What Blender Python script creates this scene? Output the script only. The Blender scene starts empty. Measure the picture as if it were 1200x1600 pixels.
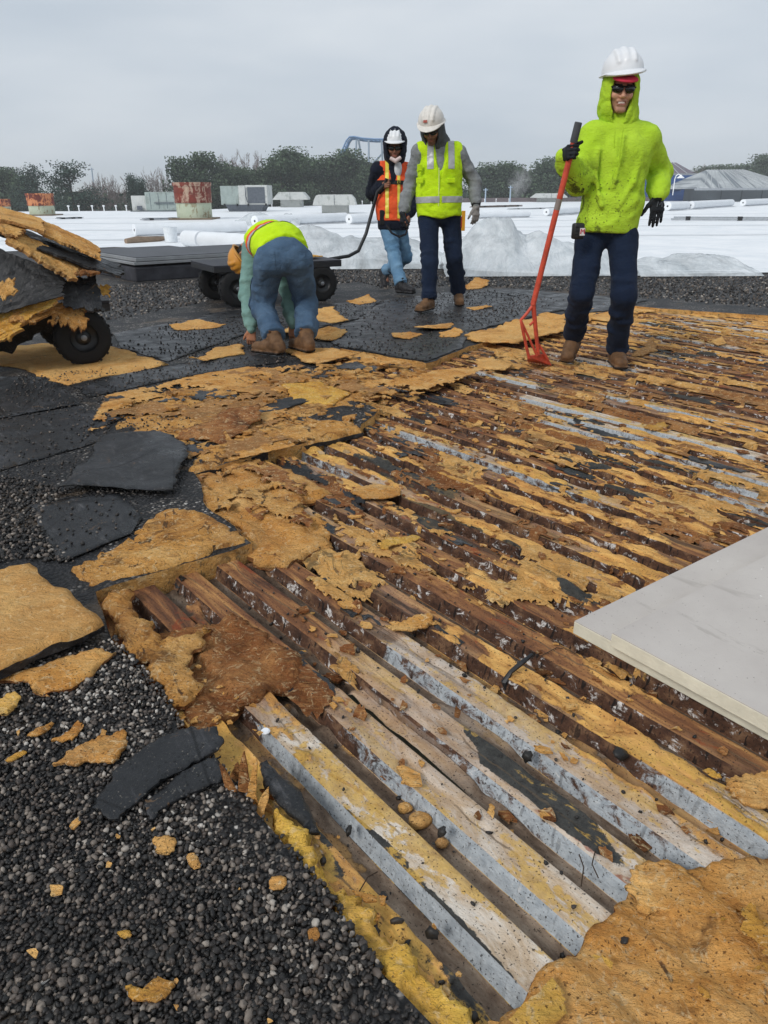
import bpy, bmesh, math, random
import numpy as np
from mathutils import Vector, Matrix, geometry
random.seed(7); np.random.seed(7)
SC = bpy.context.scene
COL = SC.collection

# ------------------------------------------------------------------ camera
FPX, CX, CY, CAMH = 1160.0, 600.0, 800.0, 1.10          # focal length in photo pixels, image centre, eye height
PITCH = math.atan((800 - 302) / FPX)
ROLL = math.radians(-0.29)
_f0 = np.array([0, math.cos(PITCH), -math.sin(PITCH)])
_u0 = np.array([0, math.sin(PITCH), math.cos(PITCH)])
_r0 = np.array([1.0, 0, 0])
CR = math.cos(ROLL) * _r0 + math.sin(ROLL) * _u0
CU = -math.sin(ROLL) * _r0 + math.cos(ROLL) * _u0
CF = _f0
cam_d = bpy.data.cameras.new('camera')
cam = bpy.data.objects.new('camera', cam_d)
COL.objects.link(cam)
cam_d.sensor_fit = 'VERTICAL'
cam_d.sensor_height = 36.0
cam_d.lens = 36.0 * FPX / 1600.0
cam_d.clip_start = 0.05
cam_d.clip_end = 6000
M = Matrix(((CR[0], CU[0], -CF[0], 0), (CR[1], CU[1], -CF[1], 0), (CR[2], CU[2], -CF[2], CAMH), (0, 0, 0, 1)))
cam.matrix_world = M
SC.camera = cam
SC.render.resolution_x, SC.render.resolution_y = 768, 1024

def ray(x, y):
    return CF + CR * ((x - CX) / FPX) - CU * ((y - CY) / FPX)

def G(x, y, z=0.0):
    """where the line of sight through photo pixel x, y meets the level z"""
    d = ray(x, y)
    t = (z - CAMH) / d[2]
    return np.array([d[0] * t, d[1] * t, z])

def P(x, y, Y):
    """point at distance Y along that line of sight"""
    d = ray(x, y)
    t = Y / d[1]
    return np.array([d[0] * t, Y, CAMH + d[2] * t])

# ------------------------------------------------------------------ world and light
SUN_EL, SUN_AZ = math.radians(40), math.radians(222)
w = bpy.data.worlds.new('World')
SC.world = w
w.use_nodes = True
nt = w.node_tree
nt.nodes.clear()
out = nt.nodes.new('ShaderNodeOutputWorld')
bg = nt.nodes.new('ShaderNodeBackground')
sky = nt.nodes.new('ShaderNodeTexSky')
sky.sky_type = 'NISHITA'
sky.sun_disc = False
sky.sun_elevation = SUN_EL
sky.sun_rotation = SUN_AZ
sky.dust_density = 4
sky.air_density = 1.0
hsv = nt.nodes.new('ShaderNodeHueSaturation')
hsv.inputs['Saturation'].default_value = 0.25
tc = nt.nodes.new('ShaderNodeTexCoord')
mp = nt.nodes.new('ShaderNodeMapping')
mp.inputs['Scale'].default_value = (1, 1, 4.0)
nz = nt.nodes.new('ShaderNodeTexNoise')
nz.inputs['Scale'].default_value = 2.3
nz.inputs['Detail'].default_value = 4
nz.inputs['Roughness'].default_value = 0.5
cr = nt.nodes.new('ShaderNodeValToRGB')
cr.color_ramp.elements[0].position = 0.3
cr.color_ramp.elements[0].color = (5.5, 6.4, 7.45, 1)
cr.color_ramp.elements[1].position = 0.72
cr.color_ramp.elements[1].color = (8.0, 8.6, 9.25, 1)
mx = nt.nodes.new('ShaderNodeMix')
mx.data_type = 'RGBA'
mx.inputs[0].default_value = 0.88                        # a closed cloud cover over the clear sky
bg.inputs['Strength'].default_value = 0.085
L = nt.links.new
L(sky.outputs[0], hsv.inputs['Color'])
L(tc.outputs['Generated'], mp.inputs[0]); L(mp.outputs[0], nz.inputs['Vector']); L(nz.outputs[0], cr.inputs[0])
L(hsv.outputs[0], mx.inputs[6]); L(cr.outputs[0], mx.inputs[7])
L(mx.outputs[2], bg.inputs[0]); L(bg.outputs[0], out.inputs[0])

sun_d = bpy.data.lights.new('sun', 'SUN')
sun_d.energy = 1.5
sun_d.angle = math.radians(16)
sun_d.color = (1.0, 0.97, 0.93)
sun = bpy.data.objects.new('sun', sun_d)
COL.objects.link(sun)
sd = Vector((math.sin(SUN_AZ) * math.cos(SUN_EL), math.cos(SUN_AZ) * math.cos(SUN_EL), math.sin(SUN_EL)))
sun.rotation_euler = sd.to_track_quat('Z', 'Y').to_euler()
SC.view_settings.view_transform = 'Standard'
SC.view_settings.look = 'None'
SC.view_settings.exposure = 0.15
SC.view_settings.gamma = 1.0
SC.cycles.volume_step_rate = 4
SC.cycles.max_bounces = 8
SC.cycles.volume_bounces = 3
SC.cycles.use_denoising = True

# ------------------------------------------------------------------ small helpers
def lin(h):
    h = h.lstrip('#')
    o = []
    for i in (0, 2, 4):
        c = int(h[i:i + 2], 16) / 255
        o.append(c / 12.92 if c <= 0.04045 else ((c + 0.055) / 1.055) ** 2.4)
    return tuple(o) + (1.0,)

def _h(ix, iy, iz, seed):
    n = (ix.astype(np.int64) * 374761393 + iy.astype(np.int64) * 668265263 + iz.astype(np.int64) * 2147483647 + seed * 974711) & 0xffffffff
    n = ((n ^ (n >> 13)) * 1274126177) & 0xffffffff
    n = ((n ^ (n >> 16)) * 2246822519) & 0xffffffff
    return ((n ^ (n >> 15)) & 0xffffff) / float(0xffffff)

def vnoise(x, y, z=None, seed=0):
    x, y = np.broadcast_arrays(np.asarray(x, float), np.asarray(y, float))
    z = np.zeros_like(x) if z is None else np.broadcast_to(np.asarray(z, float), x.shape)
    ix, iy, iz = np.floor(x), np.floor(y), np.floor(z)
    fx, fy, fz = x - ix, y - iy, z - iz
    fx, fy, fz = [t * t * (3 - 2 * t) for t in (fx, fy, fz)]
    r = 0
    for a in (0, 1):
        for b in (0, 1):
            for c in (0, 1):
                r = r + _h(ix + a, iy + b, iz + c, seed) * (fx if a else 1 - fx) * (fy if b else 1 - fy) * (fz if c else 1 - fz)
    return r

def fbm(x, y, z=None, seed=0, o=4, g=0.5):
    s, a, t, f = 0, 1.0, 0, 1.0
    for i in range(o):
        s = s + a * vnoise(np.asarray(x) * f, np.asarray(y) * f, None if z is None else np.asarray(z) * f, seed + i * 17)
        t += a
        a *= g
        f *= 2.03
    return s / t

def sstep(a, b, x):
    t = np.clip((x - a) / (b - a), 0, 1)
    return t * t * (3 - 2 * t)

def tag(o, label=None, cat=None, group=None, kind=None):
    for k, v in (('label', label), ('category', cat), ('group', group), ('kind', kind)):
        if v:
            o[k] = v
    return o

def empty(name, loc=(0, 0, 0), rz=0.0, **kw):
    o = bpy.data.objects.new(name, None)
    COL.objects.link(o)
    o.location = loc
    o.rotation_euler = (0, 0, rz)
    o.empty_display_size = 0.1
    return tag(o, **kw)

def mesh(name, V, F, m=None, smooth=False, attrs=None, mi=None):
    me = bpy.data.meshes.new(name)
    V = np.asarray(V, np.float32)
    if isinstance(F, np.ndarray):
        n, k = F.shape
        me.vertices.add(len(V)); me.vertices.foreach_set('co', V.ravel())
        me.loops.add(n * k); me.loops.foreach_set('vertex_index', F.astype(np.int32).ravel())
        me.polygons.add(n)
        me.polygons.foreach_set('loop_start', np.arange(0, n * k, k, dtype=np.int32))
        me.update(calc_edges=True)
    else:
        me.from_pydata([tuple(map(float, v)) for v in V], [], [tuple(int(i) for i in f) for f in F])
    if smooth:
        me.polygons.foreach_set('use_smooth', np.ones(len(me.polygons), bool))
    for mm in (m if isinstance(m, (list, tuple)) else [m]):
        if mm:
            me.materials.append(mm)
    if mi is not None:
        me.polygons.foreach_set('material_index', np.asarray(mi, np.int32))
    if attrs:
        for k, a in attrs.items():
            a = np.asarray(a, np.float32)
            if a.ndim == 1:
                at = me.attributes.new(k, 'FLOAT', 'POINT'); at.data.foreach_set('value', a)
            else:
                at = me.attributes.new(k, 'FLOAT_COLOR', 'POINT'); at.data.foreach_set('color', a.ravel())
    me.validate()
    me.update()
    return me

def obj(name, me, parent=None, loc=None, **kw):
    o = bpy.data.objects.new(name, me)
    COL.objects.link(o)
    if parent is not None:
        o.parent = parent
    if loc is not None:
        o.location = loc
    return tag(o, **kw)

def copy_tree(o, parent=None):
    c = o.copy()
    COL.objects.link(c)
    c.parent = parent
    for ch in list(o.children):
        copy_tree(ch, c)
    return c

class MB:
    """collects simple shapes into one mesh"""
    def __init__(s):
        s.V, s.F = [], []
    def add(s, V, F):
        b = len(s.V)
        s.V += [tuple(v) for v in V]
        s.F += [tuple(i + b for i in f) for f in F]
        return s
    def box(s, c, d, R=None, bev=0.0):
        hx, hy, hz = d[0] / 2, d[1] / 2, d[2] / 2
        if bev <= 0:
            V = [(x, y, z) for x in (-hx, hx) for y in (-hy, hy) for z in (-hz, hz)]
            F = [(0, 1, 3, 2), (4, 6, 7, 5), (0, 4, 5, 1), (2, 3, 7, 6), (0, 2, 6, 4), (1, 5, 7, 3)]
        else:
            bm = bmesh.new()
            bmesh.ops.create_cube(bm, size=1.0)
            for v in bm.verts:
                v.co.x *= d[0]; v.co.y *= d[1]; v.co.z *= d[2]
            bmesh.ops.bevel(bm, geom=list(bm.edges), offset=bev, segments=2, affect='EDGES', profile=0.5)
            bm.verts.index_update()
            V = [tuple(v.co) for v in bm.verts]
            F = [tuple(v.index for v in f.verts) for f in bm.faces]
            bm.free()
        V = [Vector(v) for v in V]
        if R is not None:
            V = [R @ v for v in V]
        return s.add([v + Vector(c) for v in V], F)
    def tube(s, pts, r, n=10, cap=True):
        pts = [Vector(p) for p in pts]
        rs = r if isinstance(r, (list, tuple)) else [r] * len(pts)
        V, F = [], []
        prev = None
        for i, p in enumerate(pts):
            d = (pts[min(i + 1, len(pts) - 1)] - pts[max(i - 1, 0)]).normalized()
            if prev is None:
                a = d.orthogonal().normalized()
            else:
                a = (prev - d * prev.dot(d)).normalized()
            prev = a
            b = d.cross(a)
            for k in range(n):
                t = 2 * math.pi * k / n
                V.append(p + (a * math.cos(t) + b * math.sin(t)) * rs[i])
        for i in range(len(pts) - 1):
            for k in range(n):
                k2 = (k + 1) % n
                F.append((i * n + k, i * n + k2, (i + 1) * n + k2, (i + 1) * n + k))
        if cap:
            F.append(tuple(reversed(range(n))))
            F.append(tuple((len(pts) - 1) * n + k for k in range(n)))
        return s.add(V, F)
    def lathe(s, prof, n=24, R=None, c=(0, 0, 0), wob=None):
        """prof: (radius, height) pairs about z"""
        V, F = [], []
        for (r, z) in prof:
            for k in range(n):
                t = 2 * math.pi * k / n
                V.append(Vector((r * math.cos(t), r * math.sin(t), z)))
        for i in range(len(prof) - 1):
            for k in range(n):
                k2 = (k + 1) % n
                F.append((i * n + k, i * n + k2, (i + 1) * n + k2, (i + 1) * n + k))
        if R is not None:
            V = [R @ v for v in V]
        return s.add([v + Vector(c) for v in V], F)
    def prism(s, poly, z0, z1):
        n = len(poly)
        V = [(x, y, z0) for x, y in poly] + [(x, y, z1) for x, y in poly]
        F = [tuple(reversed(range(n))), tuple(range(n, 2 * n))] + [(i, (i + 1) % n, n + (i + 1) % n, n + i) for i in range(n)]
        return s.add(V, F)
    def quad(s, a, b, c, d):
        return s.add([a, b, c, d], [(0, 1, 2, 3)])
    def build(s, name, m, parent=None, smooth=False, loc=None, **kw):
        me = mesh(name, s.V, s.F, m, smooth=False)
        if smooth:
            me.polygons.foreach_set('use_smooth', np.ones(len(me.polygons), bool))
            me.set_sharp_from_angle(angle=math.radians(smooth if smooth is not True else 40))
        return obj(name, me, parent, loc, **kw)

# ------------------------------------------------------------------ material helper
class NT:
    def __init__(s, name, rough=0.8, spec=0.3, metal=0.0):
        s.m = bpy.data.materials.new(name)
        s.m.use_nodes = True
        s.t = s.m.node_tree
        s.b = s.t.nodes['Principled BSDF']
        s.b.inputs['Roughness'].default_value = rough
        s.b.inputs['Specular IOR Level'].default_value = spec
        s.b.inputs['Metallic'].default_value = metal
        s._tc = None
    def n(s, k, **ins):
        nd = s.t.nodes.new(k)
        for i, v in ins.items():
            nd.inputs[i].default_value = v
        return nd
    def set(s, sock, v):
        if isinstance(v, bpy.types.NodeSocket):
            s.t.links.new(v, sock)
        else:
            sock.default_value = v
    def co(s, scale=(1, 1, 1), loc=(0, 0, 0), kind='Object'):
        if s._tc is None:
            s._tc = s.t.nodes.new('ShaderNodeTexCoord')
        m = s.t.nodes.new('ShaderNodeMapping')
        m.inputs['Scale'].default_value = scale
        m.inputs['Location'].default_value = loc
        s.t.links.new(s._tc.outputs[kind], m.inputs[0])
        return m.outputs[0]
    def pos(s, scale=(1, 1, 1), rz=0.0, loc=(0, 0, 0)):
        g = s.t.nodes.new('ShaderNodeNewGeometry')
        m = s.t.nodes.new('ShaderNodeMapping')
        m.vector_type = 'TEXTURE' if False else 'POINT'
        r = s.t.nodes.new('ShaderNodeVectorRotate')
        r.rotation_type = 'Z_AXIS'
        r.inputs['Angle'].default_value = -rz
        s.t.links.new(g.outputs['Position'], r.inputs['Vector'])
        m.inputs['Scale'].default_value = scale
        m.inputs['Location'].default_value = loc
        s.t.links.new(r.outputs[0], m.inputs[0])
        return m.outputs[0]
    def noise(s, scale, vec=None, detail=4, rough=0.55, dist=0.0, fac=True):
        nd = s.n('ShaderNodeTexNoise', Scale=scale, Detail=detail, Roughness=rough, Distortion=dist)
        s.t.links.new(vec if vec is not None else s.co(), nd.inputs['Vector'])
        return nd.outputs[0 if fac else 1]
    def vor(s, scale, vec=None, feature='F1', out='Distance', rand=1.0):
        nd = s.n('ShaderNodeTexVoronoi', Scale=scale, Randomness=rand)
        nd.feature = feature
        s.t.links.new(vec if vec is not None else s.co(), nd.inputs['Vector'])
        return nd.outputs[out]
    def ramp(s, fac, stops, interp='LINEAR'):
        nd = s.t.nodes.new('ShaderNodeValToRGB')
        nd.color_ramp.interpolation = interp
        el = nd.color_ramp.elements
        while len(el) < len(stops):
            el.new(0.5)
        for e, (p, c) in zip(el, stops):
            e.position = p
            e.color = c if isinstance(c, (tuple, list)) else (c, c, c, 1)
        s.t.links.new(fac, nd.inputs[0])
        return nd.outputs[0]
    def step(s, fac, a, b):
        nd = s.t.nodes.new('ShaderNodeMapRange')
        nd.interpolation_type = 'SMOOTHSTEP'
        nd.inputs['From Min'].default_value = a
        nd.inputs['From Max'].default_value = b
        s.set(nd.inputs['Value'], fac)
        return nd.outputs[0]
    def mix(s, fac, a, b, blend='MIX'):
        nd = s.t.nodes.new('ShaderNodeMix')
        nd.data_type = 'RGBA'
        nd.blend_type = blend
        s.set(nd.inputs[0], fac)
        s.set(nd.inputs[6], a)
        s.set(nd.inputs[7], b)
        return nd.outputs[2]
    def math(s, op, a, b=0.0):
        nd = s.t.nodes.new('ShaderNodeMath')
        nd.operation = op
        s.set(nd.inputs[0], a)
        s.set(nd.inputs[1], b)
        return nd.outputs[0]
    def attr(s, name, out='Fac'):
        nd = s.t.nodes.new('ShaderNodeAttribute')
        nd.attribute_name = name
        return nd.outputs[out]
    def rnd(s):
        return s.t.nodes.new('ShaderNodeObjectInfo').outputs['Random']
    def base(s, c):
        s.set(s.b.inputs['Base Color'], c)
    def rough(s, r):
        s.set(s.b.inputs['Roughness'], r)
    def bump(s, h, strength=0.5, dist=0.01):
        nd = s.n('ShaderNodeBump', Strength=strength, Distance=dist)
        s.t.links.new(h, nd.inputs['Height'])
        s.t.links.new(nd.outputs[0], s.b.inputs['Normal'])

MATS = {}
def simple(name, col, rough=0.8, spec=0.3, metal=0.0, var=0.15, scale=8.0, bump=0.0, bscale=60.0, bdist=0.004):
    if name in MATS:
        return MATS[name]
    t = NT(name, rough, spec, metal)
    c = lin(col) if isinstance(col, str) else col
    lo = tuple(x * (1 - var) for x in c[:3]) + (1,)
    hi = tuple(min(1, x * (1 + var)) for x in c[:3]) + (1,)
    t.base(t.ramp(t.noise(scale, detail=5), [(0.3, lo), (0.7, hi)]))
    if bump:
        t.bump(t.noise(bscale, detail=3), bump, bdist)
    MATS[name] = t.m
    return t.m
# ------------------------------------------------------------------ roof frame: x' = v (across the ribs), y' = u (along the ribs)
TH = math.radians(38.4)
CT, ST = math.cos(TH), math.sin(TH)
def loc2(p):
    return np.array([CT * p[0] + ST * p[1], -ST * p[0] + CT * p[1]])
def w3(v, u, z=0.0):
    return np.array([CT * v - ST * u, ST * v + CT * u, z])
def px(pts, z=0.0):
    return [loc2(G(x, y, z)) for x, y in pts]

Z_TOP, Z_BOT, PITCH_V, V0 = -0.040, -0.085, 0.145, 0.632     # deck flange levels, rib spacing, foot of the first rib

def inpoly(poly, x, y):
    poly = np.asarray(poly)
    c = np.zeros(np.shape(x), bool)
    j = len(poly) - 1
    for i in range(len(poly)):
        xi, yi = poly[i]; xj, yj = poly[j]
        if yi != yj:
            c ^= ((yi > y) != (yj > y)) & (x < (xj - xi) * (y - yi) / (yj - yi) + xi)
        j = i
    return c

# ------------------------------------------------------------------ roof materials
def m_orange(name, c1, c2, c3, dark=0.5, black=0.56, speck=0.62, bumpd=0.012):
    """fibrous insulation: streaked tan-orange with brown stains and stuck asphalt"""
    t = NT(name, 0.92, 0.15)
    p = t.pos((1, 1, 1), TH)
    ps = t.pos((1.0, 0.42, 1.0), TH + 0.5)
    n1 = t.noise(5, p, 6, 0.65, 0.8)
    n2 = t.noise(26, ps, 6, 0.7, 1.2)
    col = t.ramp(n1, [(0.28, lin(c3)), (0.45, lin(c1)), (0.68, lin(c2))])
    col = t.mix(t.step(n2, 0.5, 0.72), col, t.mix(0.55, col, lin(c3)))
    fib = t.noise(120, t.pos((1, 0.15, 1), TH + 0.9), 4, 0.7, 0.6)
    col = t.mix(t.math('MULTIPLY', t.step(fib, 0.48, 0.75), 0.45), col, lin('#e8b878'))
    col = t.mix(t.math('MULTIPLY', t.step(t.noise(9, p, 5, 0.7, 0.5), dark, dark + 0.16), 0.75), col, lin('#4a2c1a'))
    col = t.mix(t.math('MULTIPLY', t.step(t.noise(14, t.pos((1, 0.5, 1), TH - 0.4, (3, 1, 0)), 5, 0.7, 0.9), black, black + 0.05), 0.9), col, lin('#2a2725'))
    sp = t.noise(160, p, 2, 0.5)
    col = t.mix(t.math('MULTIPLY', t.step(sp, speck, speck + 0.06), 0.8), col, lin('#3a2a1c'))
    big = t.noise(1.6, t.pos((1, 1, 1), TH, (7, 2, 0)), 4, 0.6, 0.5)
    col = t.mix(t.math('MULTIPLY', t.step(big, 0.5, 0.68), 0.45), col, lin('#9a6a42'))
    pal = t.noise(33, p, 5, 0.75, 1.5)
    col = t.mix(t.math('MULTIPLY', t.step(pal, 0.53, 0.66), 0.6), col, lin('#f2d8a8'))
    gr = t.noise(75, t.pos((1, 0.5, 1), TH + 0.7, (4, 4, 0)), 5, 0.75, 1.0)
    col = t.mix(t.math('MULTIPLY', t.step(gr, 0.55, 0.68), 0.4), col, lin('#6e4524'))
    rn = t.rnd()
    col = t.mix(t.ramp(rn, [(0.0, 0.0), (0.35, 0.28), (0.36, 0.0), (1.0, 0.0)]), col, lin('#8a5a34'))
    col = t.mix(t.ramp(rn, [(0.0, 0.0), (0.62, 0.0), (0.63, 0.30), (1.0, 0.05)]), col, lin('#f2c57e'))
    t.base(col)
    h = t.math('ADD', n2, t.math('MULTIPLY', fib, 0.5))
    h = t.math('ADD', h, t.math('MULTIPLY', t.noise(70, p, 4, 0.7), 0.5))
    t.bump(h, 1.0, bumpd * 1.5)
    return t.m
M_OR = m_orange('orange_insulation', '#dd9e52', '#f0c07a', '#a86a32', 0.58, 0.63)
M_YEL = m_orange('yellow_insulation', '#dea548', '#f0c665', '#b07a38', 0.59, 0.68)
M_BRN = m_orange('stained_insulation', '#8a5430', '#bb8450', '#4a2c1c', 0.51, 0.64)
M_MIX = m_orange('dirty_insulation', '#cf944c', '#e8b872', '#845632', 0.51, 0.58)
M_FOAM = m_orange('bright_foam', '#e8b43c', '#f6d05a', '#bd9044', 0.60, 0.70)

def m_felt():
    t = NT('black_felt', 0.62, 0.35)
    p = t.pos((1, 1, 1), TH)
    n = t.noise(4, p, 6, 0.65, 0.4)
    col = t.ramp(n, [(0.3, lin('#17181a')), (0.55, lin('#28292b')), (0.75, lin('#444448'))])
    col = t.mix(t.math('MULTIPLY', t.step(t.noise(30, t.pos((1, 0.2, 1), TH), 5, 0.7), 0.55, 0.75), 0.5), col, lin('#6d6c6e'))
    col = t.mix(t.math('MULTIPLY', t.step(t.noise(11, p, 5, 0.75, 1.0), 0.63, 0.68), 0.6), col, lin('#7a5c3c'))
    sp = t.vor(95, p)
    spn = t.noise(9, p, 3, 0.6)
    f = t.math('MULTIPLY', t.math('LESS_THAN', sp, 0.28), t.step(spn, 0.44, 0.56))
    col = t.mix(f, col, lin('#0d0d0e'))
    lt = t.noise(210, p, 2, 0.5)
    col = t.mix(t.math('MULTIPLY', t.step(lt, 0.66, 0.72), 0.6), col, lin('#8a8378'))
    crk = t.vor(3.2, t.pos((1, 0.6, 1), TH + 0.2, (1, 1, 0)), 'DISTANCE_TO_EDGE')
    col = t.mix(t.math('MULTIPLY', t.step(crk, 0.012, 0.004), 0.8), col, lin('#0b0b0c'))
    t.base(col)
    t.rough(t.ramp(t.noise(8, p, 4), [(0.3, 0.22), (0.7, 0.62)]))
    t.bump(t.math('ADD', t.math('MULTIPLY', n, 2.0), t.math('ADD', t.noise(130, p, 4, 0.7), t.math('MULTIPLY', f, 0.6))), 0.55, 0.006)
    return t.m
M_FELT = m_felt()

def m_gravel():
    t = NT('black_gravel', 0.6, 0.4)
    p = t.pos((1, 1, 1), TH)
    v1 = t.vor(78, p, out='Color')
    d1 = t.vor(78, p)
    rnd = t.n('ShaderNodeSeparateColor')
    t.t.links.new(v1, rnd.inputs[0])
    stone = t.ramp(rnd.outputs[0], [(0.0, lin('#1a1a1c')), (0.45, lin('#3a3634')), (0.75, lin('#6a625a')), (0.93, lin('#9a938b')), (1.0, lin('#c8c3bd'))])
    bare = t.step(t.noise(3.2, p, 5, 0.65, 0.6), 0.42, 0.6)
    col = t.mix(bare, lin('#242325'), stone)
    col = t.mix(t.step(d1, 0.40, 0.62), col, lin('#0e0e0f'))
    col = t.mix(t.math('MULTIPLY', t.step(t.noise(1.3, t.pos((1, 1, 1), TH, (4, 2, 0)), 5, 0.65, 1.2), 0.56, 0.66), 0.4), col, lin('#7d6a55'))
    t.base(col)
    t.bump(t.math('MULTIPLY', t.math('SUBTRACT', 1.0, d1), 1.0), 1.0, 0.01)
    return t.m
M_GRAVEL = m_gravel()

def m_stone():
    t = NT('tarred_pebble', 0.55, 0.45)
    c = t.attr('tone')
    n = t.noise(120, t.pos(), 3)
    col = t.ramp(c, [(0.0, lin('#161514')), (0.35, lin('#2d2926')), (0.58, lin('#544a43')), (0.78, lin('#857a6f')), (0.92, lin('#b3aba1')), (1.0, lin('#e6e3de'))])
    col = t.mix(t.math('MULTIPLY', t.step(n, 0.5, 0.7), 0.6), col, lin('#1a1a1b'))
    t.base(col)
    t.bump(n, 0.3, 0.003)
    return t.m
M_STONE = m_stone()

def m_deck():
    """metal deck: 'side' 0 flange, 1 web, -1 flute; 'clean' bare zinc; 'res' stuck insulation"""
    t = NT('rusty_metal_deck', 0.75, 0.3)
    p = t.pos((1, 1, 1), TH)
    side, clean, res, tar = t.attr('side'), t.attr('clean'), t.attr('res'), t.attr('tar')
    st = t.pos((1.0, 0.16, 1.0), TH)
    st2 = t.pos((1.0, 0.10, 1.0), TH, (2.3, 0, 0))
    # flange: pale stained zinc to brown rust
    n1 = t.noise(16, st, 6, 0.7, 0.7)
    n2 = t.noise(45, p, 5, 0.7, 0.5)
    rust = t.ramp(n1, [(0.22, lin('#2a1b15')), (0.36, lin('#563828')), (0.48, lin('#845838')), (0.60, lin('#b3834f')), (0.70, lin('#c9a878')), (0.80, lin('#8f8070')), (0.9, lin('#66544a'))])
    pale = t.ramp(t.noise(15, t.pos((1, 0.42, 1), TH, (6, 1, 0)), 7, 0.75, 0.6), [(0.25, lin('#8f7458')), (0.45, lin('#c2ab90')), (0.6, lin('#ddd2c4')), (0.8, lin('#b49a78'))])
    top = t.mix(clean, rust, pale)
    top = t.mix(t.math('MULTIPLY', t.step(t.noise(7, st2, 5, 0.7, 0.8), 0.56, 0.62), t.math('SUBTRACT', 0.8, t.math('MULTIPLY', clean, 0.6))), top, lin('#3a2c26'))
    top = t.mix(t.math('MULTIPLY', t.step(t.noise(11, t.pos((1, 0.4, 1), TH, (9, 0, 0)), 4, 0.7, 0.8), 0.60, 0.66), 0.7), top, lin('#8a3f20'))
    yel = t.ramp(t.noise(22, t.pos((1, 0.35, 1), TH, (5, 3, 0)), 6, 0.7, 0.8), [(0.25, lin('#7e5430')), (0.42, lin('#ba864a')), (0.6, lin('#dfac62')), (0.75, lin('#eecb86'))])
    rm = t.step(t.math('ADD', res, t.math('MULTIPLY', t.math('SUBTRACT', n2, 0.5), 0.7)), 0.40, 0.60)
    top = t.mix(rm, top, yel)
    tm = t.step(t.math('ADD', tar, t.math('MULTIPLY', t.math('SUBTRACT', t.noise(60, p, 4, 0.7), 0.5), 0.5)), 0.55, 0.62)
    top = t.mix(tm, top, t.ramp(n2, [(0.3, lin('#2b2a28')), (0.7, lin('#4a4945'))]))
    sx = t.n('ShaderNodeSeparateXYZ'); t.t.links.new(p, sx.inputs[0])
    ph = t.math('MODULO', t.math('SUBTRACT', sx.outputs[0], V0 - 1.45), PITCH_V)
    wob = t.math('MULTIPLY', t.math('SUBTRACT', t.noise(4.5, t.pos((0.6, 1, 1), TH), 4, 0.6), 0.5), 0.06)
    crk = t.math('ABSOLUTE', t.math('SUBTRACT', t.math('SUBTRACT', ph, 0.055), wob))
    top = t.mix(t.math('MULTIPLY', t.step(crk, 0.0035, 0.0012), t.math('MULTIPLY', t.step(t.noise(2.2, t.pos((2.5, 1, 1), TH, (3, 3, 0)), 2), 0.5, 0.56), 0.7)), top, lin('#5e4e3c'))
    film_ = t.math('MULTIPLY', t.step(t.math('ADD', t.noise(9, t.pos((1, 0.3, 1), TH, (2, 8, 0)), 5, 0.7, 0.6), t.math('MULTIPLY', t.math('SUBTRACT', n2, 0.5), 0.25)), 0.49, 0.54), t.math('MULTIPLY', clean, 0.8))
    top = t.mix(film_, top, t.ramp(n2, [(0.3, lin('#a47a34')), (0.7, lin('#dcb254'))]))
    # web: zinc, white rust, tar runs
    zinc = t.ramp(t.noise(60, p, 4), [(0.3, lin('#9aa0a5')), (0.7, lin('#b8bdc0'))])
    dk = t.ramp(t.noise(26, t.pos((1, 0.5, 0.7), TH), 5, 0.7), [(0.3, lin('#231813')), (0.52, lin('#553a2b')), (0.72, lin('#8a6a4e')), (0.85, lin('#a58a6c'))])
    wn = t.noise(38, t.pos((1, 0.55, 0.8), TH, (1, 5, 0)), 6, 0.75, 0.6)
    white = t.step(t.math('SUBTRACT', wn, t.math('MULTIPLY', clean, 0.06)), 0.55, 0.64)
    web = t.mix(t.step(t.math('ADD', clean, t.math('MULTIPLY', t.math('SUBTRACT', wn, 0.5), 1.6)), 0.50, 0.72), dk, zinc)
    web = t.mix(t.math('MULTIPLY', white, t.math('SUBTRACT', 0.9, t.math('MULTIPLY', clean, 0.35))), web, lin('#ded9d4'))
    drip = t.noise(75, t.pos((1, 1, 0.04), TH, (0, 7, 0)), 2, 0.5)
    web = t.mix(t.math('MULTIPLY', t.step(drip, 0.60, 0.66), t.math('SUBTRACT', 0.95, t.math('MULTIPLY', clean, 0.75))), web, lin('#1d1613'))
    # flute: dirt
    val = t.ramp(t.noise(30, t.pos((1, 0.4, 1), TH), 6, 0.7), [(0.25, lin('#3a2c22')), (0.45, lin('#75604e')), (0.62, lin('#9a8672')), (0.8, lin('#c0b0a0'))])
    val = t.mix(t.math('MULTIPLY', rm, 0.6), val, yel)
    val = t.mix(t.math('MULTIPLY', t.math('SUBTRACT', 1.0, clean), 0.5), val, lin('#2a1d16'))
    col = t.mix(t.step(side, 0.35, 0.65), t.mix(t.step(t.math('MULTIPLY', side, -1.0), 0.35, 0.65), top, val), web)
    sp = t.noise(190, p, 2, 0.5)
    col = t.mix(t.math('MULTIPLY', t.step(sp, 0.63, 0.68), 0.85), col, lin('#241a15'))
    t.base(col)
    t.rough(t.ramp(clean, [(0.2, 0.85), (0.9, 0.5)]))
    h = t.math('ADD', t.math('MULTIPLY', n2, 1.0), t.math('MULTIPLY', rm, 0.8))
    h = t.math('ADD', h, t.math('MULTIPLY', t.noise(140, t.pos((1, 0.5, 1), TH), 4, 0.7), 0.6))
    t.bump(h, 0.8, 0.006)
    return t.m
M_DECK = m_deck()

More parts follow.
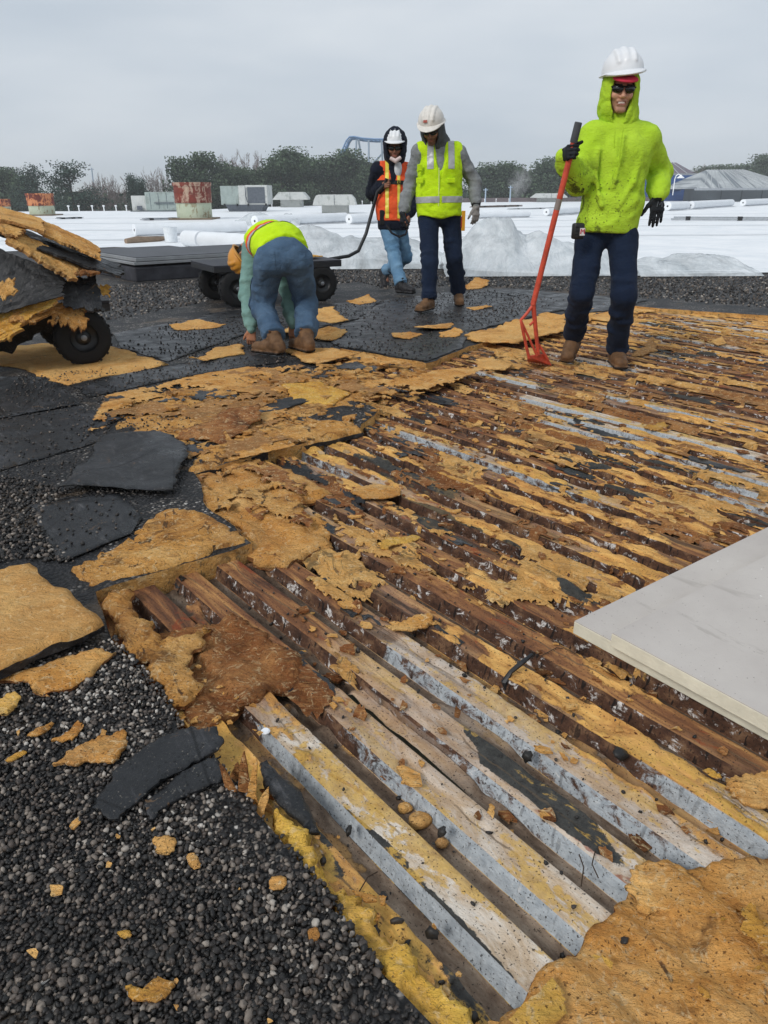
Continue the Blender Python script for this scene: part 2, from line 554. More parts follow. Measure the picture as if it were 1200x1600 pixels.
def m_white():
    t = NT('white_membrane', 0.45, 0.35)
    p = t.pos()
    col = t.ramp(t.noise(0.8, p, 6, 0.7, 0.6), [(0.3, lin('#dfe4e8')), (0.6, lin('#f6f7f8'))])
    col = t.mix(t.math('MULTIPLY', t.step(t.noise(2.4, t.pos((0.3, 1.5, 1)), 6, 0.75, 0.8), 0.58, 0.7), 0.45), col, lin('#b4b8bb'))
    t.base(col)
    t.bump(t.noise(1.6, t.pos((0.4, 1.2, 1)), 4), 0.5, 0.05)
    return t.m
M_WHITE = m_white()

# ------------------------------------------------------------------ large structure: terrain, building, decks
def sheet_cdt(poly, holes, step, zf):
    pass

ground = MB()
ground.prism([(-2500, -2500), (2500, -2500), (2500, 4000), (-2500, 4000)], -10, -9)
M_GROUND = simple('winter_ground', '#6b6a58', var=0.3, scale=0.05)
ground.build('ground', M_GROUND, kind='structure')

OPEN_PX = [(700, 1640), (560, 1450), (440, 1290), (352, 1195), (300, 1150), (180, 1000), (150, 925), (385, 850), (330, 790), (300, 735), (560, 668), (590, 640), (520, 600), (530, 545), (600, 557), (667, 568), (720, 547), (800, 520), (890, 500), (985, 478), (1030, 482), (1200, 493), (1500, 515)]
OPEN = px(OPEN_PX) 
_last = OPEN[-1]
OPEN += [np.array([_last[0] + 0.6, -2.5]), np.array([OPEN[0][0], -2.5])]

def cdt(outer, holes, interior):
    """triangulated region: list of 2D verts, faces; outer and holes are closed loops"""
    V, E = [], []
    for lp in [outer] + holes:
        b = len(V)
        V += [Vector((float(p[0]), float(p[1]))) for p in lp]
        E += [(b + i, b + (i + 1) % len(lp)) for i in range(len(lp))]
    V += [Vector((float(p[0]), float(p[1]))) for p in interior]
    r = geometry.delaunay_2d_cdt(V, E, [], 0, 1e-6)
    pv = np.array([(v.x, v.y) for v in r[0]])
    fc = np.array([f for f in r[2] if len(f) == 3])
    cen = pv[fc].mean(1)
    keep = inpoly(outer, cen[:, 0], cen[:, 1])
    for hlp in holes:
        keep &= ~inpoly(hlp, cen[:, 0], cen[:, 1])
    fc = fc[keep]
    a, b_, c = pv[fc[:, 0]], pv[fc[:, 1]], pv[fc[:, 2]]
    cr_ = (b_[:, 0] - a[:, 0]) * (c[:, 1] - a[:, 1]) - (b_[:, 1] - a[:, 1]) * (c[:, 0] - a[:, 0])
    fc[cr_ < 0] = fc[cr_ < 0][:, ::-1]
    return pv, fc

def refine(poly, step, amp, seed, closed=True):
    """walks round a loop in short steps and tears its outline"""
    out = []
    n = len(poly)
    acc = 0.0
    for i in range(n if closed else n - 1):
        a, b = np.asarray(poly[i], float), np.asarray(poly[(i + 1) % n], float)
        d = b - a
        Ln = np.linalg.norm(d)
        k = max(1, int(round(Ln / step)))
        nr = np.array([d[1], -d[0]]) / max(Ln, 1e-9)
        j = np.arange(k)
        o = (fbm((acc + Ln * j / k) / (step * 7), np.full(k, seed * 1.7), seed=seed, o=5, g=0.72) - 0.5) * 3.4
        out += list(a + d * (j / k)[:, None] + nr * (o * amp)[:, None])
        acc += Ln
    return out

def inrim(pv, loop):
    key = {(round(float(p[0]), 5), round(float(p[1]), 5)) for p in loop}
    return np.array([(round(float(p[0]), 5), round(float(p[1]), 5)) in key for p in pv])

def slab(name, poly, z0, th, m, side_m=None, step=0.03, tear=0.02, relief=0.006, rs=9.0, seed=1, parent=None, lift=None, bed=None, under=0.3, world=False, **kw):
    """torn sheet or board lying on the roof: outline 'poly' in roof coordinates, underside z0, thickness th,
    a ragged outline, uneven top, layered sides. lift(v,u) raises it (curl). Object origin sits at its middle."""
    loop = refine(poly, step, tear, seed)
    arr = np.array(loop)
    lo, hi = arr.min(0), arr.max(0)
    c = (lo + hi) / 2
    gx = np.arange(lo[0], hi[0], step); gy = np.arange(lo[1], hi[1], step)
    X, Y = np.meshgrid(gx, gy)
    rg = np.random.RandomState(seed)
    X = X.ravel() + rg.uniform(-.3, .3, X.size) * step; Y = Y.ravel() + rg.uniform(-.3, .3, Y.size) * step
    k = inpoly(loop, X, Y)
    X, Y = X[k], Y[k]
    # keep clear of the outline
    dmin = np.full(len(X), 9.0)
    for p in loop[::max(1, len(loop) // 400)]:
        dmin = np.minimum(dmin, (X - p[0]) ** 2 + (Y - p[1]) ** 2)
    k = dmin > (step * 0.55) ** 2
    pv, fc = cdt(loop, [], np.stack([X[k], Y[k]], 1))
    nz_ = fbm(pv[:, 0] * rs, pv[:, 1] * rs, seed=seed, o=5, g=0.6) - 0.5
    rid = 1 - np.abs(fbm(pv[:, 0] * rs * 0.6, pv[:, 1] * rs * 1.7, seed=seed + 5, o=4) - 0.5) * 4
    peel = sstep(0.50, 0.53, fbm(pv[:, 0] * rs * 0.5 + 3, pv[:, 1] * rs * 0.5, seed=seed + 8, o=5, g=0.6)) + sstep(0.40, 0.42, fbm(pv[:, 0] * rs * 0.4 + 9, pv[:, 1] * rs * 0.7, seed=seed + 11, o=5, g=0.6))
    zz = z0 + th + relief * (2.0 * nz_ + 0.5 * rid) + (peel - 1.2) * min(th * 0.28, relief * 0.7)
    rimk = 0.15 + 0.85 * vnoise(pv[:, 0] / step * 0.35, pv[:, 1] / step * 0.35, seed=seed + 31)
    isb = inrim(pv, loop)
    zz = np.where(isb, z0 + th * rimk, zz)
    lf = 0 if lift is None else lift(pv[:, 0], pv[:, 1])
    zz = zz + lf
    n = len(pv)
    # boundary edges
    ed = {}
    for f in fc:
        for i in range(3):
            a, b = int(f[i]), int(f[(i + 1) % 3])
            if (b, a) in ed:
                del ed[(b, a)]
            else:
                ed[(a, b)] = 1
    bset = sorted({a for a, b in ed} | {b for a, b in ed})
    m1 = {v: n + i for i, v in enumerate(bset)}
    nb = len(bset)
    m2 = {v: n + nb + i for i, v in enumerate(bset)}
    bi = np.array(bset)
    off = (vnoise(pv[bi, 0] / step * 0.8, pv[bi, 1] / step * 0.8, seed=seed + 3) - 0.6) * step * 0.7
    dirc = c - pv[bi]
    dirc = dirc / np.maximum(np.linalg.norm(dirc, axis=1, keepdims=True), 1e-6)
    lfb = lf[bi] if lift is not None else 0
    mid = pv[bi] + dirc * (off * -0.5)[:, None]
    bot = pv[bi] + dirc * (np.abs(off) * under + 0.001)[:, None]
    V = np.zeros((n + 2 * nb, 3))
    V[:n, :2] = pv; V[:n, 2] = zz
    V[n:n + nb, :2] = mid; V[n:n + nb, 2] = z0 + th * 0.45 + lfb
    V[n + nb:, :2] = bot; V[n + nb:, 2] = z0 + lfb
    if bed is not None:
        V[:, 2] += bed(V[:, 0], V[:, 1])
    F = [tuple(f) for f in fc]
    mi = [0] * len(F)
    for a, b in ed:
        F.append((b, a, m1[a], m1[b])); F.append((m1[b], m1[a], m2[a], m2[b]))
        mi += [1, 1]
    # underside
    F += [(m2.get(int(f[2]), int(f[2])), m2.get(int(f[1]), int(f[1])), m2.get(int(f[0]), int(f[0]))) for f in fc if lift is not None and False]
    V[:, 0] -= c[0]; V[:, 1] -= c[1]
    me = mesh(name, V, F, [m, side_m or m], mi=mi)
    me.polygons.foreach_set('use_smooth', np.array([i == 0 for i in mi]))
    wc = w3(c[0], c[1], 0)
    o = obj(name, me, parent, tuple(wc), **kw)
    o.rotation_euler = (0, 0, TH)
    return o

# gravel roof: a thick sheet round the stripped opening
roof = empty('gravel_roof', kind='structure')
hole = [np.asarray(p) for p in refine(OPEN[:-2], 0.06, 0.03, 3, closed=False)] + [np.asarray(OPEN[-3]), np.asarray(OPEN[-2]), np.asarray(OPEN[-1])]
ext = [loc2(p) for p in ((-14, -2.2), (9, -2.2), (12, 6), (12, 20), (-14, 24))]
ext[0] = loc2((-14, -2.2))
gx, gy = np.meshgrid(np.arange(-14, 22, 0.45), np.arange(-12, 32, 0.45))
gx, gy = gx.ravel(), gy.ravel()
# opening must lie inside the sheet
outer = [np.array([-9.0, -3.2]), np.array([18.0, -3.2]), np.array([18.0, 12.0]), np.array([11.0, 24.0]), np.array([-2.0, 26.0]), np.array([-9.0, 12.0])]
k = inpoly(outer, gx, gy) & ~inpoly(hole, gx, gy)
pv, fc = cdt(outer, [hole], np.stack([gx[k], gy[k]], 1))
zz = (fbm(pv[:, 0] * 1.2, pv[:, 1] * 1.2, seed=4) - 0.5) * 0.012
V = np.column_stack([pv, zz])
F = [tuple(f) for f in fc]
b0 = len(V)
hl = hole
V = np.vstack([V, [(p[0], p[1], 0.0) for p in hl], [(p[0], p[1], -0.086) for p in hl]])
n = len(hl)
mi = [0] * len(F)
for i in range(n):
    j = (i + 1) % n
    F.append((b0 + i, b0 + j, b0 + n + j, b0 + n + i)); mi.append(1)
me = mesh('tar_sheet', V, F, [M_GRAVEL, M_MIX], mi=mi)
o = obj('tar_sheet', me, roof)
o.rotation_euler = (0, 0, TH)

# ------------------------------------------------------------------ metal deck in sheets of six ribs
deck = empty('metal_deck', kind='structure')
PROF = [(-0.036, 0, -1), (-0.024, 0, -1), (-0.010, 0, -1), (-0.001, 0.001, -1), (0.0005, 0.004, 1), (0.0035, 0.012, 1), (0.006, 0.020, 1), (0.009, 0.028, 1), (0.012, 0.036, 1),
        (0.0135, 0.038, 0), (0.022, 0.038, 0), (0.032, 0.038, 0), (0.040, 0.0375, 0), (0.048, 0.036, 0), (0.056, 0.0375, 0), (0.066, 0.038, 0), (0.076, 0.038, 0), (0.084, 0.038, 0), (0.0865, 0.037, 0),
        (0.0885, 0.030, 1), (0.092, 0.018, 1), (0.0965, 0.006, 1), (0.098, 0.001, -1)]

PROF = [(a, b * 0.045 / 0.038, c) for a, b, c in PROF]

def zones(v, u):
    rib = np.floor((v - V0 + 0.04) / PITCH_V)
    near = sstep(1.55, 0.95, u - (v - 0.6) * 0.55) * sstep(1.45, 1.0, v)
    nz1 = fbm(v * 1.1, u * 0.8, seed=31, o=3)
    perrib = vnoise(rib * 7.3, u * 0.9, seed=41)
    clean = np.clip((0.62 + 0.5 * fbm(v * 9, u * 3, seed=35, o=4)) * near + sstep(0.56, 0.78, perrib) * 0.8 + (nz1 - 0.60) * 1.2, 0, 1)
    galr = np.round((3.385 - V0) / PITCH_V)
    gal = (np.abs(rib - np.round((3.385 - V0) / PITCH_V)) < 0.5) & (u > 1.5) & (u < 2.95)
    clean = np.where(gal, 1.0, clean)
    clean = np.where((rib == 3) & (u < 1.35) & (u > 0.3), np.maximum(clean, 0.7), clean)
    far = sstep(2.0, 4.0, u * 0.4 + v * 0.6)
    res = fbm(v * 4.0, u * 1.1, seed=51, o=4, g=0.6) + 0.03 * far
    res = sstep(0.47, 0.62, res) * (1 - 0.35 * near)
    res = res * sstep(0.30, 0.52, fbm(v * 9.0, u * 5.0, seed=57, o=4, g=0.65))
    res = np.where(gal, 0.0, res)
    tar = np.where(gal, 0.0, 1.0) * sstep(0.60, 0.72, fbm(v * 5.0, u * 1.3, seed=61, o=4, g=0.6)) * 0.9
    return clean, res, tar

def deck_panel(k0, nrib, urange, ustep):
    prof, vs, bz, sd = [], [], [], []
    for r in range(nrib):
        for (dv, dz, s) in PROF:
            vs.append(V0 + (k0 + r) * PITCH_V + dv); bz.append(dz); sd.append(s)
    vs, bz, sd = np.array(vs), np.array(bz), np.array(sd, float)
    us = [urange[0]]
    while us[-1] < urange[1]:
        us.append(us[-1] + ustep(us[-1]))
    us = np.array(us)
    U, Vv = np.meshgrid(us, vs, indexing='ij')
    BZ = np.broadcast_to(bz, U.shape); SD = np.broadcast_to(sd, U.shape)
    clean, res, tar = zones(Vv, U)
    # lumps of stuck insulation on the flanges, dirt in the flutes, dents along the webs
    lump = fbm(Vv * 22, U * 9, seed=71, o=4, g=0.6)
    tk = 0.014 * res * sstep(0.40, 0.62, lump) + 0.006 * tar * sstep(0.4, 0.6, lump) + 0.0015 * (lump - 0.5)
    zt = Z_BOT + BZ + np.where(SD == 0, tk, 0)
    dirt = sstep(0.49, 0.64, fbm(Vv * 3.2, U * 2.0, seed=81, o=5, g=0.66)) * (1 - 0.75 * clean)
    zt = zt + np.where(SD == -1, dirt * 0.042 * (0.55 + 0.75 * lump) + 0.003 * lump, 0)
    zt = zt + np.where(SD == 1, dirt * np.clip(0.034 - BZ, 0, 1) * 0.85, 0)
    bul = (fbm(Vv * 30, U * 14, seed=91, o=4, g=0.6) - 0.45) * 0.007 * (1.15 - clean)
    crust = np.where(SD == 1, np.where((BZ > 0.026), bul - 0.002 * res, bul * 0.4), 0)
    vv = Vv + crust * np.where(np.broadcast_to(np.arange(len(vs)) % len(PROF) < 10, U.shape), -1, 1) * -1.0
    zt = zt + 0.0012 * np.sin(U * 2.1 + Vv * 3)
    nu, nv = U.shape
    c_v, c_u = vs.mean(), 0.0
    V = np.stack([vv - c_v, U - c_u, zt], -1).reshape(-1, 3)
    i = np.arange(nu - 1)[:, None] * nv + np.arange(nv - 1)[None, :]
    F = np.stack([i, i + 1, i + nv + 1, i + nv], -1).reshape(-1, 4)
    me = mesh('deck_sheet', V, F, M_DECK, smooth=True, attrs={'side': np.where(SD == -1, -1 + 0.95 * dirt, np.where(SD == 1, 1 - 0.75 * dirt * (BZ < 0.036), SD)).ravel(), 'clean': clean.ravel(), 'res': res.ravel(), 'tar': tar.ravel()})
    me.set_sharp_from_angle(angle=math.radians(38))
    o = obj('deck_sheet', me, deck, tuple(w3(c_v, c_u, 0)))
    o.rotation_euler = (0, 0, TH)
    return o

def near_step(u):
    return 0.011 if 0.2 < u < 2.4 else (0.02 if 0.0 < u < 3.4 else 0.045)
deck_panel(-1, 3, (-1.2, 2.6), near_step)
deck_panel(2, 6, (-1.2, 3.3), near_step)
deck_panel(8, 6, (-1.2, 5.0), near_step)
for k0 in range(14, 56, 6):
    deck_panel(k0, 6, (-1.4 if k0 < 40 else 0.2, 6.2), lambda u: 0.024 if u > 0 else 0.08)

# white single-ply roof beyond, laid over the far half of the building
WE = [(-420, 400), (0, 394), (180, 386), (300, 391), (385, 402), (470, 408), (580, 405), (660, 415), (740, 425), (900, 431), (1010, 430), (1200, 428), (1600, 436)]
FE = [(1700, 311), (1200, 311.5), (900, 313), (600, 319), (400, 324), (300, 329), (0, 331), (-500, 334)]
wp = [G(x, y)[:2] for x, y in WE + FE]
nr = len(WE)
near = refine(wp[:nr], 0.5, 0.12, 9, closed=False) + [np.asarray(wp[nr - 1])]
lp = near + [np.asarray(p) for p in wp[nr:]]
xs, ys = np.meshgrid(np.arange(-70, 130, 2.5), np.arange(10, 130, 2.5))
xs, ys = xs.ravel(), ys.ravel()
kk = inpoly(lp, xs, ys)
pv, fc = cdt(lp, [], np.stack([xs[kk], ys[kk]], 1))
n = len(pv)
zz = 0.012 + (fbm(pv[:, 0] * 0.4, pv[:, 1] * 0.4, seed=14) - 0.5) * 0.03
V = np.vstack([np.column_stack([pv, zz]), [(p[0], p[1], 0.012) for p in lp], [(p[0], p[1], -9.0) for p in lp]])
F = [tuple(f) for f in fc] + [(n + (i + 1) % len(lp), n + i, n + len(lp) + i, n + len(lp) + (i + 1) % len(lp)) for i in range(len(near) - 1, len(lp))]
white = obj('white_roof', mesh('white_roof', V, F, M_WHITE), kind='structure')
# seams of the white sheets
M_SEAM = simple('seam_tape', '#c9cdd0', rough=0.6, var=0.1)
for i, yy in enumerate((21.0, 27.0, 33.5, 41.0)):
    b = MB()
    b.box((2 + i * 2, yy, 0.032), (26 + 8 * i, 0.12, 0.006), Matrix.Rotation(0.06, 3, 'Z'))
    b.build('seam', M_SEAM, white)
# ------------------------------------------------------------------ felt sheets, boards and torn insulation on the roof
def SAG(v, u):
    ph = (v - V0) % PITCH_V
    return -0.015 * (1 - sstep(0.0, 0.022, ph) * sstep(0.112, 0.086, ph))
def felt(poly, label, z0=0.004, th=0.005, seed=1, **kw):
    kw.setdefault('tear', 0.007)
    return slab('felt_sheet', px(poly), z0, th, M_FELT, seed=seed, relief=kw.pop('relief', 0.003), rs=5, label=label, cat='roofing felt', group='black felt sheets', **kw)
def board(poly, label, z0=0.005, th=0.02, m=None, seed=1, name='insulation_sheet', cat='insulation', group='torn insulation boards', **kw):
    kw['tear'] = kw.get('tear', 0.03) * 1.5
    zz = kw.pop('zpix', z0 + th)
    return slab(name, px(poly, zz), z0, th, m or M_OR, side_m=kw.pop('side', M_BRN), seed=seed, label=label, cat=cat, group=group, **kw)

felt([(-160, 600), (0, 590), (85, 590), (125, 633), (0, 655), (-160, 680)], 'dark smooth felt sheet at the left edge below the loaded cart', seed=11, step=0.05)
felt([(-160, 690), (0, 657), (125, 636), (192, 655), (140, 675), (160, 690), (0, 738), (-160, 780)], 'wide smooth black felt sheet left of the curled felt piece', seed=12, step=0.04)
felt([(45, 792), (120, 778), (185, 772), (222, 812), (205, 836), (95, 880), (70, 840)], 'black felt sheet strewn with pebbles below the curled felt piece', seed=13, step=0.03)
felt([(108, 600), (250, 576), (330, 559), (440, 541), (445, 566), (290, 590), (140, 622)], 'long narrow black felt strip in front of the loaded cart wheel', seed=14, step=0.04)
felt([(176, 522), (260, 507), (340, 499), (392, 496), (392, 520), (300, 553), (262, 566), (190, 545)], 'black felt sheet between the loaded cart and the bending worker', seed=15, step=0.05)
felt([(495, 520), (560, 500), (600, 470), (740, 452), (890, 462), (880, 485), (735, 518), (722, 545), (667, 566), (600, 555), (533, 543)], 'broad black felt sheet under the worker in the yellow vest', seed=16, step=0.05, tear=0.02)
felt([(270, 515), (330, 490), (420, 480), (520, 475), (595, 470), (560, 498), (470, 520), (400, 490)], 'worn black felt sheet behind the bending worker', seed=17, step=0.05, tear=0.02)
felt([(740, 451), (820, 453), (890, 460), (1010, 470), (985, 479), (890, 497), (880, 484)], 'black felt strip along the gravel behind the man in the hoodie', seed=18, step=0.06, tear=0.05)

board([(-90, 556), (0, 542), (60, 536), (130, 534), (180, 540), (264, 568), (105, 601), (20, 572)], 'orange insulation sheet under the loaded cart wheel', seed=21, z0=0.002, th=0.010, step=0.05, tear=0.03)
board([(160, 628), (330, 592), (420, 582), (560, 562), (610, 585), (600, 615), (520, 640), (470, 655), (400, 668), (300, 715), (245, 700), (205, 690), (138, 680), (195, 655)], 'broad dirty orange insulation sheet in the middle of the roof', seed=22, z0=-0.03, th=0.036, m=M_MIX, step=0.04, tear=0.05, relief=0.012)
board([(292, 738), (430, 700), (566, 668), (548, 655), (470, 656), (420, 655), (395, 668), (310, 705)], 'long insulation board with a dark cut edge above the deck', seed=23, z0=-0.035, th=0.045, m=M_MIX, step=0.03, tear=0.012, relief=0.006, side=M_FELT)
board([(148, 915), (270, 882), (386, 845), (375, 828), (300, 793), (240, 800), (225, 815), (205, 838), (160, 862), (105, 890)], 'orange insulation board with a black broken edge over the first ribs', seed=24, z0=-0.03, th=0.035, m=M_MIX, step=0.02, tear=0.015, relief=0.010, side=M_FELT)
board([(215, 785), (290, 747), (400, 712), (470, 735), (512, 762), (475, 790), (500, 812), (520, 850), (450, 880), (400, 868), (385, 845), (330, 795), (250, 800)], 'thick pale orange insulation mat torn over the ribs', seed=25, bed=SAG, z0=-0.046, th=0.022, step=0.025, tear=0.035, relief=0.016, zpix=-0.02)
board([(-60, 1068), (0, 1042), (80, 1003), (158, 970), (95, 915), (45, 874), (0, 880), (-60, 890)], 'thick orange insulation board at the left edge above the gravel', seed=26, z0=0.022, th=0.036, step=0.02, tear=0.010, relief=0.007, side=M_FELT)
board([(-40, 1062), (30, 1045), (100, 1022), (160, 1008), (186, 1018), (150, 1048), (110, 1072), (66, 1090), (40, 1066)], 'ragged orange flake under the thick insulation board', seed=27, z0=0.004, th=0.010, step=0.014, tear=0.014, relief=0.008)
board([(298, 1146), (355, 1112), (412, 1082), (465, 1052), (470, 1020), (425, 985), (360, 950), (300, 968), (225, 985), (200, 1000), (262, 1065), (275, 1105)], 'rust-brown insulation pad beside the hole in the deck', seed=28, bed=SAG, z0=-0.046, th=0.018, m=M_BRN, step=0.014, tear=0.016, relief=0.014, zpix=-0.02)
board([(160, 930), (200, 915), (215, 950), (250, 1000), (330, 975), (300, 1010), (305, 1090), (270, 1095), (235, 1050), (190, 1000)], 'crumbling yellow insulation strip along the roof edge', seed=29, z0=-0.02, th=0.022, m=M_MIX, step=0.012, tear=0.02, relief=0.014)
board([(760, 1640), (790, 1560), (860, 1505), (905, 1478), (935, 1430), (962, 1388), (1015, 1342), (1110, 1350), (1260, 1315), (1260, 1640)], 'large yellow orange insulation mat in the bottom right corner', seed=30, bed=SAG, z0=-0.040, th=0.016, m=M_OR, step=0.012, tear=0.012, relief=0.012, zpix=-0.02, rs=9)
board([(690, 1640), (640, 1600), (590, 1520), (540, 1450), (480, 1370), (430, 1300), (425, 1268), (462, 1285), (540, 1385), (610, 1460), (700, 1545), (770, 1625)], 'bright yellow foam ledge between the gravel and the first rib', seed=31, z0=-0.055, th=0.046, m=M_FOAM, step=0.007, tear=0.014, relief=0.010, zpix=-0.01, rs=14)

# curled felt pieces and black scraps
def curl(dv, du, c, h, r):
    return lambda v, u: h * np.clip(((v - c[0]) * dv + (u - c[1]) * du) / r, 0, 1.4) ** 2
c3 = loc2(G(190, 735))
felt([(95, 773), (180, 771), (276, 774), (298, 705), (270, 690), (245, 684), (160, 687), (140, 720)], 'curled grey-black felt piece lying loose on the felt', z0=0.014, th=0.007, seed=41, step=0.02, tear=0.02, relief=0.004,
     lift=lambda v, u: 0.02 * np.sin((v - c3[0]) * 6) ** 2 + 0.015 * np.clip(c3[1] - u, 0, 1))
felt([(145, 1270), (182, 1288), (255, 1232), (320, 1190), (352, 1168), (340, 1148), (300, 1146), (235, 1170), (180, 1215)], 'broken slate-black felt chunk lying on the near gravel', z0=0.012, th=0.010, seed=42, step=0.008, tear=0.012, relief=0.004)
felt([(232, 1288), (290, 1250), (355, 1218), (345, 1185), (300, 1205), (225, 1258)], 'smaller black felt chunk overlapped by the slate-black one', z0=0.006, th=0.009, seed=43, step=0.008, tear=0.012, relief=0.004)
felt([(405, 1190), (418, 1185), (470, 1240), (500, 1300), (485, 1300), (440, 1255), (410, 1225)], 'narrow black felt strip leaning beside the first rib', z0=-0.03, th=0.012, seed=44, step=0.010, tear=0.006, lift=lambda v, u: 0.02 + 0 * v)
felt([(400, 652), (425, 630), (480, 622), (485, 632), (440, 645)], 'small dark felt flap on the broad orange sheet', z0=0.016, th=0.006, seed=45, step=0.03)

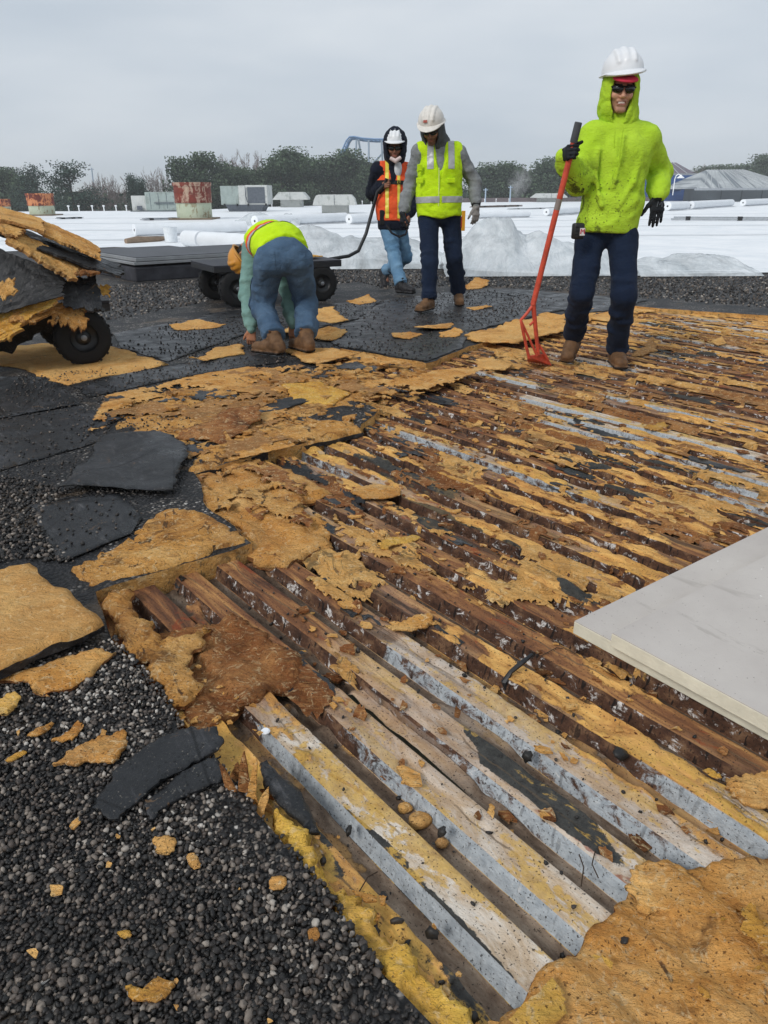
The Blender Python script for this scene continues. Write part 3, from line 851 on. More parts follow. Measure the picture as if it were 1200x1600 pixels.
# named insulation scraps: outline in the photo, height, colour, words
SCR = [
 ([(75, 1195), (125, 1165), (170, 1145), (200, 1132), (195, 1160), (185, 1188), (145, 1185), (105, 1192)], 0.012, M_OR, 'pointed yellow insulation flake on the near gravel left of the black chunk'),
 ([(190, 1530), (215, 1540), (240, 1525), (272, 1530), (265, 1550), (235, 1567), (205, 1555)], 0.012, M_YEL, 'boat-shaped yellow insulation scrap near the bottom edge of the gravel'),
 ([(235, 1305), (262, 1296), (273, 1305), (270, 1330), (245, 1333)], 0.012, M_OR, 'round orange insulation scrap below the smaller black felt chunk'),
 ([(290, 1332), (305, 1329), (316, 1350), (300, 1353)], 0.010, M_OR, 'little orange scrap right of the round one on gravel'),
 ([(418, 1365), (445, 1362), (446, 1380), (422, 1390)], 0.010, M_OR, 'small ragged orange scrap on gravel beside the yellow foam ledge'),
 ([(75, 1155), (110, 1140), (120, 1120), (130, 1128), (118, 1150), (90, 1158)], 0.010, M_OR, 'crooked orange scrap just above the pointed yellow flake'),
 ([(35, 1145), (80, 1123), (86, 1130), (50, 1148)], 0.010, M_MIX, 'slim dirty yellow scrap near the left edge on gravel'),
 ([(5, 1185), (35, 1168), (42, 1172), (12, 1190)], 0.008, M_YEL, 'thin yellow sliver at the left edge of the gravel'),
 ([(-20, 1100), (20, 1078), (35, 1088), (8, 1115)], 0.012, M_YEL, 'pale yellow lump at the left edge below the thick board'),
 ([(180, 1452), (200, 1448), (206, 1458), (190, 1462)], 0.008, M_YEL, 'tiny bright yellow sliver in the middle of the near gravel'),
 ([(480, 1445), (498, 1442), (500, 1462), (484, 1468)], 0.010, M_MIX, 'pale crumb of insulation on gravel below the ledge top'),
 ([(222, 705), (260, 690), (275, 682), (345, 690), (395, 660), (405, 645), (360, 648), (320, 662), (285, 672), (250, 695)], 0.018, M_BRN, 'reddish brown insulation slab lying over the curled felt corner'),
 ([(310, 560), (335, 543), (378, 535), (382, 550), (345, 556), (320, 562), (296, 560)], 0.018, M_OR, 'long orange insulation piece in the bending worker\'s left hand'),
 ([(440, 545), (480, 540), (525, 545), (560, 555), (540, 562), (495, 570), (475, 560)], 0.016, M_OR, 'orange insulation slab just right of the bending worker\'s boots'),
 ([(530, 565), (570, 556), (610, 566), (570, 574), (535, 574)], 0.014, M_OR, 'flat orange insulation slab by the edge of the black felt'),
 ([(488, 488), (520, 485), (541, 498), (520, 503), (488, 497)], 0.014, M_OR, 'orange scrap on felt right of the bending worker\'s knees'),
 ([(440, 515), (460, 505), (478, 515), (460, 525), (442, 523)], 0.012, M_OR, 'orange scrap between the bending worker\'s boots'),
 ([(490, 515), (515, 510), (545, 520), (520, 530), (485, 527)], 0.012, M_OR, 'tan scrap right of the bending worker\'s right boot'),
 ([(645, 513), (680, 506), (708, 502), (705, 511), (665, 518)], 0.012, M_OR, 'long tan scrap on felt in front of the yellow-vest worker'),
 ([(612, 522), (640, 517), (660, 521), (640, 528), (615, 527)], 0.012, M_OR, 'oval tan scrap left of the two on the black felt'),
 ([(686, 519), (710, 514), (724, 519), (712, 525), (690, 525)], 0.012, M_OR, 'small tan scrap at the right of the three on the black felt'),
 ([(728, 445), (742, 439), (768, 442), (755, 449), (730, 451)], 0.015, M_OR, 'crumpled orange scrap right of the yellow-vest worker\'s boot'),
 ([(730, 480), (760, 477), (768, 480), (740, 484)], 0.008, M_OR, 'thin tan scrap on felt between the two standing workers'),
 ([(265, 510), (310, 502), (358, 505), (330, 512), (275, 515)], 0.010, M_OR, 'flat orange patch on felt beyond the loaded cart wheel'),
 ([(540, 470), (575, 465), (590, 470), (560, 475)], 0.008, M_OR, 'thin tan scrap in front of the cart puller\'s boots'),
 ([(800, 505), (840, 500), (885, 500), (890, 510), (850, 520), (810, 535), (740, 530), (735, 520)], 0.018, M_OR, 'orange insulation slab on the deck behind the shovel shaft'),
 ([(900, 490), (950, 480), (1035, 474), (1025, 482), (960, 497), (905, 502)], 0.018, M_OR, 'orange insulation slab behind the hoodie man\'s planted leg'),
 ([(745, 560), (770, 555), (800, 570), (790, 580), (750, 573)], 0.016, M_OR, 'orange insulation chip just left of the shovel teeth'),
 ([(800, 552), (830, 545), (845, 550), (812, 560)], 0.012, M_MIX, 'dirty flake beneath the shovel frame'),
 ([(600, 975), (640, 960), (675, 955), (672, 972), (640, 985), (612, 985)], 0.010, M_OR, 'curled tan flake peeling off the middle ribs'),
 ([(545, 762), (600, 752), (634, 768), (600, 782), (570, 782)], 0.010, M_OR, 'pale triangular flake bridging two ribs near the thick mat'),
 ([(585, 848), (640, 832), (660, 838), (620, 848), (600, 860)], 0.010, M_YEL, 'twisted yellow flake over dark ribs in the middle'),
 ([(648, 603), (670, 598), (690, 603), (675, 612), (655, 610)], 0.012, M_OR, 'small tan flake on the deck in front of the felt edge'),
 ([(1005, 665), (1035, 660), (1045, 667), (1020, 672)], 0.010, M_YEL, 'yellow flake on the bare zinc rib'),
 ([(1112, 532), (1128, 528), (1136, 534), (1122, 538)], 0.014, M_OR, 'orange lump on the far ribs right of the hoodie man'),
 ([(1008, 540), (1020, 532), (1030, 545), (1000, 553), (985, 555)], 0.016, M_BRN, 'brown curled scrap right of the planted boot'),
 ([(1130, 1215), (1165, 1198), (1230, 1205), (1230, 1262), (1180, 1258), (1135, 1232)], 0.014, M_OR, 'orange insulation flake at the right edge below the grey boards'),
 ([(1095, 1200), (1110, 1195), (1132, 1212), (1120, 1215)], 0.008, M_YEL, 'small yellow chip next to the right-edge flake'),
 ([(965, 1385), (1000, 1345), (1055, 1340), (1100, 1375), (1070, 1420), (1010, 1425), (985, 1395)], 0.012, M_OR, 'lifted orange tongue at the tip of the corner mat'),
 ([(325, 590), (375, 600), (420, 610), (400, 620), (350, 606)], 0.010, M_OR, 'loose tan strip on the broad orange sheet'),
 ([(470, 585), (540, 570), (600, 572), (560, 588), (490, 600)], 0.012, M_OR, 'pale insulation slab below the bending worker\'s right boot'),
 ([(440, 608), (500, 598), (545, 612), (520, 630), (460, 630)], 0.014, M_YEL, 'yellow insulation lump at the middle of the roof'),
]
for i, (pl, th, m_, lab) in enumerate(SCR):
    arr = np.array(px(pl, 0.0))
    c = arr.mean(0)
    size = np.ptp(arr, axis=0).max()
    ondeck = bool(inpoly(OPEN, c[0], c[1]))
    z0 = (Z_TOP + 0.006) if ondeck else 0.010
    pl2 = px(pl, z0 + th)
    if size < 0.2:
        q2 = []
        for j in range(len(pl2)):
            a_, b_ = pl2[j], pl2[(j + 1) % len(pl2)]
            q2 += [a_ * 0.78 + b_ * 0.22, a_ * 0.22 + b_ * 0.78]
        pl2 = q2
    a_ = random.uniform(0, 6.28)
    hh = 0.05 * size
    st = min(0.03, max(0.0045, size / 30)); th = min(th * 0.6, size * 0.10)
    c = np.array(pl2).mean(0)
    slab('insulation_scrap', pl2, z0, th, m_, side_m=M_BRN if m_ is M_BRN else M_MIX, step=st, tear=size * (0.10 if size < 0.16 else 0.065), relief=th * 0.6, rs=0.9 / max(size, 0.02) * 3, seed=100 + i,
         lift=(lambda v, u, c=c, a_=a_, s=size, hh=hh: hh * (np.clip(((v - c[0]) * math.cos(a_) + (u - c[1]) * math.sin(a_)) / s + 0.2, 0, 1) ** 2) * 3), label=lab, cat='insulation scrap', group='torn insulation scraps')

def unit3(v):
    v = np.asarray(v, float)
    return v / np.linalg.norm(v)
# torn fibre splinters standing at the corner beside the black chunks
sp_ = empty('torn_splinters', tuple(G(392, 1245, -0.03)), label='upright torn orange fibre splinters at the corner by the black felt', cat='insulation')
for i, (x0, y0, x1, y1, wd) in enumerate([(385, 1250, 383, 1172, .012), (395, 1255, 400, 1185, .010), (372, 1248, 340, 1198, .012), (402, 1278, 418, 1232, .008), (360, 1235, 372, 1190, .009), (410, 1262, 436, 1290, .010), (415, 1235, 438, 1265, .010)]):
    a = G(x0, y0, -0.02); b = P(x1, y1, a[1] + 0.01)
    q = MB()
    ax_ = unit3(b - a); sd_ = unit3(np.cross(ax_, (0.3, 1, 0.2))); nn = np.cross(ax_, sd_)
    rr_ = np.random.RandomState(i)
    V_, F_ = [], []
    nseg = 7
    for k_ in range(nseg + 1):
        t_ = k_ / nseg
        c_ = a + (b - a) * t_ + nn * 0.008 * math.sin(t_ * 2.5 + i) 
        w_ = wd * 1.5 * (1 - t_) ** 0.6 * rr_.uniform(0.6, 1.1) + 0.0006
        for su, sn in ((-1, -1), (1, -1), (1, 1), (-1, 1)):
            V_.append(c_ + sd_ * su * w_ + nn * sn * wd * 0.16)
        if k_:
            o_ = (k_ - 1) * 4
            F_ += [(o_ + m_, o_ + (m_ + 1) % 4, o_ + 4 + (m_ + 1) % 4, o_ + 4 + m_) for m_ in range(4)]
    q.add(V_, F_)
    me = q.build('splinter', M_OR if i % 2 else M_BRN, sp_)
    me.data.transform(Matrix.Translation(-Vector(sp_.location)))

# ------------------------------------------------------------------ grey insulation boards stacked at the right
def m_facer():
    t = NT('grey_facer', 0.85, 0.2)
    p = t.co()
    col = t.ramp(t.noise(2.5, p, 5, 0.65), [(0.3, lin('#b2aaa4')), (0.7, lin('#c4bdb6'))])
    col = t.mix(t.math('MULTIPLY', t.step(t.noise(7, t.co((1, 0.2, 1)), 5, 0.75, 0.8), 0.62, 0.7), 0.35), col, lin('#8f8880'))
    col = t.mix(t.step(t.noise(38, p, 2, 0.4), 0.765, 0.775), col, lin('#e8e6e2'))
    col = t.mix(t.math('MULTIPLY', t.step(t.noise(120, p, 2, 0.4), 0.70, 0.74), 0.6), col, lin('#6a6058'))
    t.base(col); t.bump(t.noise(160, p, 4, 0.6), 0.25, 0.002)
    return t.m
M_FACER = m_facer()
M_CORE = simple('cream_foam_core', '#d6d0bc', rough=0.9, var=0.12, scale=14, bump=0.4, bscale=90, bdist=0.004)
def iso(cpx, z0, rot, label, dims=(1.45, 2.6)):
    c = loc2(G(cpx[0], cpx[1], z0))
    e = empty('insulation_board', tuple(w3(c[0], c[1], z0)), TH + rot, label=label, cat='insulation board', group='new grey insulation boards')
    th = 0.040
    dv, du = dims[1], dims[0]
    core = MB(); core.box((dv / 2, -du / 2, th / 2), (dv, du, th - 0.003), bev=0.0015)
    core.build('core', M_CORE, e)
    fc_ = MB(); fc_.box((dv / 2, -du / 2, th + 0.0002), (dv - 0.002, du - 0.002, 0.0024)); fc_.build('facer', M_FACER, e)
    return e
Z_B = Z_TOP + 0.009
iso((895, 990), Z_B, -0.03, 'lower grey-faced insulation board lying on the ribs')
iso((953, 1010), Z_B + 0.0425, -0.045, 'upper grey-faced insulation board slid back over the lower one')

# ------------------------------------------------------------------ pebbles
def ico(sub):
    bm = bmesh.new(); bmesh.ops.create_icosphere(bm, subdivisions=sub, radius=1.0)
    V = np.array([v.co[:] for v in bm.verts]); F = np.array([[v.index for v in f.verts] for f in bm.faces]); bm.free()
    return V, F
def pebbles(name, pts, size, sub, seed, label, parent=None, tones=None, kind='stuff', cat=None):
    r = np.random.RandomState(seed)
    V0_, F0 = ico(sub)
    n, k = len(pts), len(V0_)
    q = r.normal(size=(n, 4)); q /= np.linalg.norm(q, axis=1, keepdims=True)
    w_, x, y, z = q.T
    R = np.stack([1 - 2 * (y * y + z * z), 2 * (x * y - z * w_), 2 * (x * z + y * w_), 2 * (x * y + z * w_), 1 - 2 * (x * x + z * z), 2 * (y * z - x * w_), 2 * (x * z - y * w_), 2 * (y * z + x * w_), 1 - 2 * (x * x + y * y)], 1).reshape(n, 3, 3)
    sc = np.minimum(r.lognormal(0, 0.30, n), 1.7)[:, None] * size * np.column_stack([r.uniform(.8, 1.25, n), r.uniform(.75, 1.1, n), r.uniform(.5, .85, n)])
    base = V0_[None] * (1 + r.uniform(-0.30, 0.22, (8, k, 1)))
    b = base[r.randint(0, 8, n)] * sc[:, None, :]
    Vw = np.einsum('nij,nkj->nki', R, b) + pts[:, None, :]
    F = (F0[None] + (np.arange(n) * k)[:, None, None]).reshape(-1, 3)
    tone = np.repeat(r.rand(n) ** 1.15 if tones is None else tones, k)
    me = mesh(name, Vw.reshape(-1, 3), F, M_STONE, smooth=True, attrs={'tone': tone})
    return obj(name, me, parent, label=label, kind=kind)

def scatter(poly_px, spacing, seed, jitter=0.5, z=0.0):
    pl = px(poly_px)
    a = np.array(pl)
    r = np.random.RandomState(seed)
    X, Y = np.meshgrid(np.arange(a[:, 0].min(), a[:, 0].max(), spacing), np.arange(a[:, 1].min(), a[:, 1].max(), spacing))
    X = X.ravel() + r.uniform(-jitter, jitter, X.size) * spacing; Y = Y.ravel() + r.uniform(-jitter, jitter, Y.size) * spacing
    k = inpoly(pl, X, Y)
    X, Y = X[k], Y[k]
    return X, Y, r
def toW(X, Y, Z):
    return np.column_stack([CT * X - ST * Y, ST * X + CT * Y, Z])

X, Y, r = scatter([(-130, 1740), (-130, 1055), (40, 1040), (185, 995), (262, 1085), (300, 1150), (352, 1200), (420, 1280), (520, 1400), (600, 1520), (690, 1640), (740, 1740)], 0.0074, 5)
dens = fbm(X * 4, Y * 4, seed=8)
k = (r.rand(len(X)) < 0.55 + 1.2 * (dens - 0.3))
X, Y, dens = X[k], Y[k], dens[k]
Z = 0.0005 + 0.0035 * r.rand(len(X)) + 0.005 * (dens > 0.55) * r.rand(len(X))
tn = np.clip(r.rand(len(X)) ** 1.3 * (0.50 + 0.74 * fbm(X * 2.2 + 5, Y * 2.2, seed=18)), 0, 0.93)
Wp = toW(X, Y, Z)
nearm = np.hypot(Wp[:, 0], Wp[:, 1]) < 0.93
pebbles('near_gravel', Wp[nearm], 0.0050, 2, 1, 'loose dark tarred gravel covering the near roof', tones=tn[nearm])
pebbles('gravel', Wp[~nearm], 0.0050, 1, 21, 'dark tarred gravel beyond the nearest strip', tones=tn[~nearm])
X, Y, r = scatter([(-200, 900), (-200, 745), (0, 742), (110, 768), (60, 800), (80, 850), (120, 880), (45, 876), (0, 880)], 0.013, 6)
k = r.rand(len(X)) < 0.75
pebbles('edge_gravel', toW(X[k], Y[k], 0.003 + 0.006 * r.rand(k.sum())), 0.0070, 1, 2, 'dark gravel swept against the black felt', tones=r.rand(k.sum()) ** 1.5 * 0.85)
X, Y, r = scatter([(-100, 740), (30, 590), (330, 560), (450, 560), (300, 700), (210, 830), (90, 880), (20, 800)], 0.030, 7)
k = r.rand(len(X)) < 1.0 * fbm(X * 3, Y * 3, seed=9) ** 1.4
pebbles('scattered_grit', toW(X[k], Y[k], 0.011 + 0.003 * r.rand(k.sum())), 0.0055, 1, 3, 'stray pebbles scattered over the felt sheets', tones=r.rand(k.sum()) * 0.7)
X, Y, r = scatter([(180, 545), (262, 568), (440, 545), (533, 545), (667, 568), (730, 520), (890, 470), (740, 452), (560, 475), (270, 505)], 0.045, 17)
k = r.rand(len(X)) < 1.5 * fbm(X * 3, Y * 3, seed=29) ** 1.6
pebbles('felt_grit', toW(X[k], Y[k], 0.011 + 0.003 * r.rand(k.sum())), 0.0075, 1, 13, 'black grit over the felt around the yellow-vest worker', tones=r.rand(k.sum()) * 0.6)
# band of gravel in the middle distance
X, Y, r = scatter([(-200, 530), (180, 500), (330, 470), (560, 440), (600, 452), (740, 446), (1010, 466), (1300, 490), (1300, 432), (900, 432), (740, 427), (580, 415), (430, 430), (200, 445), (-200, 470)], 0.062, 12)
pebbles('distant_gravel', toW(X, Y, 0.002 + 0.008 * r.rand(len(X))), 0.0115, 1, 4, 'gravel band between the felt and the white roof', tones=np.clip(r.rand(len(X)) ** 1.2 * 0.9, 0, 1))
# crumbs strewn over the deck, a few larger pebbles
X, Y, r = scatter([(420, 1150), (700, 1560), (1200, 1560), (1200, 1150), (900, 1000), (760, 560), (1200, 560), (1200, 500), (900, 520), (560, 650), (400, 720), (330, 900)], 0.05, 13)
vv_ = ((Y * 0 + X - V0) % PITCH_V)
k = r.rand(len(X)) < 0.33
Z = np.where((vv_ < 0.012) | (vv_ > 0.09), Z_BOT + 0.006, Z_TOP + 0.005)
pebbles('deck_grit', toW(X[k], Y[k], Z[k]), 0.0045, 1, 5, 'dark grit scattered over the metal deck', tones=r.rand(k.sum()) * 0.45)
bigp = [(545, 1297), (505, 1345), (560, 1430), (584, 1457), (620, 1440), (600, 1400), (676, 1458), (636, 1473), (690, 1535), (740, 1590), (690, 1300), (975, 1470), (824, 1182), (970, 1178), (908, 1530)]
pebbles('fallen_pebble', np.array([G(x, y, -0.03) for x, y in bigp]), 0.0095, 2, 6, 'larger black pebbles fallen on the yellow ledge and ribs', tones=np.random.rand(len(bigp)) * 0.4)

# insulation still stuck across the ribs, torn into ragged islands
def stuck(name, box, st, thr, seed, m, label, thick=0.008, su=2.2, sv=5.0, poly=None, zt=None):
    v = np.arange(box[0], box[1], st); u = np.arange(box[2], box[3], st * 1.4)
    Vv, U = np.meshgrid(v, u, indexing='ij')
    n = fbm(Vv * sv, U * su, seed=seed, o=5, g=0.62)
    n = n + 0.10 * (fbm(Vv * 40, U * 26, seed=seed + 2, o=3) - 0.5) - 0.10 * sstep(1.25, 0.9, U - (Vv - 0.6) * 0.45) * sstep(1.6, 1.1, Vv)
    ph = (Vv - V0) % PITCH_V
    val = ((ph < 0.012) | (ph > 0.088)) & (poly is None)
    n = n - 0.045 * val
    ins = n > thr
    if poly is None:
        galr = np.round((3.385 - V0) / PITCH_V)
        ins &= ~((np.abs(np.floor((Vv - V0 + 0.04) / PITCH_V) - galr) < 0.5) & (U > 1.5) & (U < 2.95))
    ins &= inpoly(OPEN if poly is None else px(poly), Vv, U)
    edge = sstep(thr, thr + 0.03, n)
    z = (Z_TOP + 0.001 if zt is None else zt) + thick * edge * (0.5 + 1.0 * fbm(Vv * 18, U * 12, seed=seed + 5, o=4)) - val * 0.014 - (1 - edge) * 0.004
    cell = ins[:-1, :-1] & ins[1:, :-1] & ins[1:, 1:] & ins[:-1, 1:]
    i, j = np.nonzero(cell)
    nu = len(u)
    a = i * nu + j
    F = np.stack([a, a + nu, a + nu + 1, a + 1], 1)
    used, invx = np.unique(F.ravel(), return_inverse=True)
    F = invx.reshape(-1, 4)
    r = np.random.RandomState(seed)
    X = Vv.ravel()[used] + r.uniform(-.35, .35, len(used)) * st; Y = U.ravel()[used] + r.uniform(-.35, .35, len(used)) * st
    return obj(name, mesh(name, toW(X, Y, z.ravel()[used]), F, m, smooth=True), None, label=label, kind='stuff')
stuck('stuck_insulation', (0.9, 3.4, 0.5, 3.6), 0.008, 0.582, 301, M_MIX, 'ragged tan insulation still stuck across the near ribs')
stuck('stuck_felt', (0.75, 3.4, 0.5, 3.6), 0.012, 0.625, 302, M_FELT, 'dark felt remnants stuck across the ribs', 0.005)
stuck('stuck_rotten', (0.75, 3.6, 0.4, 3.8), 0.008, 0.582, 303, M_BRN, 'rotten brown insulation still stuck across the ribs', 0.007)
stuck('stuck_far', (2.6, 8.2, -0.6, 5.4), 0.022, 0.572, 304, M_MIX, 'tan insulation still stuck across the farther ribs', 0.010)
stuck('stuck_far_rotten', (2.6, 8.2, -0.6, 5.4), 0.022, 0.592, 305, M_BRN, 'brown insulation still stuck across the farther ribs', 0.009)

MID = [(130, 685), (165, 622), (330, 585), (430, 570), (560, 555), (640, 570), (720, 550), (760, 580), (620, 640), (560, 670), (470, 700), (300, 740), (240, 705)]
stuck('layered_flakes', (0.9, 3.9, 2.4, 5.0), 0.013, 0.54, 311, M_OR, 'overlapping orange flakes over the broad dirty sheet', 0.009, 2.6, 2.6, MID, 0.010)
stuck('layered_dirt', (0.9, 3.9, 2.4, 5.0), 0.013, 0.60, 312, M_BRN, 'brown torn layers over the broad dirty sheet', 0.010, 3.0, 3.0, MID, 0.009)
stuck('layered_felt', (0.9, 3.9, 2.4, 5.0), 0.014, 0.63, 313, M_FELT, 'black felt remnants over the broad dirty sheet', 0.008, 3.0, 3.0, MID, 0.012)
PADS = [(215, 785), (290, 747), (400, 712), (512, 762), (475, 790), (520, 850), (450, 880), (385, 845), (330, 795)]
stuck('mat_layers', (0.6, 2.0, 1.8, 3.2), 0.009, 0.54, 314, M_MIX, 'peeling layers on the thick pale mat', 0.012, 6.0, 6.0, PADS, -0.020)
stuck('mat_stains', (0.6, 2.0, 1.8, 3.2), 0.009, 0.58, 315, M_BRN, 'brown peeled patches on the thick pale mat', 0.010, 6.0, 6.0, PADS, -0.019)
COR = [(780, 1640), (800, 1570), (905, 1490), (985, 1400), (1100, 1360), (1250, 1330), (1250, 1640)]
stuck('corner_layers', (0.4, 1.6, -0.3, 0.9), 0.008, 0.53, 316, M_YEL, 'peeled yellow layers on the corner mat', 0.014, 7.0, 7.0, COR, -0.020)
stuck('corner_stains', (0.4, 1.6, -0.3, 0.9), 0.008, 0.59, 317, M_MIX, 'stained layers on the corner mat', 0.010, 6.0, 8.0, COR, -0.020)

# torn crumbs of insulation everywhere on the deck and the middle of the roof
def flakes(name, poly, spacing, prob, size, seed, zf, label, m):
    X, Y, r = scatter(poly, spacing, seed)
    k = r.rand(len(X)) < prob * np.clip(fbm(X * 2.5, Y * 2.5, seed=seed) * 2 - 0.3, 0.1, 1.3)
    X, Y = X[k], Y[k]
    n = len(X)
    V, F = [], []
    for i in range(n):
        s = size * min(2.2, r.lognormal(0, 0.45))
        m_ = r.randint(8, 13)
        ang = np.sort(r.uniform(0, 6.283, m_))
        rad = s * r.uniform(0.55, 1.15, m_)
        el = r.uniform(1.0, 1.8); rot = r.normal(0, 0.5)
        z0 = zf(X[i], Y[i], r)
        tx, ty = r.normal(0, 0.10, 2)
        b = len(V)
        th = s * r.uniform(0.12, 0.4)
        for lv in (0, 1):
            for a, q in zip(ang, rad):
                lx, ly = q * math.cos(a), q * math.sin(a) * el
                x_, y_ = lx * math.cos(rot) - ly * math.sin(rot), lx * math.sin(rot) + ly * math.cos(rot)
                V.append((X[i] + x_, Y[i] + y_, z0 + lv * th + tx * x_ + ty * y_ + s * 0.2))
        F.append(tuple(range(b + m_, b + 2 * m_)))
        F += [(b + j, b + (j + 1) % m_, b + m_ + (j + 1) % m_, b + m_ + j) for j in range(m_)]
    V = np.array(V)
    me = mesh(name, toW(V[:, 0], V[:, 1], V[:, 2]), F, m)
    return obj(name, me, None, label=label, kind='stuff')
zdeck = lambda v, u, r: (Z_BOT + 0.01 if ((v - V0) % PITCH_V < 0.012 or (v - V0) % PITCH_V > 0.09) else Z_TOP + 0.002)
deckpoly = [(520, 600), (560, 668), (430, 720), (520, 850), (420, 960), (480, 1060), (560, 1150), (800, 1300), (1000, 1330), (1200, 1260), (1200, 1130), (900, 985), (1200, 790), (1200, 500), (990, 482), (740, 550)]
flakes('orange_crumbs', deckpoly, 0.045, 0.28, 0.010, 61, zdeck, 'torn orange insulation crumbs stuck along the ribs', M_OR)
flakes('brown_crumbs', deckpoly, 0.045, 0.30, 0.010, 62, zdeck, 'brown rotten insulation crumbs stuck along the ribs', M_BRN)
flakes('yellow_crumbs', [(160, 640), (400, 590), (600, 560), (700, 580), (560, 668), (300, 735), (200, 690)], 0.055, 0.5, 0.02, 63, lambda v, u, r: 0.008, 'torn yellow crumbs over the broad orange sheet', M_MIX)
flakes('gravel_crumbs', [(-100, 1640), (-100, 1100), (190, 1010), (360, 1210), (660, 1600)], 0.06, 0.16, 0.006, 64, lambda v, u, r: 0.012, 'tiny orange insulation bits among the near gravel', M_OR)
flakes('ledge_crumbs', [(640, 1600), (420, 1260), (300, 1150), (190, 1000), (230, 985), (420, 1090), (470, 1230), (800, 1560), (780, 1640)], 0.022, 0.45, 0.007, 65, lambda v, u, r: -0.03 + 0.02 * r.rand(), 'small orange bits along the torn roof edge', M_MIX)
# ------------------------------------------------------------------ things on the roof
M_RUBBER = simple('tyre_rubber', '#1c1c1d', rough=0.75, var=0.25, scale=30, bump=0.3, bscale=80)
M_RIM = simple('black_rim', '#17181a', rough=0.45, spec=0.5)
M_STEEL = simple('dull_steel', '#8d9094', rough=0.45, metal=0.7, var=0.2, scale=20)
M_BLKMET = simple('black_metal', '#202124', rough=0.5, spec=0.45, var=0.35, scale=12)
M_PLATE = simple('worn_platform', '#33343a', rough=0.6, var=0.35, scale=5, bump=0.3, bscale=30)

def make_wheel(parent, loc, axis_rz, R=0.19, W=0.11):
    """pneumatic wheel: tyre with rounded tread, dished rim and hub"""
    Rm = Matrix.Rotation(math.radians(90), 3, 'X')
    w_ = bpy.data.objects.new('wheel', None); COL.objects.link(w_); w_.parent = parent
    w_.location = loc; w_.rotation_euler = (0, 0, axis_rz)
    t = MB()
    prof = []
    r0, r1 = R * 0.52, R
    for i in range(15):
        a = math.pi * i / 14
        ca, sa = math.cos(a), math.sin(a)
        prof.append((r0 + (r1 - r0) * abs(sa) ** 0.55, -W / 2 * (1 if ca > 0 else -1) * abs(ca) ** 0.6))
    t.lathe([(r0, -W * 0.42)] + prof + [(r0, W * 0.42)], 36, Rm)
    t.build('tyre', M_RUBBER, w_, smooth=50)
    g = MB()
    for k in range(36):                                    # tread blocks
        a = 2 * math.pi * k / 36
        g.box((math.cos(a) * (R - 0.001), (0.02 if k % 2 else -0.02), math.sin(a) * (R - 0.001)), (0.012, 0.036, 0.018), Matrix.Rotation(-a, 3, 'Y'))
    g.build('tread', M_RUBBER, w_)
    rm = MB()
    for sgn in (-1, 1):
        rm.lathe([(R * 0.55, sgn * W * 0.40), (R * 0.50, sgn * W * 0.43), (R * 0.44, sgn * W * 0.25), (R * 0.28, sgn * W * 0.20), (R * 0.20, sgn * W * 0.38), (R * 0.12, sgn * W * 0.42), (0.0, sgn * W * 0.42)], 28, Rm)
    rm.build('rim', M_RIM, w_, smooth=50)
    for sgn in (-1, 1):
        h = MB()
        h.lathe([(0.020, sgn * W * 0.42), (0.020, sgn * W * 0.52), (0.012, sgn * W * 0.55), (0.012, sgn * W * 0.60), (0, sgn * W * 0.60)], 14, Rm)
        h.build('hub', M_STEEL, w_, smooth=True)
    return w_

def make_cart(label, loc, rz, Lx=1.0, Wy=0.75, handle=True, pl_z=0.42, plate=(1.5, 0.85)):
    e = empty('roof_cart', loc, rz, label=label, cat='cart')
    for sx in (-1, 1):
        for sy in (-1, 1):
            make_wheel(e, (sx * Lx / 2, sy * Wy / 2, 0.19), 0)
    p = MB()
    p.box((0, 0, pl_z), (plate[0], plate[1], 0.02), bev=0.004)
    p.build('platform', M_PLATE, e)
    f = MB()
    for sy in (-1, 1):
        f.box((0, sy * (plate[1] / 2 - 0.02), pl_z - 0.035), (plate[0], 0.04, 0.05), bev=0.004)
    for sx in (-1, 1):
        f.box((sx * (plate[0] / 2 - 0.02), 0, pl_z - 0.035), (0.04, plate[1] - 0.085, 0.048), bev=0.004)
        f.box((sx * Lx / 2, 0, pl_z - 0.09), (0.05, 0.3, 0.06), bev=0.004)
    f.build('frame', M_BLKMET, e)
    for sx in (-1, 1):
        a = MB(); a.tube([(sx * Lx / 2, -Wy / 2, 0.19), (sx * Lx / 2, Wy / 2, 0.19)], 0.016, 10)
        for sy in (-1, 1):
            a.box((sx * Lx / 2, sy * 0.2, 0.28), (0.03, 0.02, 0.20))
        a.build('axle', M_BLKMET, e)
    return e

def line_dir(a, b):
    return math.atan2(b[1] - a[1], b[0] - a[0])
# empty cart behind the bending worker
wl, wr = G(372, 480), G(502, 470)
ang = line_dir(wl, wr)
ax = np.array([math.cos(ang), math.sin(ang), 0]); ay = np.array([-math.sin(ang), math.cos(ang), 0])
Lx = np.linalg.norm(wr - wl)
cc = (wl + wr) / 2 + ay * 0.36
rear_cart = make_cart('empty black four-wheeled cart behind the bending worker', tuple(cc), ang, Lx=Lx, Wy=0.72, plate=(Lx + 0.48, 0.82))
hand3 = P(602, 287, 9.35)
q = MB()
e0 = cc + ax * (Lx / 2 + 0.24) + np.array([0, 0, 0.40])
e1 = P(545, 400, e0[1] + 0.12); e2 = P(560, 392, e0[1] + 0.22)
q.tube([e0, e1, e2, P(572, 365, e2[1] + 0.02), P(583, 325, 9.42), P(590, 300, 9.37), hand3, P(604, 279, 9.34)], 0.020, 10)
ho = q.build('handle', M_BLKMET, rear_cart, smooth=True)
ho.matrix_parent_inverse = Matrix.Identity(4)
ho.data.transform((Matrix.Translation(Vector(cc)) @ Matrix.Rotation(ang, 4, 'Z')).inverted())

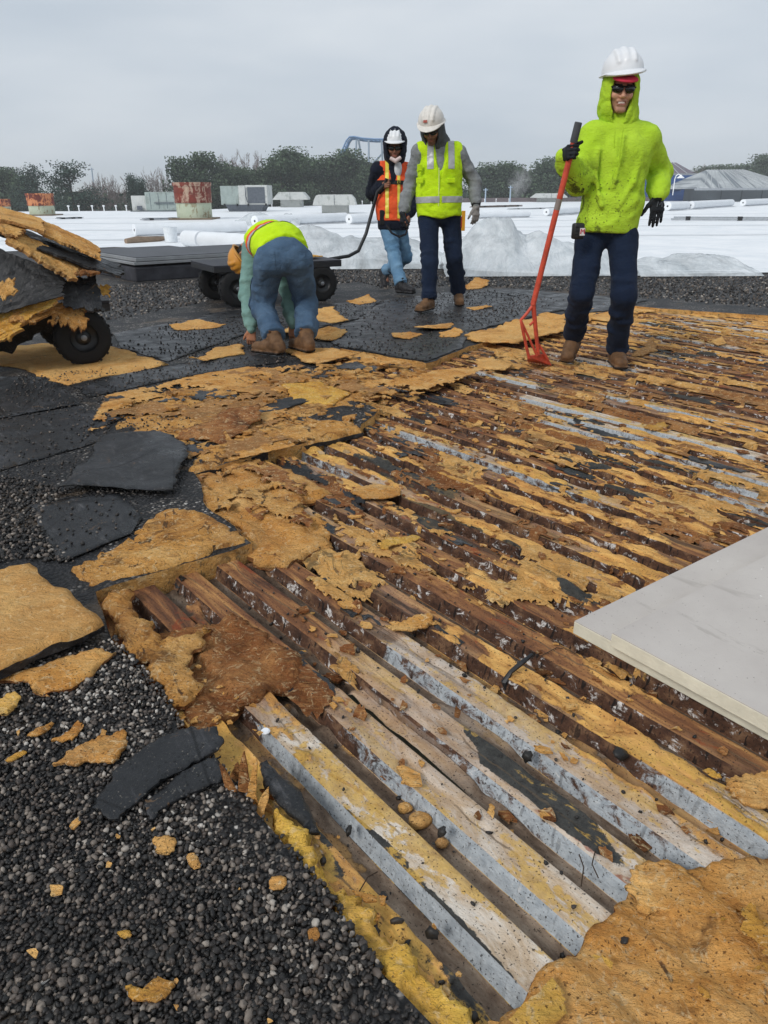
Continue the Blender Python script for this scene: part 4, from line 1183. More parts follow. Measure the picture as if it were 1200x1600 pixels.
# loaded cart at the left edge
w1 = G(136, 569)
ang2 = ang + 0.03
ax2 = np.array([math.cos(ang2), math.sin(ang2), 0]); ay2 = np.array([-math.sin(ang2), math.cos(ang2), 0])
cc2 = w1 - ax2 * 0.5 + ay2 * 0.36
loaded = make_cart('cart heaped with torn roofing at the left edge', tuple(cc2), ang2, Lx=1.0, Wy=0.72, plate=(1.4, 0.85))

def plank(pts, th, m, label, name='roofing_scrap', side=None, seed=1, nu=44, nv=20, rag=0.03, rough=0.010, cat='roofing debris', group='debris heaped on the cart'):
    """torn board between four corners a, b (near edge), c, d (far edge), th thick along its normal"""
    a, b, c, d = [np.asarray(p, float) for p in pts]
    s, t = np.meshgrid(np.linspace(0, 1, nu), np.linspace(0, 1, nv), indexing='ij')
    r = np.random.RandomState(seed)
    e_s = np.linalg.norm(b - a); e_t = np.linalg.norm(d - a)
    ds = (fbm(t * 8 + seed, s * 0 + seed, seed=seed, o=5, g=.75) - .5) * rag * 2 / max(e_s, .05)
    dt = (fbm(s * 12 + seed, t * 0 + seed * 2, seed=seed + 3, o=5, g=.75) - .5) * rag * 2 / max(e_t, .05)
    S = s + ds * np.abs(s * 2 - 1); T = t + dt * np.abs(t * 2 - 1)
    Pm = (a[None, None] * ((1 - S) * (1 - T))[..., None] + b * (S * (1 - T))[..., None] + c * (S * T)[..., None] + d * ((1 - S) * T)[..., None])
    n_ = np.cross(b - a, d - a); n_ /= np.linalg.norm(n_)
    if n_[2] < 0:
        n_ = -n_
    h = (fbm(s * e_s * 10, t * e_t * 26, seed=seed + 9, o=5, g=.65) - .5) * rough * 2 + (fbm(s * 3, t * 2, seed=seed + 19, o=2) - .5) * 0.018
    top = Pm + n_ * h[..., None]
    th = th * (0.55 if th < 0.1 else 1.0)
    bot = Pm + n_ * (h * 0.8 - th * (0.5 + 0.9 * fbm(s * 8, t * 8, seed=seed + 2)))[..., None]
    V = np.concatenate([top.reshape(-1, 3), bot.reshape(-1, 3)])
    cen = V.mean(0)
    N = nu * nv
    F, mi = [], []
    for i in range(nu - 1):
        for j in range(nv - 1):
            q = [i * nv + j, (i + 1) * nv + j, (i + 1) * nv + j + 1, i * nv + j + 1]
            F.append(q); mi.append(0); F.append([x + N for x in reversed(q)]); mi.append(1)
    for i in range(nu - 1):
        for j in (0, nv - 1):
            q = [i * nv + j, (i + 1) * nv + j, (i + 1) * nv + j + N, i * nv + j + N]
            F.append(q if j else q[::-1]); mi.append(1)
    for j in range(nv - 1):
        for i in (0, nu - 1):
            q = [i * nv + j, i * nv + j + 1, i * nv + j + 1 + N, i * nv + j + N]
            F.append(q if i == 0 else q[::-1]); mi.append(1)
    me = mesh(name, V - cen, F, [m, side or m], mi=mi)
    return obj(name, me, None, tuple(cen), label=label, cat=cat, group=group)

Q = P
plank([Q(-130, 310, 5.0), Q(70, 361, 5.1), Q(66, 341, 5.5), Q(-130, 285, 5.4)], 0.04, M_OR, 'topmost orange board on the cart heap', side=M_BRN, seed=201)
plank([Q(60, 360, 5.15), Q(156, 404, 5.2), Q(156, 384, 5.6), Q(64, 341, 5.6)], 0.03, M_OR, 'long orange board sloping down the right of the cart heap', side=M_MIX, seed=202)
plank([Q(-120, 318, 4.95), Q(150, 420, 5.15), Q(192, 414, 5.5), Q(-120, 300, 5.4)], 0.05, M_FELT, 'black felt layer under the topmost orange board', seed=203)
plank([Q(60, 388, 5.0), Q(190, 432, 5.2), Q(194, 420, 5.4), Q(80, 380, 5.3)], 0.03, M_FELT, 'black felt edge jutting right from the cart heap', seed=204)
plank([Q(15, 376, 4.85), Q(112, 436, 4.95), Q(135, 420, 5.2), Q(0, 345, 5.1)], 0.04, M_MIX, 'brown splintered board across the front of the cart heap', side=M_BRN, seed=205, rag=0.06, rough=0.02)
plank([Q(-110, 335, 4.9), Q(30, 372, 4.92), Q(40, 352, 5.15), Q(-110, 315, 5.1)], 0.03, M_MIX, 'splintered pale board at the left of the cart heap', side=M_BRN, seed=206, rag=0.05, rough=0.02)
plank([Q(-110, 520, 4.75), Q(98, 462, 4.95), Q(100, 428, 5.05), Q(-110, 345, 4.95)], 0.04, M_FELT, 'large black felt sheet hanging down the front of the cart heap', seed=207, nv=16, rag=0.03)
plank([Q(100, 480, 5.0), Q(162, 484, 5.1), Q(150, 425, 5.25), Q(100, 440, 5.1)], 0.03, M_FELT, 'black felt flap above the cart wheel', seed=208)
plank([Q(-110, 560, 4.7), Q(15, 530, 4.78), Q(85, 466, 4.98), Q(-110, 500, 4.9)], 0.04, M_YEL, 'ragged orange sheet hanging low at the left of the wheel', side=M_MIX, seed=209, rag=0.09, rough=0.025)
plank([Q(20, 500, 4.85), Q(60, 505, 4.9), Q(110, 470, 5.1), Q(30, 478, 5.0)], 0.03, M_OR, 'orange torn layer between the felt and the wheel', side=M_MIX, seed=210, rag=0.06, rough=0.02)
plank([Q(78, 500, 4.95), Q(132, 516, 5.0), Q(135, 478, 5.15), Q(80, 476, 5.05)], 0.03, M_MIX, 'orange torn corner hanging over the cart wheel', side=M_BRN, seed=211, rag=0.06, rough=0.02)
plank([Q(0, 468, 4.72), Q(24, 456, 4.74), Q(26, 434, 4.80), Q(0, 438, 4.78)], 0.02, M_MIX, 'yellow patch stuck on the hanging felt sheet', seed=212, rag=0.05, nu=12, rough=0.012)
plank([Q(150, 460, 5.15), Q(172, 462, 5.2), Q(170, 445, 5.3), Q(150, 448, 5.2)], 0.015, M_YEL, 'small yellow tuft at the right of the cart heap', seed=213, rag=0.05, nu=10, rough=0.015)
plank([Q(95, 428, 4.98), Q(150, 426, 5.1), Q(168, 415, 5.3), Q(110, 412, 5.2)], 0.03, M_BRN, 'broken brown board under the sloping boards', seed=214, rag=0.06, rough=0.02)
plank([Q(-120, 540, 5.0), Q(100, 480, 5.2), Q(110, 440, 5.6), Q(-120, 440, 5.5)], 0.20, M_FELT, 'dark packed felt filling the cart heap', seed=215)
# a worn piece lying on the empty cart
plank([e + np.array([0, 0, 0.455]) for e in (cc - ax * 0.45 - ay * 0.25, cc - ax * 0.05 - ay * 0.3, cc + ax * 0.0 + ay * 0.1, cc - ax * 0.4 + ay * 0.1)], 0.015, M_MIX, 'tan board scrap on the empty cart bed', seed=216, group='torn insulation scraps', name='insulation_scrap')
plank([e + np.array([0, 0, 0.455]) for e in (cc + ax * 0.25 - ay * 0.2, cc + ax * 0.6 - ay * 0.2, cc + ax * 0.6 + ay * 0.15, cc + ax * 0.25 + ay * 0.2)], 0.015, M_YEL, 'yellowish scrap on the right end of the empty cart bed', seed=217, group='torn insulation scraps', name='insulation_scrap')

# low black roof hatch with metal-edged lids
M_ALU = simple('weathered_aluminium', '#9a9c9e', rough=0.45, metal=0.35, var=0.15, scale=6)
M_TARWALL = simple('tarred_curb', '#333338', rough=0.7, var=0.45, scale=5, bump=0.6, bscale=12, bdist=0.02)
M_LID = simple('dusty_black_lid', '#3c3d42', rough=0.5, var=0.3, scale=2.2)
hc = G(213, 441)
hl_ = loc2(hc)
lid_z = P(213, 414, hc[1])[2]
hr = loc2(G(283, 394, lid_z))
hb = loc2(G(350, 398, lid_z))
hatch = empty('roof_hatch', tuple(hc), TH, label='low black roof hatch with two metal-edged lids', cat='roof hatch')
dv1 = max(0.9, hr[0] - hl_[0]); du1 = 2.2
b = MB(); b.box((dv1 * 0.95, du1 / 2, lid_z / 2 - 0.02), (dv1 * 1.9, du1, lid_z - 0.03), bev=0.02); b.build('curb', M_TARWALL, hatch)
for i, (x0, x1) in enumerate(((0.0, dv1 - 0.02), (dv1 + 0.03, dv1 * 1.9))):
    b = MB(); b.box(((x0 + x1) / 2, du1 / 2, lid_z + 0.012 - 0.01 * i), (x1 - x0, du1 + 0.02, 0.035), bev=0.004)
    b.box(((x0 + x1) / 2 + 0.012, du1 / 2, lid_z + 0.060 - 0.03 * i), (x1 - x0 - 0.05, du1 - 0.03, 0.045), bev=0.004)
    ld = b.build('lid_frame', M_ALU, hatch)
    b = MB(); b.box(((x0 + x1) / 2 + 0.012, du1 / 2, lid_z + 0.087 - 0.03 * i), (x1 - x0 - 0.09, du1 - 0.07, 0.008), bev=0.002); b.build('lid_top', M_LID, ld)
b = MB(); b.tube([(dv1 + 0.0, -0.06, lid_z - 0.03), (dv1, -0.06, lid_z + 0.10)], 0.045, 12); b.build('latch', M_STEEL, hatch, smooth=True)

# rolls of white membrane
M_ROLL = simple('rolled_membrane', '#e6e9ec', rough=0.5, var=0.05, scale=3, bump=0.25, bscale=6, bdist=0.03)
M_DARK = simple('dark_core', '#2a2b2d', rough=0.9)
def roll(a, b, dia, label):
    A, B = G(*a, 0.03), G(*b, 0.03)
    c = (A + B) / 2
    d = Vector(B - A); Ln = d.length; d.normalize()
    e = empty('membrane_roll', tuple(c), math.atan2(d.y, d.x), label=label, cat='roll', group='rolls of white roofing')
    r = dia / 2
    Rm = Matrix.Rotation(math.radians(90), 3, 'Y')
    m_ = MB()
    n_ = 14
    prof = [(r * 0.22, -Ln / 2 + 0.02), (r * 0.9, -Ln / 2), (r * 0.99, -Ln / 2 + 0.01)] + [(r * (1 + 0.012 * math.sin(i * 2.1 + Ln)), -Ln / 2 + Ln * i / n_) for i in range(1, n_)] + [(r * 0.99, Ln / 2 - 0.01), (r * 0.9, Ln / 2), (r * 0.22, Ln / 2 - 0.02)]
    m_.lathe(prof, 24, Rm, (0, 0, r))
    m_.build('sheet', M_ROLL, e, smooth=50)
    k_ = MB(); k_.tube([(-Ln / 2 + 0.015, 0, r), (Ln / 2 - 0.015, 0, r)], r * 0.22, 12); k_.build('core', M_DARK, e)
    fl = MB(); fl.box((0, -r * 1.25, 0.004), (Ln * 0.98, r * 1.6, 0.006)); fl.build('loose_flap', M_ROLL, e)
    return e
roll((210, 369), (384, 363), 0.32, 'long white roll left of the bending worker beyond the hatch')
roll((318, 388), (402, 394), 0.34, 'plastic-wrapped white roll just left of the bending worker')
roll((292, 385), (316, 387), 0.34, 'short unwrapped white roll end beside the wrapped roll')
roll((398, 354), (540, 347), 0.36, 'white roll above the bending worker\'s back')
roll((545, 350), (640, 345), 0.34, 'white roll behind the cart puller')
roll((735, 341), (826, 339), 0.34, 'white roll right of the yellow-vest worker\'s hand')
roll((853, 337), (905, 333), 0.34, 'white roll behind the shovel shaft')
roll((1042, 329), (1072, 327), 0.5, 'short white roll right of the hoodie man\'s glove')
roll((1078, 327), (1142, 322), 0.5, 'white roll in the middle of the three at the right')
roll((1160, 322), (1240, 317), 0.5, 'white roll at the right edge of the far roof')
M_TARP = simple('brown_tarp', '#8d7a68', rough=0.8, var=0.2)
q = MB(); a, b = G(197, 381, 0), G(258, 377, 0)
q.tube([a + [0, 0, .06], a * .7 + b * .3 + np.array([0, 0, .08]), a * .4 + b * .6 + np.array([0, 0, .06]), b + [0, 0, .07]], [0.06, 0.085, 0.08, 0.05], 10)
q.build('rolled_tarp', M_TARP, smooth=True, label='brown rolled tarp at the edge of the white roof', cat='tarp')
q = MB(); c = G(268, 379)
q.lathe([(0.0, 0.01), (0.15, 0.01), (0.17, 0.36), (0.18, 0.37), (0.165, 0.36), (0.14, 0.03), (0, 0.03)], 20, None, tuple(c))
q.build('bucket', simple('translucent_white', '#dfe3e6', rough=0.4), smooth=True, label='white plastic bucket by the brown tarp', cat='bucket')

def strip(a, b, wd, hh, label, m, n=2):
    A, B = G(*a), G(*b)
    e = empty('metal_strip', tuple((A + B) / 2), line_dir(A, B), label=label, cat='metal strip', group='flashing lengths on the white roof')
    Ln = np.linalg.norm(B - A)
    for i in range(n):
        q = MB(); q.box((0.1 * i, 0.02 * i, 0.03 + hh / n * (i + 0.5)), (Ln, wd * (1 - 0.1 * i), hh / n * 0.8)); q.build('length', m, e)
    for t_ in (-0.35, 0.1, 0.4):
        q = MB(); q.box((Ln * t_, 0, 0.03 + hh / 2), (0.18, wd * 1.05, hh * 1.05)); q.build('block', M_DARK, e)
    return e
M_GALV = simple('galvanised', '#9ea3a8', rough=0.5, metal=0.3, var=0.15)
strip((1048, 345), (1230, 346), 0.25, 0.14, 'long stacked metal lengths on the white roof at the right edge', M_GALV)
strip((90, 343), (125, 342), 0.5, 0.06, 'short grey strip near the far rusty vent', M_GALV)
strip((222, 345), (300, 343), 0.5, 0.08, 'grey strip left of the large rusty vent', M_GALV)
strip((740, 325), (810, 323), 0.8, 0.12, 'dark strip near the far edge beyond the yellow-vest worker', simple('brown_lumber', '#6f625a'))
strip((795, 328), (870, 326), 0.4, 0.06, 'thin strip above the roll behind the shovel', M_GALV)

# heaps of clear plastic film
def m_film():
    t = NT('plastic_film', 0.32, 0.5)
    col = t.ramp(t.noise(3, t.pos(), 5, 0.7, 1.0), [(0.3, lin('#bfc7cb')), (0.65, lin('#e4e8ea'))])
    t.base(col)
    t.b.inputs['Subsurface Weight'].default_value = 0.0
    t.set(t.b.inputs['Alpha'], t.ramp(t.noise(2.2, t.pos((1, 1, 0.6)), 4, 0.6, 1.0), [(0.35, 0.42), (0.65, 0.85)]))
    t.bump(t.noise(5, t.pos((1.4, 1, 0.35)), 4, 0.55, 1.8), 0.7, 0.05)
    return t.m
M_FILM = m_film()
def film(top_px, base_y, Y0, label, depth=1.2, seed=1, kind=None):
    """crumpled plastic: the crest follows the photo's silhouette, the sheet falls to the roof both ways in folds"""
    xs = np.array([p[0] for p in top_px], float); ys = np.array([p[1] for p in top_px], float)
    n = 120
    X = np.linspace(xs[0], xs[-1], n)
    Yt = np.interp(X, xs, ys)
    base = [P(x, y, Y0) for x, y in zip(X, Yt)]
    bx_ = np.array([b[0] for b in base]); hz = np.maximum(0.02, np.array([b[2] for b in base]))
    m_ = 34
    ts = np.linspace(-1, 1, m_)
    B_, T_ = np.meshgrid(bx_, ts, indexing='ij')
    Hh = np.broadcast_to(hz[:, None], B_.shape)
    dep = np.where(T_ < 0, depth * 0.55, depth * 0.5)
    fold = 1 - np.abs(fbm(B_ * 1.5 + T_ * 0.9, T_ * 1.3 + seed, seed=seed, o=3, g=.5) - .5) * 4.2
    z = Hh * (1 - np.abs(T_) ** 1.3) * (0.80 + 0.20 * fold) + 0.02 + 0.05 * (1 - T_ * T_) * fold
    yy = Y0 + T_ * dep + 0.22 * (fold - 0.5) * (1 - np.abs(T_))
    xx = B_ + 0.10 * (fbm(T_ * 3, B_ * 2, seed=seed + 4) - .5)
    V = np.stack([xx, yy, z], -1).reshape(-1, 3)
    c = V.mean(0); c[2] = 0
    i = np.arange(n - 1)[:, None] * m_ + np.arange(m_ - 1)[None, :]
    F = np.stack([i, i + m_, i + m_ + 1, i + 1], -1).reshape(-1, 4)
    return obj('plastic_sheet', mesh('plastic_sheet', V - c, F, M_FILM, smooth=True), None, tuple(c), label=label, cat='plastic sheet', group='crumpled plastic film')
film([(690, 405), (725, 378), (748, 352), (775, 341), (800, 342), (810, 365), (822, 374), (840, 362), (858, 364), (875, 372), (900, 376), (940, 388), (985, 403), (1000, 412)], 430, 11.6, 'tall crumpled plastic film heap between the standing workers', 1.3, 5)
film([(425, 372), (460, 358), (500, 356), (530, 362), (570, 366), (620, 372), (660, 385), (700, 398)], 405, 12.8, 'low crumpled plastic film behind the empty cart', 1.3, 6)
film([(985, 412), (1020, 405), (1060, 403), (1110, 404), (1150, 410), (1172, 424)], 430, 11.2, 'flat plastic film flap at the gravel edge on the right', 0.8, 7)
film([(368, 345), (385, 336), (405, 334), (425, 340), (440, 338), (455, 333), (470, 345)], 348, 30.0, 'small plastic bundle in front of the tall air unit', 1.0, 8)

# ------------------------------------------------------------------ vents and machines on the far roof
def m_rust(name, paint, rust, lo, hi, seed=0.0):
    t = NT(name, 0.7, 0.3)
    p = t.co((1, 1, 1), (seed, seed, 0))
    n = t.noise(2.2, p, 6, 0.75, 0.8)
    c = t.ramp(t.noise(3.5, p, 5, 0.7), [(0.3, lin(paint[0])), (0.7, lin(paint[1]))])
    r_ = t.ramp(t.noise(5, p, 5, 0.7), [(0.3, lin(rust[0])), (0.7, lin(rust[1]))])
    run = t.noise(7, t.co((1, 1, 0.12), (seed, 0, 0)), 4, 0.6)
    f = t.step(t.math('ADD', n, t.math('MULTIPLY', t.math('SUBTRACT', run, 0.5), 0.4)), lo, hi)
    t.base(t.mix(f, c, r_))
    t.bump(n, 0.3, 0.02)
    return t.m
M_RRED = m_rust('red_rust_drum', ('#a08070', '#b8a08a'), ('#5e2a22', '#84392a'), 0.40, 0.50)
M_RORG = m_rust('peeling_red_drum', ('#c8794a', '#c88a60'), ('#5c2a24', '#7a382c'), 0.46, 0.52, 3.0)
M_GRN = m_rust('pale_green_paint', ('#a9b39a', '#bcc2ac'), ('#84765a', '#9a9478'), 0.55, 0.62)
M_UNIT = m_rust('grey_green_sheet', ('#8d9a96', '#a3aeaa'), ('#77827e', '#949a94'), 0.5, 0.65)
M_UNITD = simple('dark_grille', '#5a6068', rough=0.7, var=0.2)
M_PALE = m_rust('pale_metal', ('#b9bcba', '#c9cac6'), ('#9aa09c', '#aeb0aa'), 0.5, 0.65)

def vent(px_c, by, ty, wpx, label, m_up, split=0.46):
    base = G(px_c, by)
    Y = base[1]
    k_ = Y / (FPX * math.cos(PITCH) ** 0 ) * 0.92
    wd = np.linalg.norm(P(px_c + wpx / 2, by, Y) - P(px_c - wpx / 2, by, Y))
    H = P(px_c, ty, Y)[2]
    e = empty('exhaust_vent', tuple(base), label=label, cat='vent', group='rusty drum vents on the far roof')
    r = wd / 2
    q = MB(); q.lathe([(r * 0.94, 0.0), (r * 0.94, H * split), (r * 0.9, H * split)], 28); q.build('base', M_GRN, e, smooth=True)
    q = MB(); q.lathe([(r * 0.9, H * split - 0.01), (r * 0.985, H * split - 0.01), (r * 0.985, H * 0.9), (r * 1.03, H * 0.9), (r * 1.03, H), (r * 0.95, H), (r * 0.93, H * 0.8), (0, H * 0.8)], 28); q.build('drum', m_up, e, smooth=True)
    q = MB()
    for z in (H * split + 0.03, H * 0.72):
        q.lathe([(r * 0.985, z), (r * 1.005, z + 0.005), (r * 1.005, z + 0.03), (r * 0.985, z + 0.035)], 28)
    q.build('band', m_up, e, smooth=True)
    q = MB(); q.box((0, 0, 0.05), (wd * 1.15, wd * 1.15, 0.06)); q.build('curb', simple('rusty_curb', '#7a6a58'), e)
    return e
vent(305, 343, 285, 57, 'large red and green rusty drum vent in front of the pines', M_RRED)
vent(67, 337, 302, 40, 'smaller drum vent with peeling orange paint above the cart heap', M_RORG)
vent(3, 332, 311, 30, 'drum vent cut by the left edge of the picture', M_RORG)

def unit(x0, x1, by, ty, label, depth, parts):
    base = G((x0 + x1) / 2, by)
    Y = base[1]
    wd = np.linalg.norm(P(x1, by, Y) - P(x0, by, Y)); H = P((x0 + x1) / 2, ty, Y)[2]
    e = empty('air_unit', tuple(base), 0.0, label=label, cat='air unit', group='air handling units on the far roof')
    parts(e, wd, H, depth)
    return e
def parts_a(e, w_, H, d):
    q = MB(); q.box((w_ * 0.17, d / 2, H * 0.53), (w_ * 0.66, d, H * 0.94), bev=0.02); q.build('cabinet', M_UNIT, e)
    q = MB(); q.box((-w_ * 0.32, d / 2, H * 0.42), (w_ * 0.32, d * 0.9, H * 0.8), bev=0.02); q.build('side_cabinet', M_PALE, e)
    q = MB(); q.box((w_ * 0.25, -0.06, H * 0.45), (w_ * 0.42, 0.10, 0.06)); q.build('rail', M_UNITD, e)
    q = MB(); q.box((-w_ * 0.30, -0.012, H * 0.2), (w_ * 0.12, 0.02, H * 0.22)); q.build('grille', M_UNITD, e)
    for i in range(3):
        q = MB(); q.box((-w_ * 0.05 + i * w_ * 0.18, -0.008, H * 0.55), (0.025, 0.012, H * 0.8)); q.build('panel_joint', M_UNITD, e)
    q = MB(); q.box((0, d / 2, H * 0.03), (w_ * 1.02, d * 1.05, H * 0.06)); q.build('base', M_UNITD, e)
def parts_b(e, w_, H, d):
    q = MB(); q.box((-w_ * 0.25, d / 2, H * 0.62), (w_ * 0.48, d, H * 0.7), bev=0.02); q.build('cabinet', M_UNIT, e)
    q = MB(); q.box((-w_ * 0.04, d / 2, H * 0.62), (w_ * 0.14, d * 1.02, H * 0.72), bev=0.02); q.build('door', M_PALE, e)
    q = MB(); q.box((w_ * 0.26, d / 2, H * 0.63), (w_ * 0.46, d, H * 0.73), bev=0.02); q.build('coil_frame', M_PALE, e)
    q = MB(); q.box((w_ * 0.26, -0.012, H * 0.62), (w_ * 0.36, 0.02, H * 0.60)); q.build('coil', M_UNITD, e)
    q = MB(); q.tube([(w_ * 0.06, -0.08, H * 0.9), (w_ * 0.04, -0.1, H * 0.6), (w_ * 0.07, -0.08, H * 0.35)], 0.03, 8); q.build('pipe', M_UNITD, e)
    q = MB(); n_ = 12; q.lathe([(w_ * 0.40 * 1.2, 0.0), (w_ * 0.48 * 1.2, H * 0.27), (0, H * 0.27)], 4, Matrix.Rotation(math.pi / 4, 3, 'Z'), (0, d / 2, 0)); q.build('base', M_UNITD, e)
    for x_ in (-0.42, -0.15, 0.08, 0.45):
        q = MB(); q.box((w_ * x_, -0.03, H * 0.26), (0.10, 0.05, 0.16)); q.build('bracket', M_DARK, e)
unit(205, 276, 331, 300, 'long grey-green air unit left of the large rusty vent', 2.5, parts_a)
unit(346, 420, 331, 289, 'tall air unit with a dark coil panel', 2.5, parts_b)

def hood(x0, x1, by, ty, label, style):
    base = G((x0 + x1) / 2, by); Y = base[1]
    wd = np.linalg.norm(P(x1, by, Y) - P(x0, by, Y)); H = P((x0 + x1) / 2, ty, Y)[2]
    e = empty('hooded_vent', tuple(base), label=label, cat='vent', group='sheet metal hooded vents')
    q = MB(); q.box((0, wd * 0.3, H * 0.3), (wd * 0.62, wd * 0.5, H * 0.6)); q.build('base', M_PALE, e)
    d = wd * 0.85
    if style == 'gable':
        pr = [(-wd / 2, H * 0.55), (-wd * 0.32, H), (wd * 0.36, H), (wd / 2, H * 0.62), (wd / 2, H * 0.5), (-wd / 2, H * 0.5)]
    else:
        pr = [(-wd / 2, H * 0.45), (-wd * 0.47, H * 0.72), (-wd * 0.42, H * 0.95), (-wd * 0.36, H), (wd * 0.38, H), (wd * 0.46, H * 0.8), (wd / 2, H * 0.45)]
    n_ = len(pr)
    V = [(x, 0.0 - d * 0.2, z) for x, z in pr] + [(x, d * 0.8, z) for x, z in pr]
    F = [tuple(range(n_)), tuple(reversed(range(n_, 2 * n_)))] + [((i + 1) % n_, i, n_ + i, n_ + (i + 1) % n_) for i in range(n_)]
    q = MB(); q.add(V, F); q.build('hood', M_PALE, e)
    q = MB(); q.box((0, -d * 0.2 - 0.005, H * 0.72), (0.03, 0.01, H * 0.5)); q.build('joint', M_UNITD, e)
    return e
hood(428, 482, 324, 300, 'gable-hooded metal vent right of the tall air unit', 'gable')
hood(490, 557, 334, 304, 'rounded metal hood vent beside the gabled one', 'round')
hood(834, 884, 316, 302, 'low pale hood vent far behind the shovel shaft', 'gable')

# tiny white stanchions along the far edge
q = MB(); q.box((0, 0, 0.17), (0.06, 0.06, 0.34)); q.box((0, 0, 0.38), (0.13, 0.13, 0.09))
post0 = None
PX = [108, 124, 145, 163, 182, 198, 425, 440, 566, 580, 757, 775, 795]
for i, x in enumerate(PX):
    yb = np.interp(x, [0, 300, 400, 600, 900, 1200], [331, 329, 324, 319, 313, 311.5]) + 0.8
    g_ = G(x, yb)
    if post0 is None:
        post0 = q.build('edge_post', simple('white_paint', '#e8eaec', rough=0.5), loc=tuple(g_))
        o = post0
    else:
        o = post0.copy(); COL.objects.link(o); o.location = g_
    tag(o, ('first second third fourth fifth sixth seventh eighth ninth tenth eleventh twelfth thirteenth'.split()[i]) + ' tiny white post from the left along the far roof edge', 'post', 'white posts along the roof edge')

# ------------------------------------------------------------------ beyond the roof: parapet, buildings, coaster, trees
GZ = -9.0
M_BRICK = simple('dull_brick', '#6a5f60', var=0.2, scale=0.6)
M_DKROOF = simple('slate_strip', '#4b4a50', var=0.2, scale=0.5)
pz = MB()
a, b = G(700, 316.5), G(1500, 310.6)
pz.box(tuple((a + b) / 2 + np.array([0, 0, 0.25])), (np.linalg.norm(b - a), 0.4, 0.5), Matrix.Rotation(line_dir(a, b), 3, 'Z'))
pz.build('parapet_wall', M_BRICK, label='low brick parapet along the far right roof edge', cat='wall')

def m_seam(name, c1, c2):
    t = NT(name, 0.5, 0.4, 0.1)
    n = t.noise(0.35, t.co((1, 1, 0.3)), 5, 0.7, 0.3)
    st_ = t.noise(1.6, t.co((1, 0.05, 0.05)), 2, 0.5)
    t.base(t.mix(t.step(st_, 0.5, 0.62), t.ramp(n, [(0.3, lin(c1)), (0.7, lin(c2))]), lin('#6f767c')))
    return t.m
M_GREYROOF = m_seam('weathered_seam_roof', '#8e9396', '#c0c4c4')
M_PURP = m_seam('brown_purple_roof', '#5f5560', '#7c7078')
M_BLUE = simple('blue_cladding', '#2d4f86', rough=0.6, var=0.15)
M_GWALL = simple('grey_shed_wall', '#7d848a', rough=0.8, var=0.12, scale=0.4)

def hip(name, x0, x1, ye, yt, ridge, Y, depth, over, wall_m, roof_m, label, wall_in=0.12, seams=10):
    """building with a hipped roof: eaves at photo row ye between x0 and x1, ridge at row yt"""
    A, B = P(x0, ye, Y), P(x1, ye, Y)
    zt = P((x0 + x1) / 2, yt, Y + depth / 2)[2]
    ze = A[2]
    wd = B[0] - A[0]
    e = empty(name, (float((A[0] + B[0]) / 2), Y + depth / 2, GZ), label=label, cat='building')
    h = ze - GZ; t_ = zt - GZ
    ww, dd = wd * (1 - 2 * wall_in), depth * (1 - 2 * wall_in)
    q = MB(); q.box((0, 0, h / 2), (ww, dd, h)); q.build('wall', wall_m, e)
    rx0, rx1 = wd * (ridge[0] - 0.5), wd * (ridge[1] - 0.5)
    V = [(-wd / 2, -depth / 2, h), (wd / 2, -depth / 2, h), (wd / 2, depth / 2, h), (-wd / 2, depth / 2, h), (rx0, 0, t_), (rx1, 0, t_)]
    F = [(0, 1, 5, 4), (1, 2, 5), (2, 3, 4, 5), (3, 0, 4), (3, 2, 1, 0)]
    q = MB(); q.add(V, F); rf = q.build('roof', roof_m, e)
    q = MB()
    for i in range(1, seams):
        s = i / seams
        xb = -wd / 2 + wd * s
        xt = rx0 + (rx1 - rx0) * s
        q.tube([(xb, -depth / 2, h + 0.03), (xt, 0, t_ + 0.03)], 0.05, 4)
    q.build('seam', simple('seam_ribs', '#a9adb0', rough=0.5), rf)
    for i in range(3):
        q = MB(); q.box((ww * (-0.3 + 0.3 * i), -dd / 2 - 0.02, h - 1.1), (0.08, 0.05, 2.0)); q.build('post', M_UNITD, e)
    q = MB(); q.box((0, -depth / 2 - 0.05, h - 0.06), (wd * 1.01, 0.12, 0.22)); q.build('gutter', M_GALV, rf)
    return e
hip('pavilion', 1086, 1262, 295, 265, (0.26, 0.62), 92, 12, 0.5, M_GWALL, M_GREYROOF, 'grey pavilion with a streaked metal hip roof at the right', 0.19, 14)
hb_ = hip('blue_house', 1004, 1088, 272, 254, (0.3, 0.75), 105, 6, 0.5, M_BLUE, M_PURP, 'blue building with a brownish purple roof behind the hoodie man', 0.06, 6)
A, B = P(1044, 274, 103), P(1088, 274, 103); C_, D_ = P(1064, 296, 103), P(1044, 302, 103)
q = MB(); V = [tuple(x - np.array([0, dy, 0])) for dy in (0, 1.0) for x in (A, B, C_, D_)]
q.add(V, [(0, 1, 2, 3), (7, 6, 5, 4), (0, 4, 5, 1), (1, 5, 6, 2), (2, 6, 7, 3), (3, 7, 4, 0)])
bb = q.build('blue_canopy', M_BLUE, hb_); bb.data.transform(Matrix.Translation(-Vector(hb_.location)))
